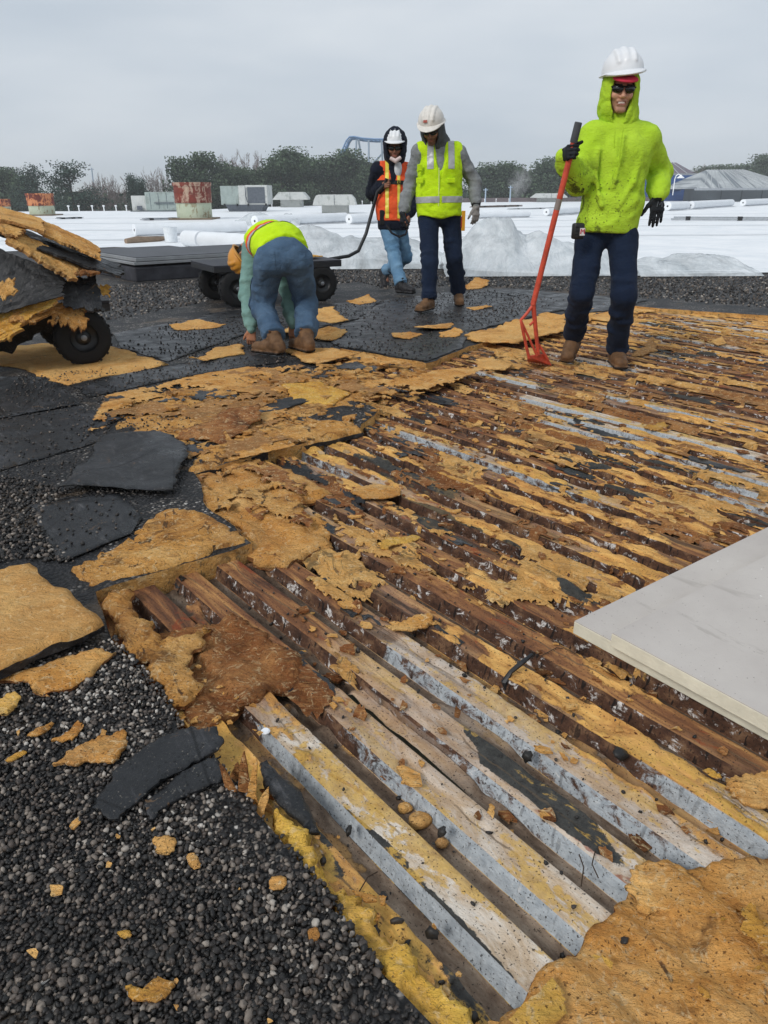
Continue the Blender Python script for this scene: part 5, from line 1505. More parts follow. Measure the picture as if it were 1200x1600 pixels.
# gooseneck lamp on the parapet
lb = P(1051, 305, 88)
q = MB(); q.tube([lb, lb + [0, 0, 1.6], lb + [0.1, 0, 1.95], lb + [0.35, 0, 2.1], lb + [0.6, 0, 1.95]], 0.05, 8)
lamp_e = empty('street_lamp', tuple(lb), label='small white gooseneck lamp before the blue building', cat='lamp')
o = q.build('arm', simple('white_paint', '#e8eaec'), lamp_e); o.data.transform(Matrix.Translation(-Vector(lb)))
q = MB(); q.lathe([(0.06, 0.18), (0.12, 0.1), (0.42, -0.15), (0.40, -0.16), (0, -0.05)], 16, None, (0.6, 0, 1.85)); q.build('lamp_shade', simple('white_paint', '#e8eaec'), lamp_e, smooth=True)

# blue roller coaster
M_CO = simple('coaster_blue', '#6f93bd', rough=0.5, var=0.08)
M_COS = simple('coaster_column', '#9fb0c2', rough=0.5, var=0.08)
YC = 175
coaster = empty('roller_coaster', (float(P(570, 300, YC)[0]), YC, GZ), label='blue roller coaster track rising behind the trees', cat='roller coaster')
inv = Matrix.Translation(-Vector(coaster.location))
def cpart(name, lines, r, m_):
    for ln in lines:
        q = MB(); q.tube([P(x, y, YC + dy) for x, y, dy in ln], r, 8)
        o = q.build(name, m_, coaster, smooth=True); o.data.transform(inv)
tr = [(520, 270, 0), (531, 243, 0), (541, 220, 0), (546, 214, 0), (553, 213.5, 0), (565, 216, 0), (585, 217.5, 0), (604, 217.5, 0)]
cpart('rail', [tr, [(x + 6, y + 1.5, 2.0) for x, y, _ in tr]], 0.17, M_CO)
cpart('spine', [[(x + 3, y + 3.0, 1.0) for x, y, _ in tr]], 0.28, M_CO)
ties = []
for i in range(len(tr) - 1):
    (x0, y0, _), (x1, y1, _) = tr[i], tr[i + 1]
    for s in (0, 0.34, 0.67):
        x, y = x0 + (x1 - x0) * s, y0 + (y1 - y0) * s
        ties.append([(x, y, 0), (x + 3, y + 3, 1), (x + 6, y + 1.5, 2)])
cpart('tie', ties, 0.09, M_CO)
cpart('column', [[(557, 218, 0), (553, 300, 0)], [(560, 218, 0), (575, 300, 3)], [(576, 219, 0), (577, 300, 0)], [(604, 232, 0), (590, 248, 2), (575, 262, 4)]], 0.2, M_COS)
cpart('column', [[(596, 219, 0), (600, 300, 2)]], 0.2, M_COS)

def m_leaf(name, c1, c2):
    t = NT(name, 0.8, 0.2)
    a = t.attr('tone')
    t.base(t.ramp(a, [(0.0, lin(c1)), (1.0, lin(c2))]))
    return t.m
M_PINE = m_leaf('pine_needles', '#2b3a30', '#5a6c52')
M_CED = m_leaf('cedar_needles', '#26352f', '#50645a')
M_BARE = simple('bare_twigs', '#7d716e', var=0.15)
M_TRUNK = simple('bark', '#5d5148', var=0.2)

def gs(r, k):
    return np.clip(r.normal(size=(k, 3)), -1.7, 1.7)
def cards(pts, size, r, flat=0.0):
    n = len(pts)
    d1 = r.normal(size=(n, 3)); d1[:, 2] *= (1 - flat); d1 /= np.linalg.norm(d1, axis=1, keepdims=True)
    d2 = r.normal(size=(n, 3)); d2 -= d1 * (d1 * d2).sum(1, keepdims=True); d2 /= np.linalg.norm(d2, axis=1, keepdims=True)
    s = size * r.uniform(0.6, 1.4, n)[:, None]
    V = np.stack([pts + d1 * s, pts + d2 * s * 0.6, pts - d1 * s, pts - d2 * s * 0.6], 1).reshape(-1, 3)
    return V, np.arange(4 * n).reshape(n, 4)

def crown_mesh(kind, seed):
    """height 1 tree: crown as leaf clumps, trunk as a tapered tube with limbs; x, y spread about 0.25"""
    r = np.random.RandomState(seed)
    pts, ton = [], []
    tr_ = MB()
    if kind == 'pine':
        tr_.tube([(0, 0, 0), (0.01, 0, 0.4), (0, 0.01, 0.92)], [0.014, 0.011, 0.003], 6)
        for i in range(26):
            z = r.uniform(0.30, 0.97); a = r.uniform(0, 6.28)
            rad = 0.21 * math.sin(min(1, (1.03 - z) / 0.42) * 1.5) * r.uniform(0.35, 1.0)
            c = np.array([rad * math.cos(a), rad * math.sin(a), z])
            tr_.tube([(0, 0, z - 0.07), tuple(c)], [0.004, 0.001], 4)
            k = r.randint(330, 480)
            q = gs(r, k) * np.array([0.058, 0.058, 0.036]) * r.uniform(0.8, 1.25)
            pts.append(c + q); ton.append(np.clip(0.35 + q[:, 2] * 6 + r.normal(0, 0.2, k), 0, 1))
        size = 0.0105
    elif kind == 'cedar':
        tr_.tube([(0, 0, 0), (0.01, 0, 0.5), (0, 0, 0.98)], [0.02, 0.014, 0.003], 6)
        for i in range(34):
            z = 0.12 + 0.86 * i / 34
            a = r.uniform(0, 6.28)
            Ln = 0.42 * (1.02 - z) ** 0.8 * r.uniform(0.7, 1.1) + 0.04
            e = np.array([Ln * math.cos(a), Ln * math.sin(a), z + 0.06 + 0.04 * r.rand()])
            tr_.tube([(0, 0, z), tuple(e * 0.6 + np.array([0, 0, z]) * 0.4), tuple(e)], [0.005, 0.003, 0.001], 4)
            k = int(150 + 420 * Ln / 0.4)
            s = r.rand(k) ** 0.7
            b = np.array([0, 0, z]) * (1 - s[:, None]) + e * s[:, None]
            q = gs(r, k) * np.array([0.035, 0.035, 0.010]) * (0.5 + s[:, None])
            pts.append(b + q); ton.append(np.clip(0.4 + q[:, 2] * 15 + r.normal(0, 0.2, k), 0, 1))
        size = 0.008
    elif kind == 'cone':
        tr_.tube([(0, 0, 0), (0, 0, 0.9)], [0.02, 0.004], 6)
        for i in range(46):
            z = 0.06 + 0.92 * r.rand() ** 0.9; a = r.uniform(0, 6.28)
            rad = 0.26 * (1.0 - z) ** 0.7 * r.uniform(0.7, 1.1)
            c = np.array([rad * math.cos(a), rad * math.sin(a), z]); k = 200
            q = gs(r, k) * np.array([0.035, 0.035, 0.05])
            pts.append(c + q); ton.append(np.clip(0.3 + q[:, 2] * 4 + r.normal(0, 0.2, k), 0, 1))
        size = 0.009
    pts = np.concatenate(pts); ton = np.concatenate(ton)
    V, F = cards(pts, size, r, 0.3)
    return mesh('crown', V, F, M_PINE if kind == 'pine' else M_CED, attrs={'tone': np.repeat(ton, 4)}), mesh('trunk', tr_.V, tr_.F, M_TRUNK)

def bare_mesh(seed):
    r = random.Random(seed)
    t_, c_ = MB(), MB()
    def grow(p, d, Ln, rad, lv):
        e = p + d * Ln
        (t_ if lv < 2 else c_).tube([tuple(p), tuple(p + d * Ln * 0.5 + Vector((r.gauss(0, .01), r.gauss(0, .01), 0))), tuple(e)], [rad, rad * 0.85, rad * 0.65], 4 if lv < 2 else 3, cap=False)
        if lv >= 7:
            return
        for i in range(r.choice((2, 2, 3)) if lv else 4):
            nd = (d + Vector((r.gauss(0, .45), r.gauss(0, .45), r.gauss(0.12, .25)))).normalized()
            grow(p + d * Ln * (r.uniform(0.45, 1.0) if i else 1.0), nd, Ln * r.uniform(0.62, 0.84), max(rad * 0.58, 0.0023), lv + 1)
    grow(Vector((0, 0, 0)), Vector((0, 0, 1)), 0.25, 0.016, 0)
    A_ = np.array(c_.V); k = 1.0 / A_[:, 2].max()
    wk = 0.28 / max(np.abs(A_[:, :2]).max(), 1e-3)
    f_ = lambda v: np.array(v) * np.array([wk, wk, k])
    return mesh('crown', f_(c_.V), c_.F, M_BARE), mesh('trunk', f_(t_.V), t_.F, M_BARE)

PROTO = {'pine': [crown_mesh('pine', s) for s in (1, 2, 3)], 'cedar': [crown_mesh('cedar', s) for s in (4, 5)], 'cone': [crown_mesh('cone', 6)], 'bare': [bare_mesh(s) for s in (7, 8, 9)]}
NAMES = {'pine': 'pine_tree', 'cedar': 'cedar_tree', 'cone': 'juniper_tree', 'bare': 'bare_tree'}
_ti = 0
def tree(kind, x, ytop, Y, wf, label, group):
    global _ti
    _ti += 1
    ytop -= {'pine': random.uniform(-2, 11), 'bare': random.uniform(2, 14), 'cedar': 4, 'cone': 2}[kind]
    H = P(x, ytop, Y)[2] - GZ
    b = P(x, 310, Y)
    cm, tm = PROTO[kind][_ti % len(PROTO[kind])]
    e = empty(NAMES[kind], (float(b[0]), Y, GZ), random.uniform(0, 6.28), label=label, cat='tree', group=group)
    for nm, me in (('trunk', tm), ('crown', cm)):
        o = obj(nm, me, e)
        o.scale = (H * wf, H * wf, H)
    return e
ORD = ['first', 'second', 'third', 'fourth', 'fifth', 'sixth', 'seventh', 'eighth', 'ninth', 'tenth', 'eleventh', 'twelfth', 'thirteenth', 'fourteenth', 'fifteenth', 'sixteenth', 'seventeenth', 'eighteenth', 'nineteenth', 'twentieth']
tree('cedar', 60, 269, 100, 0.95, 'slim pointed cedar behind the small peeling vent', 'trees beyond the roof')
tree('cedar', 113, 262, 92, 1.15, 'broad layered cedar left of the bare trees', 'trees beyond the roof')
tree('cone', 208, 283, 95, 0.75, 'dense dark juniper left of the grey-green air unit', 'trees beyond the roof')
tree('cone', 222, 288, 97, 0.7, 'smaller juniper beside the dense dark one', 'trees beyond the roof')
tree('pine', 292, 248, 105, 1.0, 'round-topped pine left of the red rusty vent', 'trees beyond the roof')
tree('pine', 326, 250, 106, 1.0, 'round-topped pine right of the red rusty vent', 'trees beyond the roof')
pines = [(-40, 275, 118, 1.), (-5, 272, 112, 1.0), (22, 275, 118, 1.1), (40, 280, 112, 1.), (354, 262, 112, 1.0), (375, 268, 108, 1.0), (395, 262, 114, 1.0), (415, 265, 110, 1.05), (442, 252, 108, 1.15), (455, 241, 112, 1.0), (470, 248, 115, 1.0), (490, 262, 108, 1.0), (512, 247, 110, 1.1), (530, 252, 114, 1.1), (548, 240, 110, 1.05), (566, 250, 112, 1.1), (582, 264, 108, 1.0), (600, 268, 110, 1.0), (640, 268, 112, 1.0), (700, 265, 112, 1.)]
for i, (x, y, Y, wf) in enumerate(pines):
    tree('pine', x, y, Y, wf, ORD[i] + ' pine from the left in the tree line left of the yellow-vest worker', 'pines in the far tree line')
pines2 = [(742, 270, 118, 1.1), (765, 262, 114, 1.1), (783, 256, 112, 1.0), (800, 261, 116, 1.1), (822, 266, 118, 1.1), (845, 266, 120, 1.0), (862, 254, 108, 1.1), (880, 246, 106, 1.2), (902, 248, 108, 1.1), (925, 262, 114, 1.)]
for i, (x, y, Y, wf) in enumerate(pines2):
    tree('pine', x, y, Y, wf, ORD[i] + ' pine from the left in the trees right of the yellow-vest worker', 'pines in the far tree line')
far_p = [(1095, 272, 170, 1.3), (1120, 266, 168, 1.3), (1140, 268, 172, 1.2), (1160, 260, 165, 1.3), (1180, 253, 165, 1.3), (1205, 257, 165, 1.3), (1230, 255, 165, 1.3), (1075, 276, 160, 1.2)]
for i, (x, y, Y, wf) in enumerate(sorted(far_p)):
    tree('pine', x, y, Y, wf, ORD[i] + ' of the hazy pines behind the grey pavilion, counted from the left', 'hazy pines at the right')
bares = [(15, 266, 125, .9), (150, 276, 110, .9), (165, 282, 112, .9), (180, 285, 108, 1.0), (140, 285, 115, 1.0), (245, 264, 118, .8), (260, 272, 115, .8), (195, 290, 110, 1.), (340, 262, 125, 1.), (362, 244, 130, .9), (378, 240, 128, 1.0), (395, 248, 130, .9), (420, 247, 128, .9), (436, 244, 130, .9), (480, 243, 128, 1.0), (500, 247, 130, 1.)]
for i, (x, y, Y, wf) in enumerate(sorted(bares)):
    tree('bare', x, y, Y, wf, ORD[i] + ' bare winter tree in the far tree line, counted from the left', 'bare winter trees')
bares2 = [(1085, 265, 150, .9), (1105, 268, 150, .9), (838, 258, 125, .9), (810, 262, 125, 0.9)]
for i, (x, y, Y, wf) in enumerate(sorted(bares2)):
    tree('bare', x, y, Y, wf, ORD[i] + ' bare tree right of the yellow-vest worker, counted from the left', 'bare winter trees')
# undergrowth closing the foot of the tree line
r = np.random.RandomState(77)
n = 26000
xpix = r.uniform(-120, 1330, n); Yv = r.uniform(108, 135, n)
keep = fbm(xpix * 0.02, Yv * 0.05, seed=3) > 0.3
xpix, Yv = xpix[keep], Yv[keep]
topy = 296 + 10 * fbm(xpix * 0.015, xpix * 0, seed=6) + np.where(xpix > 1040, 4, 0)
pts = np.array([P(x, 330, Y) for x, Y in zip(xpix, Yv)])
zt = np.array([P(x, t_, Y)[2] for x, t_, Y in zip(xpix, topy, Yv)])
pts[:, 2] = GZ + (zt - GZ) * r.rand(len(zt)) ** 0.6
V, F = cards(pts, 0.42, r)
obj('undergrowth', mesh('undergrowth', V, F, M_PINE, attrs={'tone': np.repeat(r.rand(len(pts)) * 0.8, 4)}), None, label='dark undergrowth along the foot of the tree line', kind='stuff')
# thin mast and light poles
for x, y0, y1, Y, lab in ((145, 262, 305, 115, 'thin tilted mast rising above the bare trees'), (798, 290, 316, 100, 'thin pole before the steam behind the shovel'), (759, 294, 315, 100, 'short pole right of the yellow-vest worker')):
    q = MB(); a = P(x, y1, Y); a[2] = GZ
    b_ = P(x - (2 if x < 200 else 0), y0, Y)
    q.tube([a, b_], [0.14, 0.08], 8)
    q.tube([b_ - np.array([0.3, 0, 0.2]), b_ + np.array([0.3, 0, -0.2])], 0.04, 6)
    q.build('pole', M_COS, label=lab, cat='pole')
A3 = np.array
# ------------------------------------------------------------------ people: bodies and clothes grown from smooth distance fields
def unit_(v):
    v = np.asarray(v, float)
    return v / max(np.linalg.norm(v), 1e-9)
def RC(a, b, ra, rb):
    a, b = np.asarray(a, float), np.asarray(b, float)
    def f(x, y, z):
        d = b - a; L2 = max(d @ d, 1e-12)
        t = np.clip(((x - a[0]) * d[0] + (y - a[1]) * d[1] + (z - a[2]) * d[2]) / L2, 0, 1)
        return np.sqrt((x - a[0] - t * d[0]) ** 2 + (y - a[1] - t * d[1]) ** 2 + (z - a[2] - t * d[2]) ** 2) - (ra + (rb - ra) * t)
    m_ = max(ra, rb)
    return f, np.minimum(a, b) - m_, np.maximum(a, b) + m_
def EC(a, b, Ra, Rb, side):
    """capsule of elliptical section: radii (along side, across) at both ends"""
    a, b = np.asarray(a, float), np.asarray(b, float)
    d = b - a; L2 = max(d @ d, 1e-12)
    s = np.asarray(side, float); s = unit_(s - d * (s @ d) / L2)
    n = unit_(np.cross(d, s))
    def f(x, y, z):
        px_, py_, pz_ = x - a[0], y - a[1], z - a[2]
        t = np.clip((px_ * d[0] + py_ * d[1] + pz_ * d[2]) / L2, 0, 1)
        qx, qy, qz = px_ - t * d[0], py_ - t * d[1], pz_ - t * d[2]
        es = qx * s[0] + qy * s[1] + qz * s[2]
        en = qx * n[0] + qy * n[1] + qz * n[2]
        ed2 = np.maximum(qx * qx + qy * qy + qz * qz - es * es - en * en, 0)
        rs, rn = Ra[0] + (Rb[0] - Ra[0]) * t, Ra[1] + (Rb[1] - Ra[1]) * t
        mr = np.minimum(rs, rn)
        return (np.sqrt((es / rs) ** 2 + (en / rn) ** 2 + ed2 / mr ** 2) - 1) * mr
    m_ = max(Ra + Rb)
    return f, np.minimum(a, b) - m_, np.maximum(a, b) + m_
def EL(c, r, R=None):
    c, r = np.asarray(c, float), np.asarray(r, float)
    R = np.eye(3) if R is None else np.asarray(R)
    def f(x, y, z):
        q = [(x - c[0]) * R[0, i] + (y - c[1]) * R[1, i] + (z - c[2]) * R[2, i] for i in range(3)]
        k0 = np.sqrt((q[0] / r[0]) ** 2 + (q[1] / r[1]) ** 2 + (q[2] / r[2]) ** 2)
        k1 = np.sqrt((q[0] / r[0] ** 2) ** 2 + (q[1] / r[1] ** 2) ** 2 + (q[2] / r[2] ** 2) ** 2)
        return k0 * (k0 - 1) / np.maximum(k1, 1e-6)
    m_ = r.max()
    return f, c - m_, c + m_
def BX(c, h, R=None, rd=0.005):
    c, h = np.asarray(c, float), np.asarray(h, float)
    R = np.eye(3) if R is None else np.asarray(R)
    def f(x, y, z):
        q = [np.abs((x - c[0]) * R[0, i] + (y - c[1]) * R[1, i] + (z - c[2]) * R[2, i]) - (h[i] - rd) for i in range(3)]
        out_ = np.sqrt(sum(np.maximum(v, 0) ** 2 for v in q))
        return out_ + np.minimum(np.maximum(np.maximum(q[0], q[1]), q[2]), 0) - rd
    m_ = np.linalg.norm(h)
    return f, c - m_, c + m_
def XF(shape, R, t):
    """moves a shape given in a local frame into the world: p = R q + t"""
    f, lo, hi = shape
    R, t = np.asarray(R), np.asarray(t)
    def g(x, y, z):
        X, Y, Z = x - t[0], y - t[1], z - t[2]
        return f(*[X * R[0, i] + Y * R[1, i] + Z * R[2, i] for i in range(3)])
    cs = np.array([[(lo, hi)[i][0], (lo, hi)[j][1], (lo, hi)[k][2]] for i in (0, 1) for j in (0, 1) for k in (0, 1)]) @ R.T + t
    return g, cs.min(0), cs.max(0)

class Field:
    def __init__(s, lo, hi, h, fine=()):
        s.ax = []
        for i in range(3):
            p = [lo[i]]
            while p[-1] < hi[i]:
                st = h
                for (fl, fh, hf) in fine:
                    if fl[i] - hf < p[-1] < fh[i]:
                        st = min(st, hf)
                p.append(p[-1] + st)
            s.ax.append(np.array(p))
        s.F = np.full([len(a) for a in s.ax], 1.0, np.float32)
        s.h = h
    def _r(s, lo, hi, mg):
        sl = tuple(slice(max(0, int(np.searchsorted(a, l - mg)) - 1), int(np.searchsorted(a, u + mg)) + 1) for a, l, u in zip(s.ax, lo, hi))
        g = [a[q] for a, q in zip(s.ax, sl)]
        if min(len(q) for q in g) == 0:
            return None, None
        return sl, (g[0][:, None, None], g[1][None, :, None], g[2][None, None, :])
    def u(s, sh, k=0.02):
        f, lo, hi = sh
        sl, g = s._r(lo, hi, k + 2.5 * s.h)
        if sl is None:
            return s
        d = f(*g).astype(np.float32); a = s.F[sl]
        if k <= 0:
            s.F[sl] = np.minimum(a, d)
        else:
            hh = np.clip(0.5 + 0.5 * (a - d) / k, 0, 1)
            s.F[sl] = a + (d - a) * hh - k * hh * (1 - hh)
        return s
    def sub(s, sh, k=0.006):
        f, lo, hi = sh
        sl, g = s._r(lo, hi, k + 2.5 * s.h)
        if sl is None:
            return s
        d = -f(*g).astype(np.float32); a = s.F[sl]
        hh = np.clip(0.5 - 0.5 * (a - d) / k, 0, 1)
        s.F[sl] = a + (d - a) * hh + k * hh * (1 - hh)
        return s
    def plane(s, p, n, wav=None):
        """keeps what lies behind the plane"""
        n = unit_(n)
        X, Y, Z = s.ax[0][:, None, None], s.ax[1][None, :, None], s.ax[2][None, None, :]
        d = (X - p[0]) * n[0] + (Y - p[1]) * n[1] + (Z - p[2]) * n[2]
        if wav:
            d = d + wav[0] * (vnoise(X * wav[1] + 0 * Y, Y * wav[1] + 0 * X, seed=3) - 0.5)
        s.F = np.maximum(s.F, d.astype(np.float32))
        return s
    def folds(s, amp, fx, fy, fz, seed=0, band=0.05, mode='ridge'):
        i, j, k = np.nonzero(np.abs(s.F) < band)
        x, y, z = s.ax[0][i], s.ax[1][j], s.ax[2][k]
        n = fbm(x * fx, y * fy, z * fz, seed=seed, o=3, g=0.45)
        if mode == 'ridge':
            n = 0.75 * np.clip(np.abs(n - 0.5) * 7, 0, 1) ** 0.7 - 0.35
        else:
            n = n - 0.5
        s.F[i, j, k] -= (amp * n).astype(np.float32)
        return s
    def fold(s, pts, r, depth=0.6):
        """one crease ridge along a polyline"""
        for a, b in zip(pts[:-1], pts[1:]):
            s.u(RC(a, b, r, r * 0.7), r * 1.6)
        return s
    def polys(s):
        F = s.F
        S = F < 0
        c = S[:-1, :-1, :-1].astype(np.int8)
        tot = np.zeros_like(c)
        for a in (0, 1):
            for b in (0, 1):
                for d in (0, 1):
                    tot += S[a:S.shape[0] - 1 + a, b:S.shape[1] - 1 + b, d:S.shape[2] - 1 + d]
        act = (tot > 0) & (tot < 8)
        I, J, K = np.nonzero(act)
        idx = np.full(act.shape, -1, np.int64)
        idx[I, J, K] = np.arange(len(I))
        acc = np.zeros((len(I), 3)); cnt = np.zeros(len(I))
        cs = [(a, b, d) for a in (0, 1) for b in (0, 1) for d in (0, 1)]
        for c0 in cs:
            for axis in range(3):
                if c0[axis]:
                    continue
                c1 = list(c0); c1[axis] = 1
                v0 = F[I + c0[0], J + c0[1], K + c0[2]]; v1 = F[I + c1[0], J + c1[1], K + c1[2]]
                m_ = (v0 < 0) != (v1 < 0)
                t = np.where(m_, v0 / np.where(m_, v0 - v1, 1), 0)
                p0 = np.stack([s.ax[0][I + c0[0]], s.ax[1][J + c0[1]], s.ax[2][K + c0[2]]], 1)
                p1 = np.stack([s.ax[0][I + c1[0]], s.ax[1][J + c1[1]], s.ax[2][K + c1[2]]], 1)
                acc += np.where(m_[:, None], p0 + (p1 - p0) * t[:, None], 0); cnt += m_
        V = acc / cnt[:, None]
        Q = []
        for axis in range(3):
            sl0 = [slice(1, -1)] * 3; sl1 = [slice(1, -1)] * 3
            sl0[axis] = slice(0, -1); sl1[axis] = slice(1, None)
            a_, b_ = S[tuple(sl0)], S[tuple(sl1)]
            e = np.array(np.nonzero(a_ != b_)).T
            if not len(e):
                continue
            off = np.ones(3, int); off[axis] = 0
            base = e + off
            fl = a_[tuple(e.T)]
            u_, v_ = (axis + 1) % 3, (axis + 2) % 3
            ring = []
            for du, dv in ((-1, -1), (0, -1), (0, 0), (-1, 0)):
                q = base.copy(); q[:, u_] += du; q[:, v_] += dv
                ring.append(idx[tuple(q.T)])
            q = np.stack(ring, 1)
            q[~fl] = q[~fl][:, ::-1]
            Q.append(q)
        Q = np.concatenate(Q)
        Q = Q[(Q >= 0).all(1)]
        return V, Q
    def build(s, name, m_, parent, base, sm=1, attr=None, offset=0.0):
        V, Q = s.polys()
        for _ in range(sm):                               # light relaxation
            A = np.zeros_like(V); n = np.zeros(len(V))
            for a in range(4):
                b = (a + 1) % 4
                np.add.at(A, Q[:, a], V[Q[:, b]]); np.add.at(n, Q[:, a], 1)
                np.add.at(A, Q[:, b], V[Q[:, a]]); np.add.at(n, Q[:, b], 1)
            V = V * 0.5 + 0.5 * A / np.maximum(n, 1)[:, None]
        at = {k: fn(V) for k, fn in attr.items()} if attr else None
        me = mesh(name, V - base, Q, m_, smooth=True, attrs=at)
        return obj(name, me, parent)

def rotm(yaw=0, pitch=0, roll=0):
    return np.array(Matrix.Rotation(yaw, 3, 'Z') @ Matrix.Rotation(pitch, 3, 'X') @ Matrix.Rotation(roll, 3, 'Y'))

# cloth, leather, skin
def m_cloth(name, c1, c2, dirt=None, weave=420, rough=0.9, fade=0.0, sc=6.0, bump=0.35, crease=1.6):
    t = NT(name, rough, 0.15)
    t.b.inputs['Sheen Weight'].default_value = 0.03
    p = t.co()
    col = t.ramp(t.noise(sc, p, 5, 0.6), [(0.3, lin(c1)), (0.7, lin(c2))])
    if dirt:
        n = t.noise(dirt[1], p, 6, 0.75, 0.6)
        col = t.mix(t.math('MULTIPLY', t.step(n, dirt[2], dirt[2] + 0.1), t.math('MULTIPLY', t.attr('dirt'), 0.85)), col, lin(dirt[0]))
        sp = t.noise(70, p, 2, 0.5)
        col = t.mix(t.math('MULTIPLY', t.step(sp, 0.635, 0.69), t.math('MULTIPLY', t.attr('dirt'), 0.85)), col, lin('#2a2a20'))
    t.base(col)
    wr_ = t.noise(15, t.co((1, 1, 2.2)), 3, 0.5, 1.2)
    cre = t.math('ABSOLUTE', t.math('SUBTRACT', wr_, 0.5))
    t.bump(t.math('ADD', t.math('ADD', t.noise(weave, p, 2), t.math('MULTIPLY', t.noise(30, p, 4, 0.6), 2.0)), t.math('MULTIPLY', t.step(cre, 0.0, 0.10), crease)), bump, 0.005)
    return t.m
M_LIME = m_cloth('lime_fleece', '#abd02e', '#bbdd40', ('#5d6a24', 9, 0.50))
M_LIMEIN = m_cloth('lime_lining', '#a6ca2c', '#b4d63c')
M_NAVY = m_cloth('dark_navy_denim', '#131d30', '#1d2a40', sc=4)
M_JEAN = m_cloth('faded_denim', '#3a5068', '#566e86', sc=5)
M_JEAN2 = m_cloth('light_blue_denim', '#4f7596', '#7396b2', sc=5)
M_GREYSH = m_cloth('heather_grey_jersey', '#75787a', '#8c8f90', sc=30)
M_GREYDK = m_cloth('dark_grey_hood', '#4a4d50', '#5c5f62', sc=20)
M_TEAL = m_cloth('grey_green_jersey', '#6b8f88', '#86a8a0', sc=9)
M_INDIGO = m_cloth('navy_jacket', '#10141f', '#1b2130', sc=7)
M_VEST = m_cloth('lime_vest_mesh', '#b6dc14', '#cdf028', sc=8)
M_ORV = m_cloth('orange_vest_mesh', '#e2502a', '#f2683a', sc=8)
M_REFL = simple('grey_reflective', '#a7a9a8', rough=0.35, spec=0.6, var=0.1, scale=40)
M_REFLY = simple('yellow_reflective', '#e6d24a', rough=0.4, spec=0.5, var=0.1, scale=40)
M_REFLB = simple('brown_reflective', '#8a6a58', rough=0.5, var=0.1, scale=40)
M_GLOVE = simple('black_glove', '#15191f', rough=0.7, var=0.3, scale=40, bump=0.3, bscale=200)
M_GLOVEG = simple('grey_glove', '#8d8986', rough=0.9, var=0.2, scale=40)
def m_boot():
    t = NT('brown_work_boot', 0.7, 0.3)
    p = t.co()
    col = t.ramp(t.noise(14, p, 5, 0.7), [(0.3, lin('#4a3524')), (0.7, lin('#7d5c3e'))])
    col = t.mix(t.attr('sole'), col, lin('#231d19'))
    t.base(col); t.bump(t.noise(60, p, 4), 0.4, 0.004)
    return t.m
M_BOOT = m_boot()
def m_boot2():
    t = NT('black_work_boot', 0.6, 0.35)
    p = t.co()
    t.base(t.mix(t.attr('sole'), t.ramp(t.noise(14, p, 5, 0.7), [(0.3, lin('#16161a')), (0.7, lin('#2e2c2e'))]), lin('#0f0f10')))
    return t.m
M_BOOTB = m_boot2()
M_HATW = simple('white_hard_hat', '#e3e4e6', rough=0.28, spec=0.5, var=0.04, scale=5)
M_HATY = simple('scuffed_hard_hat', '#d9d4cc', rough=0.4, spec=0.5, var=0.10, scale=25)
M_HATO = simple('orange_hard_hat', '#c98a34', rough=0.45, spec=0.4, var=0.12, scale=10)
M_CAP = simple('red_cap_cloth', '#c8344c', rough=0.85)
M_LENS = simple('dark_lens', '#0b0d10', rough=0.12, spec=0.6)
M_STRAP = simple('dark_strap', '#1b1b1e', rough=0.8)
def m_skin(name):
    t = NT(name, 0.55, 0.35)
    t.base(t.mix(1.0, t.ramp(t.noise(30, t.co(), 4), [(0.3, 0.92), (0.7, 1.06)]), t.attr('col', 'Color'), 'MULTIPLY'))
    t.b.inputs['Subsurface Weight'].default_value = 0.08
    t.b.inputs['Subsurface Radius'].default_value = (0.012, 0.005, 0.003)
    return t.m
M_SKIN = m_skin('skin')

def hand_shapes(wr, d, palm_n, side, curl, thumb, sc=1.0, spread=0.06):
    """palm, four fingers of three bones each, thumb leaving the side of the palm. d runs to the fingertips,
    palm_n out of the palm, side = direction of the thumb edge; curl in radians per joint"""
    d, n = unit_(d), unit_(palm_n)
    n = unit_(n - d * (n @ d))
    s = unit_(side); s = unit_(s - d * (s @ d) - n * (s @ n))
    wr = np.asarray(wr, float)
    sh = []
    pl = 0.085 * sc
    sh.append((EC(wr + d * 0.008, wr + d * (pl - 0.012 * sc), (0.030 * sc, 0.015 * sc), (0.039 * sc, 0.014 * sc), s), 0.010))
    for i, (o, Ln, w_) in enumerate(((0.028, 0.074, 0.0088), (0.0095, 0.082, 0.0092), (-0.0095, 0.077, 0.0088), (-0.027, 0.060, 0.0078))):
        p = wr + d * (pl - 0.006) + s * o * sc
        dir_ = unit_(d + s * spread * (o / 0.028))
        a = 0.0
        cu = curl[i] if isinstance(curl, (list, tuple)) else curl
        for j, fr in enumerate((0.46, 0.30, 0.24)):
            a += cu * (0.9, 1.0, 0.7)[j]
            dd = unit_(dir_ * math.cos(a) + n * math.sin(a))
            q = p + dd * Ln * fr * sc
            sh.append((RC(p, q, w_ * sc * (1 - 0.06 * j), w_ * sc * (0.95 - 0.08 * j)), 0.004))
            p = q
    t0 = wr + d * 0.022 * sc + s * 0.022 * sc
    td = unit_(d * thumb[0] + s * thumb[1] + n * thumb[2])
    t1 = t0 + td * 0.042 * sc
    td2 = unit_(td * 0.8 + d * 0.35 + n * 0.25 * thumb[3])
    t2 = t1 + td2 * 0.032 * sc
    t3 = t2 + unit_(td2 + n * 0.3 * thumb[3]) * 0.024 * sc
    sh += [(RC(t0, t1, 0.015 * sc, 0.0115 * sc), 0.008), (RC(t1, t2, 0.0112 * sc, 0.0100 * sc), 0.004), (RC(t2, t3, 0.0100 * sc, 0.0082 * sc), 0.004)]
    return sh

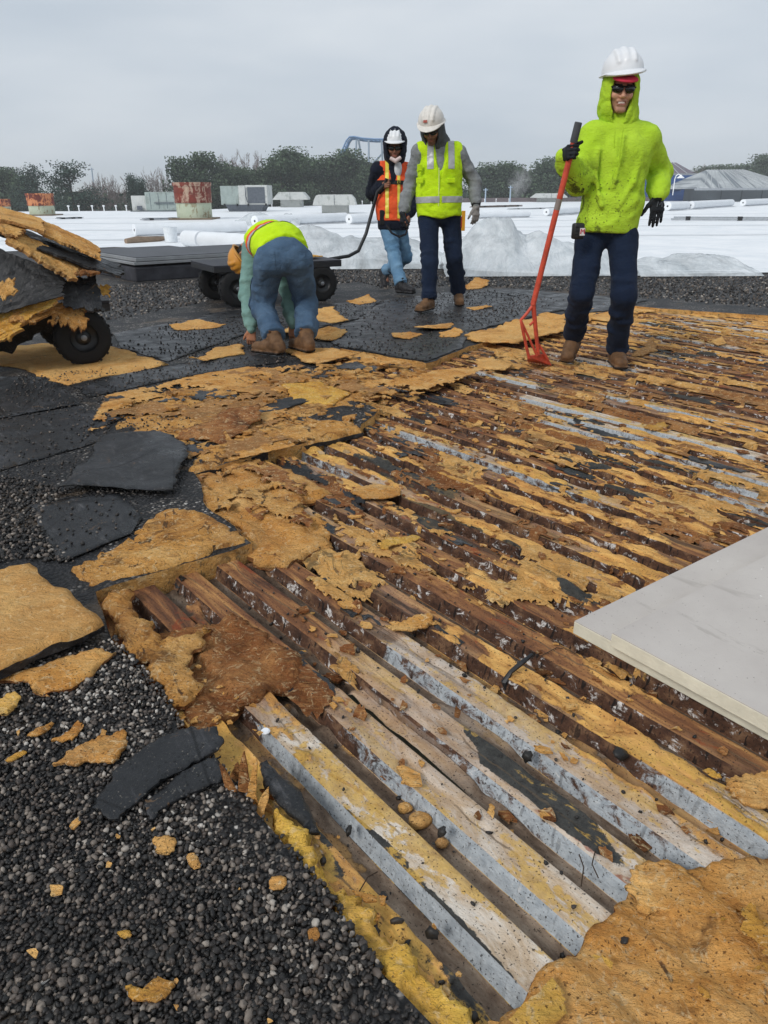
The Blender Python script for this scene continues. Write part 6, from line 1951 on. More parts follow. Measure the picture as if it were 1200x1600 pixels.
def head_shapes(R, c, smile=True):
    X = lambda s: XF(s, R, c)
    u = [(X(EL((0, .012, .030), (.074, .094, .086))), 0.0), (X(EL((0, -.022, -.040), (.057, .066, .070))), 0.03), (X(RC((-.014, -.070, -.094), (.014, -.070, -.094), .019, .019)), 0.02),
         (X(RC((-.034, -.078, .030), (.034, -.078, .030), .012, .012)), 0.015), (X(RC((0, -.088, .014), (0, -.108, -.022), .0085, .0125)), 0.010),
         (X(RC((-.011, -.098, -.026), (.011, -.098, -.026), .0085, .0085)), 0.006), (X(RC((-.040, -.070, -.018), (-.046, -.05, -.010), .022, .022)), 0.02), (X(RC((.040, -.070, -.018), (.046, -.05, -.010), .022, .022)), 0.02),
         (X(RC((-.024, -.084, -.050), (.024, -.084, -.050), .0075, .0075)), 0.006), (X(RC((-.020, -.085, -.068), (.020, -.085, -.068), .0075, .0075)), 0.006),
         (X(EL((.077, .012, .0), (.010, .020, .030))), 0.008), (X(EL((-.077, .012, .0), (.010, .020, .030))), 0.008)]
    sub = [(X(EL((.032, -.100, .014), (.017, .014, .011))), 0.008), (X(EL((-.032, -.100, .014), (.017, .014, .011))), 0.008), (X(RC((-.022, -.098, -.059), (.022, -.098, -.059), .006, .006)), 0.005)]
    eye = [(X(EL((.032, -.083, .014), (.012, .012, .010))), 0.003), (X(EL((-.032, -.083, .014), (.012, .012, .010))), 0.003)]
    return u, sub, eye

def skin_col(R, c, base, stub, smile):
    def f(V):
        q = (V - c) @ R
        col = np.tile(np.array(lin(base)), (len(V), 1))
        x, y, z = q.T
        face = (y < -.03) & (np.abs(z) < .14) & (np.abs(x) < .1)
        st = face * sstep(-.030, -.050, z) * sstep(-.13, -.11, z) * 0.6
        col = col * (1 - st[:, None]) + np.array(lin(stub)) * st[:, None]
        lip = face & (np.abs(x) < .027 - np.abs(z + .059) * 0.3) & (np.abs(z + .059) < .010) & (y < -.06)
        col[lip] = lin('#92594c')
        if smile:
            th = face & (np.abs(x) < .019) & (np.abs(z + .0575) < .0045) & (y < -.06)
            col[th] = lin('#d8cfc4')
        ey = face & (((np.abs(x) - .032) / .014) ** 2 + ((z - .014) / .009) ** 2 < 1)
        col[ey] = lin('#d8d2cc')
        ir = face & (((np.abs(x) - .032)) ** 2 + ((z - .013)) ** 2 < .006 ** 2)
        col[ir] = lin('#2a1c14')
        br = face & (np.abs(z - .036) < .005) & (np.abs(np.abs(x) - .032) < .020)
        col[br] = lin('#2a201a')
        hair = (y > -.045) & (z > .0) & (np.abs(z) < .2) & (np.abs(x) < .1) & (q[:, 1] < .2)
        hair |= (z > .062) & (np.abs(x) < .1) & (z < .2)
        col[hair & (np.linalg.norm(q, axis=1) < .2)] = lin('#1e1815')
        return col
    return f

def body(J, R, e, base, skin='#c69478', stub='#8a6a58', smile=False, hands=(), girth=1.0, fine_hands=()):
    """one continuous body: head with a face, neck, trunk, arms, legs and the hands that show"""
    allp = np.array([v for v in J.values() if np.ndim(v) == 1 and len(v) == 3])
    lo, hi = allp.min(0) - 0.2, allp.max(0) + 0.25
    c = J['head']
    f = [(c - 0.13, c + 0.13, 0.0042)] + [(p - 0.13, p + 0.13, 0.005) for p in fine_hands]
    F = Field(lo, hi, 0.016, f)
    g = girth
    sd = unit_(J['shL'] - J['shR'])
    F.u(EC(J['pelvis'], J['waist'], (.145 * g, .10 * g), (.13 * g, .095 * g), sd), 0)
    F.u(EC(J['waist'], J['chest'], (.13 * g, .095 * g), (.155 * g, .105 * g), sd), .05)
    F.u(EC(J['chest'], J['neck'], (.15 * g, .095 * g), (.06, .055), sd), .05)
    F.u(RC(J['neck'], c + R @ np.array([0, .02, -.06]), .055, .052), .03)
    for q in 'LR':
        F.u(RC(J['neck'] - np.array([0, 0, .03]), J['sh' + q], .05, .055), .04)
        F.u(RC(J['sh' + q], J['el' + q], .052, .040), .03); F.u(RC(J['el' + q], J['wr' + q], .040, .027), .02)
        F.u(RC(J['hip' + q], J['kn' + q], .085, .056), .04); F.u(RC(J['kn' + q], J['an' + q], .055, .038), .03)
        fw_ = J['fw' + q]
        F.u(RC(J['an' + q] - A3([0, 0, .02]), J['an' + q] + fw_ * .09 - A3([0, 0, .045]), .030, .024), .02)
    u_, s_, ey_ = head_shapes(R, c)
    for sh, k in u_:
        F.u(sh, k)
    for sh, k in s_:
        F.sub(sh, k)
    for sh, k in ey_:
        F.u(sh, k)
    for hs in hands:
        for sh, k in hs:
            F.u(sh, k)
    return F.build('body', M_SKIN, e, base, 0, {'col': skin_col(R, c, skin, stub, smile)})

def boots(J, e, base, m_, names='LR', h=0.0085):
    for q in names:
        a, t = J['an' + q], J['toe' + q]
        d = unit_(t - a); 
        fwd = J.get('fw' + q, unit_(np.array([t[0] - a[0], t[1] - a[1], t[2] - a[2] + 0.05])))
        kn = unit_(J['kn' + q] - a)
        zz_ = np.array([0, 0, 1.0]) if abs(fwd[2]) < 0.6 else kn
        up = unit_(zz_ - fwd * (zz_ @ fwd))
        sl = np.cross(fwd, up)
        heel = a - up * 0.055 - fwd * 0.035
        toe = heel + fwd * 0.215
        mid = heel + fwd * 0.12
        allp = np.array([heel, toe, a + kn * 0.14])
        F = Field(allp.min(0) - 0.1, allp.max(0) + 0.1, h)
        F.u(EC(heel, mid + up * 0.008, (.040, .040), (.046, .036), sl), 0)
        F.u(EC(mid + up * 0.010, toe + up * 0.002, (.047, .038), (.044, .032), sl), .02)
        F.u(RC(a - up * 0.01, a + kn * 0.11, .050, .054), .03)
        F.u(RC(a + kn * 0.105 - fwd * .02, a + kn * 0.105 + fwd * .02, .050, .050), .012)
        for lk in range(4):
            lp_ = a + fwd * (.075 - .012 * lk) + up * (-.012 + .026 * lk)
            F.u(RC(lp_ - sl * .026, lp_ + sl * .026, .0075, .0075), .006)
        F.u(EC(heel + up * .02, mid + up * 0.030, (.036, .040), (.038, .03), sl), .02)
        sole_c = heel + fwd * 0.10 - up * 0.034
        F.plane(sole_c - up * 0.012, -up)
        F.u(EC(heel - up * .030, toe - up * .028 + fwd * 0.012, (.046, .018), (.050, .017), sl), .006)
        F.plane(sole_c - up * 0.014, -up)
        F.folds(0.006, 30, 30, 30, seed=5)
        F.build('boot', m_, e, base, 1, {'sole': lambda V, p=sole_c, u=up: sstep(0.014, 0.008, (V - p) @ u)})

def trousers(J, e, base, m_, wide=1.0, h=0.0105, seed=1, hem=None, belt=0.0, crumple=1.0, hemup=0.0):
    allp = np.array([J[k] for k in ('pelvis', 'waist', 'hipL', 'hipR', 'knL', 'knR', 'anL', 'anR')])
    F = Field(allp.min(0) - 0.2, allp.max(0) + 0.2, h)
    sd = unit_(J['hipL'] - J['hipR'])
    F.u(EC(J['pelvis'], J['waist'], (.170 * wide, .125 * wide), (.155 * wide, .118 * wide), sd), 0)
    for q in 'LR':
        hp, kn, an = J['hip' + q], J['kn' + q], J['an' + q]
        low = an + unit_(kn - an) * (0.015 + hemup)
        F.u(RC(hp, kn, .104 * wide, .080 * wide), .035)
        F.u(RC(kn, an + unit_(kn - an) * (0.05 + hemup), .080 * wide, .070 * wide), .03)
        F.u(RC(an + unit_(kn - an) * (0.06 + hemup), low, .072 * wide, .075 * wide), .02)
    for i, q in enumerate('LR'):
        nb = int(round(4 * crumple))
        rings(F, J['hip' + q], J['kn' + q], .104 * wide, .080 * wide, nb, .013, seed + i, .5, 1.0)
        rings(F, J['kn' + q], J['an' + q], .080 * wide, .072 * wide, nb + 3, .013, seed + 7 + i, .05, .97)
    F.folds(0.009 * crumple, 6, 6, 6, seed=seed)
    F.folds(0.005 * crumple, 16, 16, 18, seed=seed + 3)
    F.plane(J['waist'] + J['updir'] * belt, J['updir'])
    for q in 'LR':
        an, kn = J['an' + q], J['kn' + q]
        # hem: cut only below this leg
        d = unit_(an - kn)
        sl, g = F._r(an - 0.16, an + 0.16, 0.0)
        pl = ((g[0] - an[0]) * d[0] + (g[1] - an[1]) * d[1] + (g[2] - an[2]) * d[2]) - 0.002 + hemup
        rr = np.sqrt((g[0] - an[0]) ** 2 + (g[1] - an[1]) ** 2 + (g[2] - an[2]) ** 2) - 0.15
        F.F[sl] = np.where(rr < 0, np.maximum(F.F[sl], pl.astype(np.float32)), F.F[sl])
    return F.build('trousers', m_, e, base, 1)

def rings(F, a, b, ra, rb, n, r, seed, lo=0.1, hi=0.95):
    """cloth bunched round a limb: partial slanting ridges"""
    rr = np.random.RandomState(seed)
    a, b = np.asarray(a, float), np.asarray(b, float)
    d = unit_(b - a); s1 = unit_(np.cross(d, (0.3, 0.2, 1.0))); s2 = np.cross(d, s1)
    for i in range(n):
        t = lo + (hi - lo) * (i + rr.uniform(0.2, .8)) / n
        ph = rr.uniform(0, 6.28); ext = rr.uniform(1.4, 3.2); sl = rr.uniform(-.05, .05)
        pts = []
        for k in range(7):
            g = ph + ext * k / 6
            rad = ra + (rb - ra) * t
            pts.append(a + (b - a) * t + d * sl * (k / 6 - .5) + (s1 * math.cos(g) + s2 * math.sin(g)) * (rad - r * (0.35 if 0 < k < 6 else 1.0)))
        F.fold(pts, r * rr.uniform(.7, 1.2))
def top_garment(name, J, e, base, m_, wide=1.0, sleeve=(.072, .066, .050), hemdrop=0.0, h=0.0105, seed=1, attr=None, amp=0.014, cuff=True, collar=.075, fz=(7, 7, 11), creases=(), bunch=4):
    allp = np.array([J[k] for k in ('pelvis', 'neck', 'shL', 'shR', 'elL', 'elR', 'wrL', 'wrR', 'head')])
    F = Field(allp.min(0) - 0.2, allp.max(0) + 0.2, h)
    sd = unit_(J['shL'] - J['shR'])
    w_ = wide
    F.u(EC(J['pelvis'], J['waist'], (.180 * w_, .140 * w_), (.178 * w_, .140 * w_), sd), 0)
    F.u(EC(J['waist'], J['chest'], (.178 * w_, .138 * w_), (.185 * w_, .135 * w_), sd), .04)
    F.u(EC(J['chest'], J['neck'], (.175 * w_, .120 * w_), (collar, collar), sd), .05)
    for q in 'LR':
        F.u(RC(J['neck'] - J['updir'] * .045, J['sh' + q], .062, .082 * w_), .06)
        F.u(RC(J['sh' + q], J['el' + q], sleeve[0] + .008, sleeve[1]), .03)
        wr = J['wr' + q]; d = unit_(J['el' + q] - wr)
        F.u(RC(J['el' + q], wr + d * .05, sleeve[1], sleeve[2] + .008), .02)
        if cuff:
            F.u(RC(wr + d * 0.045, wr + d * 0.005, sleeve[2] - .008, sleeve[2] - .012), .008)
        else:
            F.u(RC(wr + d * 0.05, wr, sleeve[2], sleeve[2]), .01)
    for i, q in enumerate('LR'):
        rings(F, J['sh' + q], J['el' + q], sleeve[0], sleeve[1], bunch, .013, seed + i, .35, 1.0)
        rings(F, J['el' + q], J['wr' + q], sleeve[1], sleeve[2], bunch + 2, .013, seed + 5 + i, .0, .85)
    for cp in creases:
        F.fold(cp, .014)
    F.folds(amp * 0.6, *fz, seed=seed)
    F.folds(amp * 0.35, fz[0] * 2.6, fz[1] * 2.6, fz[2] * 2.6, seed=seed + 7)
    F.plane(J['pelvis'] - J['updir'] * hemdrop, -J['updir'], (0.01, 9))
    F.plane(J['neck'] + J['updir'] * .045, J['updir'])
    if cuff:
        F.u(EC(J['pelvis'] - J['updir'] * (hemdrop - .02), J['pelvis'] - J['updir'] * (hemdrop - .005), (.188 * w_, .150 * w_), (.186 * w_, .148 * w_), sd), .02)
        F.plane(J['pelvis'] - J['updir'] * (hemdrop + .035), -J['updir'])
    return F, F.build(name, m_, e, base, 1, attr)

def vest(J, e, base, m_, wide=1.0, hem=0.0, vneck=True, front=None, h=0.0095, seed=2, name='vest', ahole=0.085):
    allp = np.array([J[k] for k in ('pelvis', 'neck', 'shL', 'shR')])
    F = Field(allp.min(0) - 0.22, allp.max(0) + 0.22, h)
    sd = unit_(J['shL'] - J['shR']); w_ = wide
    F.u(EC(J['pelvis'], J['waist'], (.195 * w_, .155 * w_), (.192 * w_, .152 * w_), sd), 0)
    F.u(EC(J['waist'], J['chest'], (.192 * w_, .150 * w_), (.195 * w_, .148 * w_), sd), .04)
    F.u(EC(J['chest'], J['neck'], (.185 * w_, .132 * w_), (.085, .085), sd), .05)
    for q in 'LR':
        F.u(RC(J['neck'] - J['updir'] * .05, J['sh' + q] * .8 + J['neck'] * .2, .072, .086 * w_), .05)
    F.folds(0.012, 7, 7, 9, seed=seed)
    F.folds(0.006, 18, 18, 20, seed=seed + 2)
    fr = front if front is not None else np.array([0, -1.0, 0])
    # arm holes
    for q, s in (('L', 1), ('R', -1)):
        c = J['sh' + q] + sd * s * ahole - J['updir'] * 0.05
        F.sub(EL(c, (.075, .13, .15), np.stack([sd, np.cross(J['updir'], sd), J['updir']], 1)), .01)
    F.sub(EL(J['neck'] + J['updir'] * .075, (.085, .085, .075)), .01)
    if vneck:
        F.sub(RC(J['neck'] + fr * .14 + J['updir'] * .05, J['chest'] * .75 + J['waist'] * .25 + fr * .17, .095, .012), .01)
    F.plane(J['pelvis'] - J['updir'] * hem, -J['updir'], (0.05, 7))
    F.plane(J['neck'] + J['updir'] * .03, J['updir'])
    o = F.build(name, m_, e, base, 1)
    return F, o

def band(src, e, base, m_, planes, off=0.004, name='reflective_strip', keep=None):
    """a strip of trim: the part of a garment between cutting planes, lifted off the cloth"""
    bm = bmesh.new(); bm.from_mesh(src.data)
    for p, n in planes:
        p = Vector(np.asarray(p) - base)
        bmesh.ops.bisect_plane(bm, geom=bm.verts[:] + bm.edges[:] + bm.faces[:], plane_co=p, plane_no=Vector(unit_(n)), clear_outer=True)
    bm.normal_update()
    if keep is not None:
        kn, kp = Vector(unit_(keep[1])), Vector(np.asarray(keep[0]) - base)
        bmesh.ops.delete(bm, geom=[f for f in bm.faces if f.normal.dot(kn) < keep[2]], context='FACES')
    for v in bm.verts:
        v.co += v.normal * off
    if not bm.faces:
        bm.free(); return None
    me = bpy.data.meshes.new(name); bm.to_mesh(me); bm.free()
    me.materials.clear(); me.materials.append(m_)
    me.polygons.foreach_set('use_smooth', np.ones(len(me.polygons), bool))
    return obj(name, me, e)

def hood_shape(R, c, e, base, m_, big=1.0, name='hood', opening=(.066, .125), neck=None, lean=0.0, h=0.0065, seed=3, peak=0.0):
    """cloth hood round the head, open at the face"""
    F = Field(c - 0.30, c + 0.26, h)
    X = lambda s: XF(s, R, c)
    F.u(X(EL((0, .025, .035), (.108 * big, .128 * big, .118 * big))), 0)
    F.u(X(EL((0, .02, -.06), (.105 * big, .115 * big, .12 * big))), .05)
    if peak:
        F.u(X(RC((0, .06, .10), (0, .03, .13 + peak), .06, .03)), .05)
    if neck is not None:
        F.u(RC(c + R @ np.array([0, .03, -.09]), neck, .10, .105), .05)
    F.folds(0.012, 9, 9, 9, seed=seed)
    F.folds(0.007, 22, 22, 18, seed=seed + 1)
    # hollow and face opening
    F.sub(X(EL((0, .015, .03), (.094 * big, .108 * big, .104 * big))), .008)
    F.sub(X(EL((0, -.09, -.012), (opening[0], .13, opening[1]))), .012)
    F.sub(X(RC((0, .0, -.08), (0, -.10, -.15), .060, .030)), .012)
    if neck is not None:
        F.plane(neck - np.array([0, 0, .05]), (0, 0, -1))
    return F.build(name, m_, e, base, 1)

def hard_hat(R, c, e, base, m_, sc=1.0, tilt=0.0, lift=0.0, back=0.0, label=None, brim_all=False):
    """ribbed shell with a peak and a narrow rim"""
    Rt = R @ rotm(0, tilt, 0)
    h_ = bpy.data.objects.new('hard_hat', None); COL.objects.link(h_); h_.parent = e
    h_.location = Vector(c + R @ np.array([0, back, lift]) - base)
    h_.rotation_euler = Matrix([list(map(float, r)) for r in Rt]).to_euler()
    z0 = np.zeros(3)
    F = Field(np.array([-.16, -.24, -.02]) * sc, np.array([.16, .20, .20]) * sc, 0.0055)
    F.u(EL((0, .0, .02 * sc), (.122 * sc, .148 * sc, .125 * sc)), 0)
    for x in (-.045, 0, .045):
        pts = [np.array([x * sc, .148 * sc * math.cos(a) * 0.93, (.017 + .122 * math.sin(a) * (1 - 0.95 * (abs(x) / .122) ** 2) ** .5) * sc]) for a in np.linspace(0.45, 2.7, 9)]
        for a, b in zip(pts[:-1], pts[1:]):
            F.u(RC(a, b, .011 * sc, .011 * sc), .016)
    F.sub(EL((0, .0, .015 * sc), (.114 * sc, .140 * sc, .117 * sc)), .004)
    F.plane((0, 0, .012 * sc), (0, 0, -1))
    F.build('shell', m_, h_, z0, 1)
    B = Field(np.array([-.17, -.26, -.04]) * sc, np.array([.17, .20, .06]) * sc, 0.0055)
    B.u(EL((0, .0, .010 * sc), (.138 * sc, .163 * sc, .012 * sc)), 0)
    B.u(EL((0, -.085 * sc, .004 * sc), (.105 * sc, .128 * sc, .014 * sc), rotm(0, 0.12, 0)), .02)
    B.sub(EL((0, .0, .01 * sc), (.112 * sc, .138 * sc, .06 * sc)), .004)
    B.build('brim', m_, h_, z0, 1)
    return h_

def sunglasses(R, c, e, base, sc=1.0):
    g = bpy.data.objects.new('sunglasses', None); COL.objects.link(g); g.parent = e
    g.location = Vector(c - base); g.rotation_euler = Matrix([list(map(float, r)) for r in R]).to_euler()
    for s in (-1, 1):
        F = Field(np.array([-.085, -.13, -.02]), np.array([.085, -.03, .05]), 0.0042)
        F.u(EL((s * .035, -.090, .014), (.034, .016, .024), rotm(s * 0.35, 0, 0)), 0)
        F.build('lens', M_LENS, g, np.zeros(3), 1)
    f = MB()
    f.tube([(-.072, -.076, .024), (-.04, -.104, .030), (0, -.108, .026), (.04, -.104, .030), (.072, -.076, .024)], .0045, 6)
    f.build('frame', M_STRAP, g)
    for s in (-1, 1):
        f = MB(); f.tube([(s * .072, -.076, .024), (s * .082, 0.0, .020), (s * .080, .03, .010)], .003, 6); f.build('temple', M_STRAP, g)
    return g

def gloves(hs_list, e, base, m_, cuffs, h=0.0048, name='glove'):
    for hs, (wr, el) in zip(hs_list, cuffs):
        lo = np.min([s[1] for s, k in hs], axis=0) - 0.03; hi = np.max([s[2] for s, k in hs], axis=0) + 0.03
        d = unit_(np.asarray(el) - np.asarray(wr))
        lo = np.minimum(lo, wr + d * .07 - .05); hi = np.maximum(hi, wr + d * .07 + .05)
        F = Field(lo, hi, h)
        for sh, k in hs:
            F.u(sh, k)
        F.u(RC(wr + d * .045, wr - d * .01, .036, .031), .012)
        F.folds(0.003, 40, 40, 40, seed=4)
        F.build(name, m_, e, base, 1)
A3 = np.array
def seglen(J, nm):
    L_ = lambda a, b: round(float(np.linalg.norm(J[a] - J[b])), 2)
    print('POSE', nm, {k: L_(*k.split('-')) for k in ('shL-elL', 'elL-wrL', 'shR-elR', 'elR-wrR', 'hipL-knL', 'knL-anL', 'hipR-knR', 'knR-anR', 'shL-shR', 'hipL-hipR', 'pelvis-neck', 'neck-head')}, 'headz', round(float(J['head'][2]), 2), 'pelz', round(float(J['pelvis'][2]), 2), 'an', [round(float(J['an' + q][2]), 2) for q in 'LR'])

# ---------------------------------------------------------------- man in the lime hoodie
ZD = Z_TOP + 0.008
def person1():
    J = dict(head=P(969, 144, 5.15), neck=P(971, 188, 5.18), chest=P(967, 242, 5.18), waist=P(957, 316, 5.17), pelvis=P(948, 352, 5.17),
             shL=P(1008, 217, 5.2), elL=P(1029, 270, 5.38), wrL=P(1029, 306, 5.16), shR=P(928, 215, 5.18), elR=P(903, 284, 5.10),
             hipL=P(973, 370, 5.14), hipR=P(923, 370, 5.18), knL=P(975, 462, 5.0), knR=P(909, 456, 5.05))
    sh_top, sh_bot = P(904, 191, 4.86), P(834, 471, 5.06)
    shaft = lambda t: sh_top + (sh_bot - sh_top) * t
    grip = shaft(0.135)
    J['wrR'] = grip + A3([-.030, .078, -.035])
    gL = G(966, 574, ZD); J['anL'] = gL + A3([0.005, 0.10, 0.102]); J['toeL'] = J['anL'] + A3([-.01, -.15, -.06]); J['fwL'] = unit_((-.05, -1, 0))
    J['anR'] = P(896, 524, 5.38); J['toeR'] = J['anR'] + A3([-.04, -.13, -.10]); J['fwR'] = unit_((-.40, -.80, -.40))
    J['updir'] = unit_(J['neck'] - J['pelvis'])
    seglen(J, 'hoodie')
    base = A3([J['pelvis'][0], 5.1, ZD])
    e = empty('person', tuple(base), label='man in a dirty lime hoodie and white hard hat leaning on a red shovel', cat='person')
    R = rotm(-0.06, 0.08, 0.04)
    hR = hand_shapes(J['wrR'], (0.10, -1, .22), (1, .1, 0), (0, 0, 1), [1.15, 1.2, 1.25, 1.3], (.75, .35, .75, 1), 1.15)
    hL = hand_shapes(J['wrL'], (-.02, -.15, -1), (.15, 1, 0), (-1, 0, 0), [.18, .2, .22, .26], (.75, .75, -.1, .3), 1.15, 0.05)
    body(J, R, e, base, '#d09c80', '#94705c', True)
    gloves([hR, hL], e, base, M_GLOVE, [(J['wrR'], J['elR']), (J['wrL'], J['elL'])])
    dirt = lambda V: sstep(J['chest'][2] + .05, J['waist'][2] + .05, V[:, 2]) * sstep(J['pelvis'][0] + .28, J['pelvis'][0] + .02, V[:, 0]) * (V[:, 1] < 5.25) * 0.9 + 0.12 + 0.5 * (V[:, 0] < J['elR'][0] + .04) * (V[:, 2] < J['elR'][2] + .05)
    _, hoodie = top_garment('hoodie', J, e, base, M_LIME, 1.04, (.080, .080, .058), 0.01, seed=11, attr={'dirt': dirt}, amp=0.016, fz=(5, 5, 6), bunch=5, creases=[[P(x, y, Y) for x, y, Y in c] for c in (((1000, 238, 5.08), (990, 285, 5.03), (965, 325, 5.02)), ((1002, 275, 5.10), (992, 312, 5.05), (962, 342, 5.02)), ((935, 235, 5.06), (930, 280, 5.04), (940, 322, 5.02)), ((975, 215, 5.06), (968, 250, 5.03), (958, 290, 5.02)), ((1005, 310, 5.14), (985, 338, 5.05), (950, 350, 5.02)))])
    hood_shape(R, J['head'], e, base, M_LIMEIN, 1.0, neck=J['neck'] + A3([0, .01, .0]), opening=(.066, .118))
    # front pouch and drawstrings
    for x0, x1, y1 in ((962, 960, 232), (974, 967, 262)):
        q = MB(); a = P(x0, 199, 5.02); b = P((x0 + x1) / 2 - 1, (199 + y1) / 2, 4.985); c = P(x1, y1, 4.985)
        q.tube([a, b, c], [.004, .004, .005], 8)
        o = q.build('drawstring', M_LIMEIN, e, smooth=True); o.data.transform(Matrix.Translation(-Vector(base)))
    trousers(J, e, base, M_NAVY, 0.93, seed=21)
    boots(J, e, base, M_BOOT)
    hard_hat(R, J['head'], e, base, M_HATW, 1.0, tilt=-0.06, lift=.086, back=.012).rotation_euler.rotate_axis('Y', -0.14)
    # cap peak under the hat
    F = Field(A3([-.1, -.24, -.02]), A3([.1, .0, .14]), .005)
    F.u(EL((0, -.095, .066), (.075, .085, .020), rotm(0, 0.22, 0)), 0); F.sub(EL((0, -.09, .040), (.085, .10, .030), rotm(0, 0.22, 0)), .004)
    c = F.build('cap_peak', M_CAP, e, np.zeros(3)); c.location = Vector(J['head'] - base); c.rotation_euler = Matrix([list(map(float, r_)) for r_ in R]).to_euler()
    sunglasses(R, J['head'], e, base)
    # mark on the back of the glove
    g = [o for o in e.children if o.name.startswith('glove')][-1]
    wl_ = J['wrL']
    q = MB(); z0 = wl_[2] - .045; x0 = wl_[0] + .004; yy = wl_[1] - .032
    q.tube([(x0 - .016, yy, z0 - .02), (x0 - .012, yy, z0 + .012), (x0, yy - .001, z0 - .008), (x0 + .012, yy, z0 + .012), (x0 + .016, yy, z0 - .02)], .0028, 6)
    o = q.build('mark', simple('glove_print', '#5c6068'), g); o.data.transform(Matrix.Translation(-Vector(base)))
    return J, e, base, sh_top, sh_bot
J1, E1, B1, SH0, SH1 = person1()

# shovel with a toothed blade on a braced frame
M_RED = simple('scraped_red_paint', '#c9503a', rough=0.5, spec=0.4, var=0.25, scale=25)
M_GRIP = simple('worn_grey_grip', '#4a4c50', rough=0.8)
sh_e = empty('roofing_shovel', tuple(G(842, 570, ZD)), label='long red roofing shovel with a toothed blade held by the hoodie man', cat='shovel')
SHI = Matrix.Translation(-Vector(sh_e.location))
def spart(name, pts, r, m_=None, n=10, parent=None):
    q = MB(); q.tube(pts, r, n); o = q.build(name, m_ or M_RED, parent or sh_e, smooth=50); o.data.transform(SHI); return o
d_ = SH1 - SH0
spart('shaft', [SH0 + d_ * .05, SH0 + d_ * .4, SH0 + d_ * .7, SH1, P(833, 476, 5.06)], .0185)
spart('grip', [SH0, SH0 + d_ * .012, SH0 + d_ * .10], [.0215, .0225, .0225], M_GRIP)
spart('worn_band', [SH0 + d_ * .395, SH0 + d_ * .455], .0192, simple('bare_steel_band', '#9a8f8a', rough=0.5, metal=0.5))
bl = P(826, 560, 5.12); br = P(853, 557, 5.16)
spart('neck', [P(833, 474, 5.06), P(836, 505, 5.09), P(841, 553, 5.13)], [.017, .015, .013])
spart('brace', [P(832, 478, 5.06), P(823, 490, 5.05), P(814, 500, 5.04), P(816, 511, 5.05), P(822, 540, 5.08), P(827, 560, 5.11)], .0105)
spart('brace', [P(815, 503, 5.04), P(826, 527, 5.08), P(839, 556, 5.12)], .008)
spart('brace', [P(836, 500, 5.09), P(828, 508, 5.07)], .008)
spart('gusset', [P(842, 538, 5.12), P(848, 548, 5.14), P(856, 562, 5.16)], [.008, .009, .009])
q = MB()
c0, c1, c2, c3 = P(824, 557, 5.10), P(853, 553, 5.17), G(862, 571, ZD + .012), G(824, 565, ZD + .012)
th_ = A3([0.0, .008, .003])
q.add([c0, c1, c2, c3, c0 + th_, c1 + th_, c2 + th_, c3 + th_], [(0, 1, 2, 3), (7, 6, 5, 4), (0, 4, 5, 1), (1, 5, 6, 2), (2, 6, 7, 3), (3, 7, 4, 0)])
o = q.build('blade', M_RED, sh_e); o.data.transform(SHI)
for i in range(9):
    s0, s1 = (i + 0.12) / 9, (i + 0.8) / 9
    a, b = c3 + (c2 - c3) * s0, c3 + (c2 - c3) * s1
    tip = (a + b) / 2 + unit_(c2 - c1) * 0.024; tip[2] = ZD - 0.004
    q = MB(); q.add([a, b, tip, a + th_, b + th_, tip + th_ * .4], [(0, 1, 2), (5, 4, 3), (0, 3, 4, 1), (1, 4, 5, 2), (2, 5, 3, 0)])
    o = q.build('tooth', M_RED, sh_e); o.data.transform(SHI)

# tape measure clipped at his belt
tp = P(903, 361, 4.98)
te = empty('tape_measure', tuple(tp), 0.35, label='black tape measure with a red and white badge on the hoodie man\'s belt', cat='tape measure')
q = MB(); q.box((0, 0, 0), (.075, .045, .095), bev=.012); q.build('case', M_RIM, te, smooth=50)
q = MB(); q.box((.018, -.0235, -.004), (.036, .003, .044)); q.build('badge', simple('white_badge', '#e0dedd'), te)
q = MB(); q.tube([(.004, -.026, -.016), (.008, -.026, .012), (.018, -.026, -.002), (.028, -.026, .012), (.032, -.026, -.016)], .0035, 6); q.build('logo', simple('red_print', '#b3232c'), te)
for i in range(3):
    q = MB(); q.box((-.022, -.0235, -.02 + i * .022), (.022, .004, .008)); q.build('grip_ridge', M_STRAP, te)

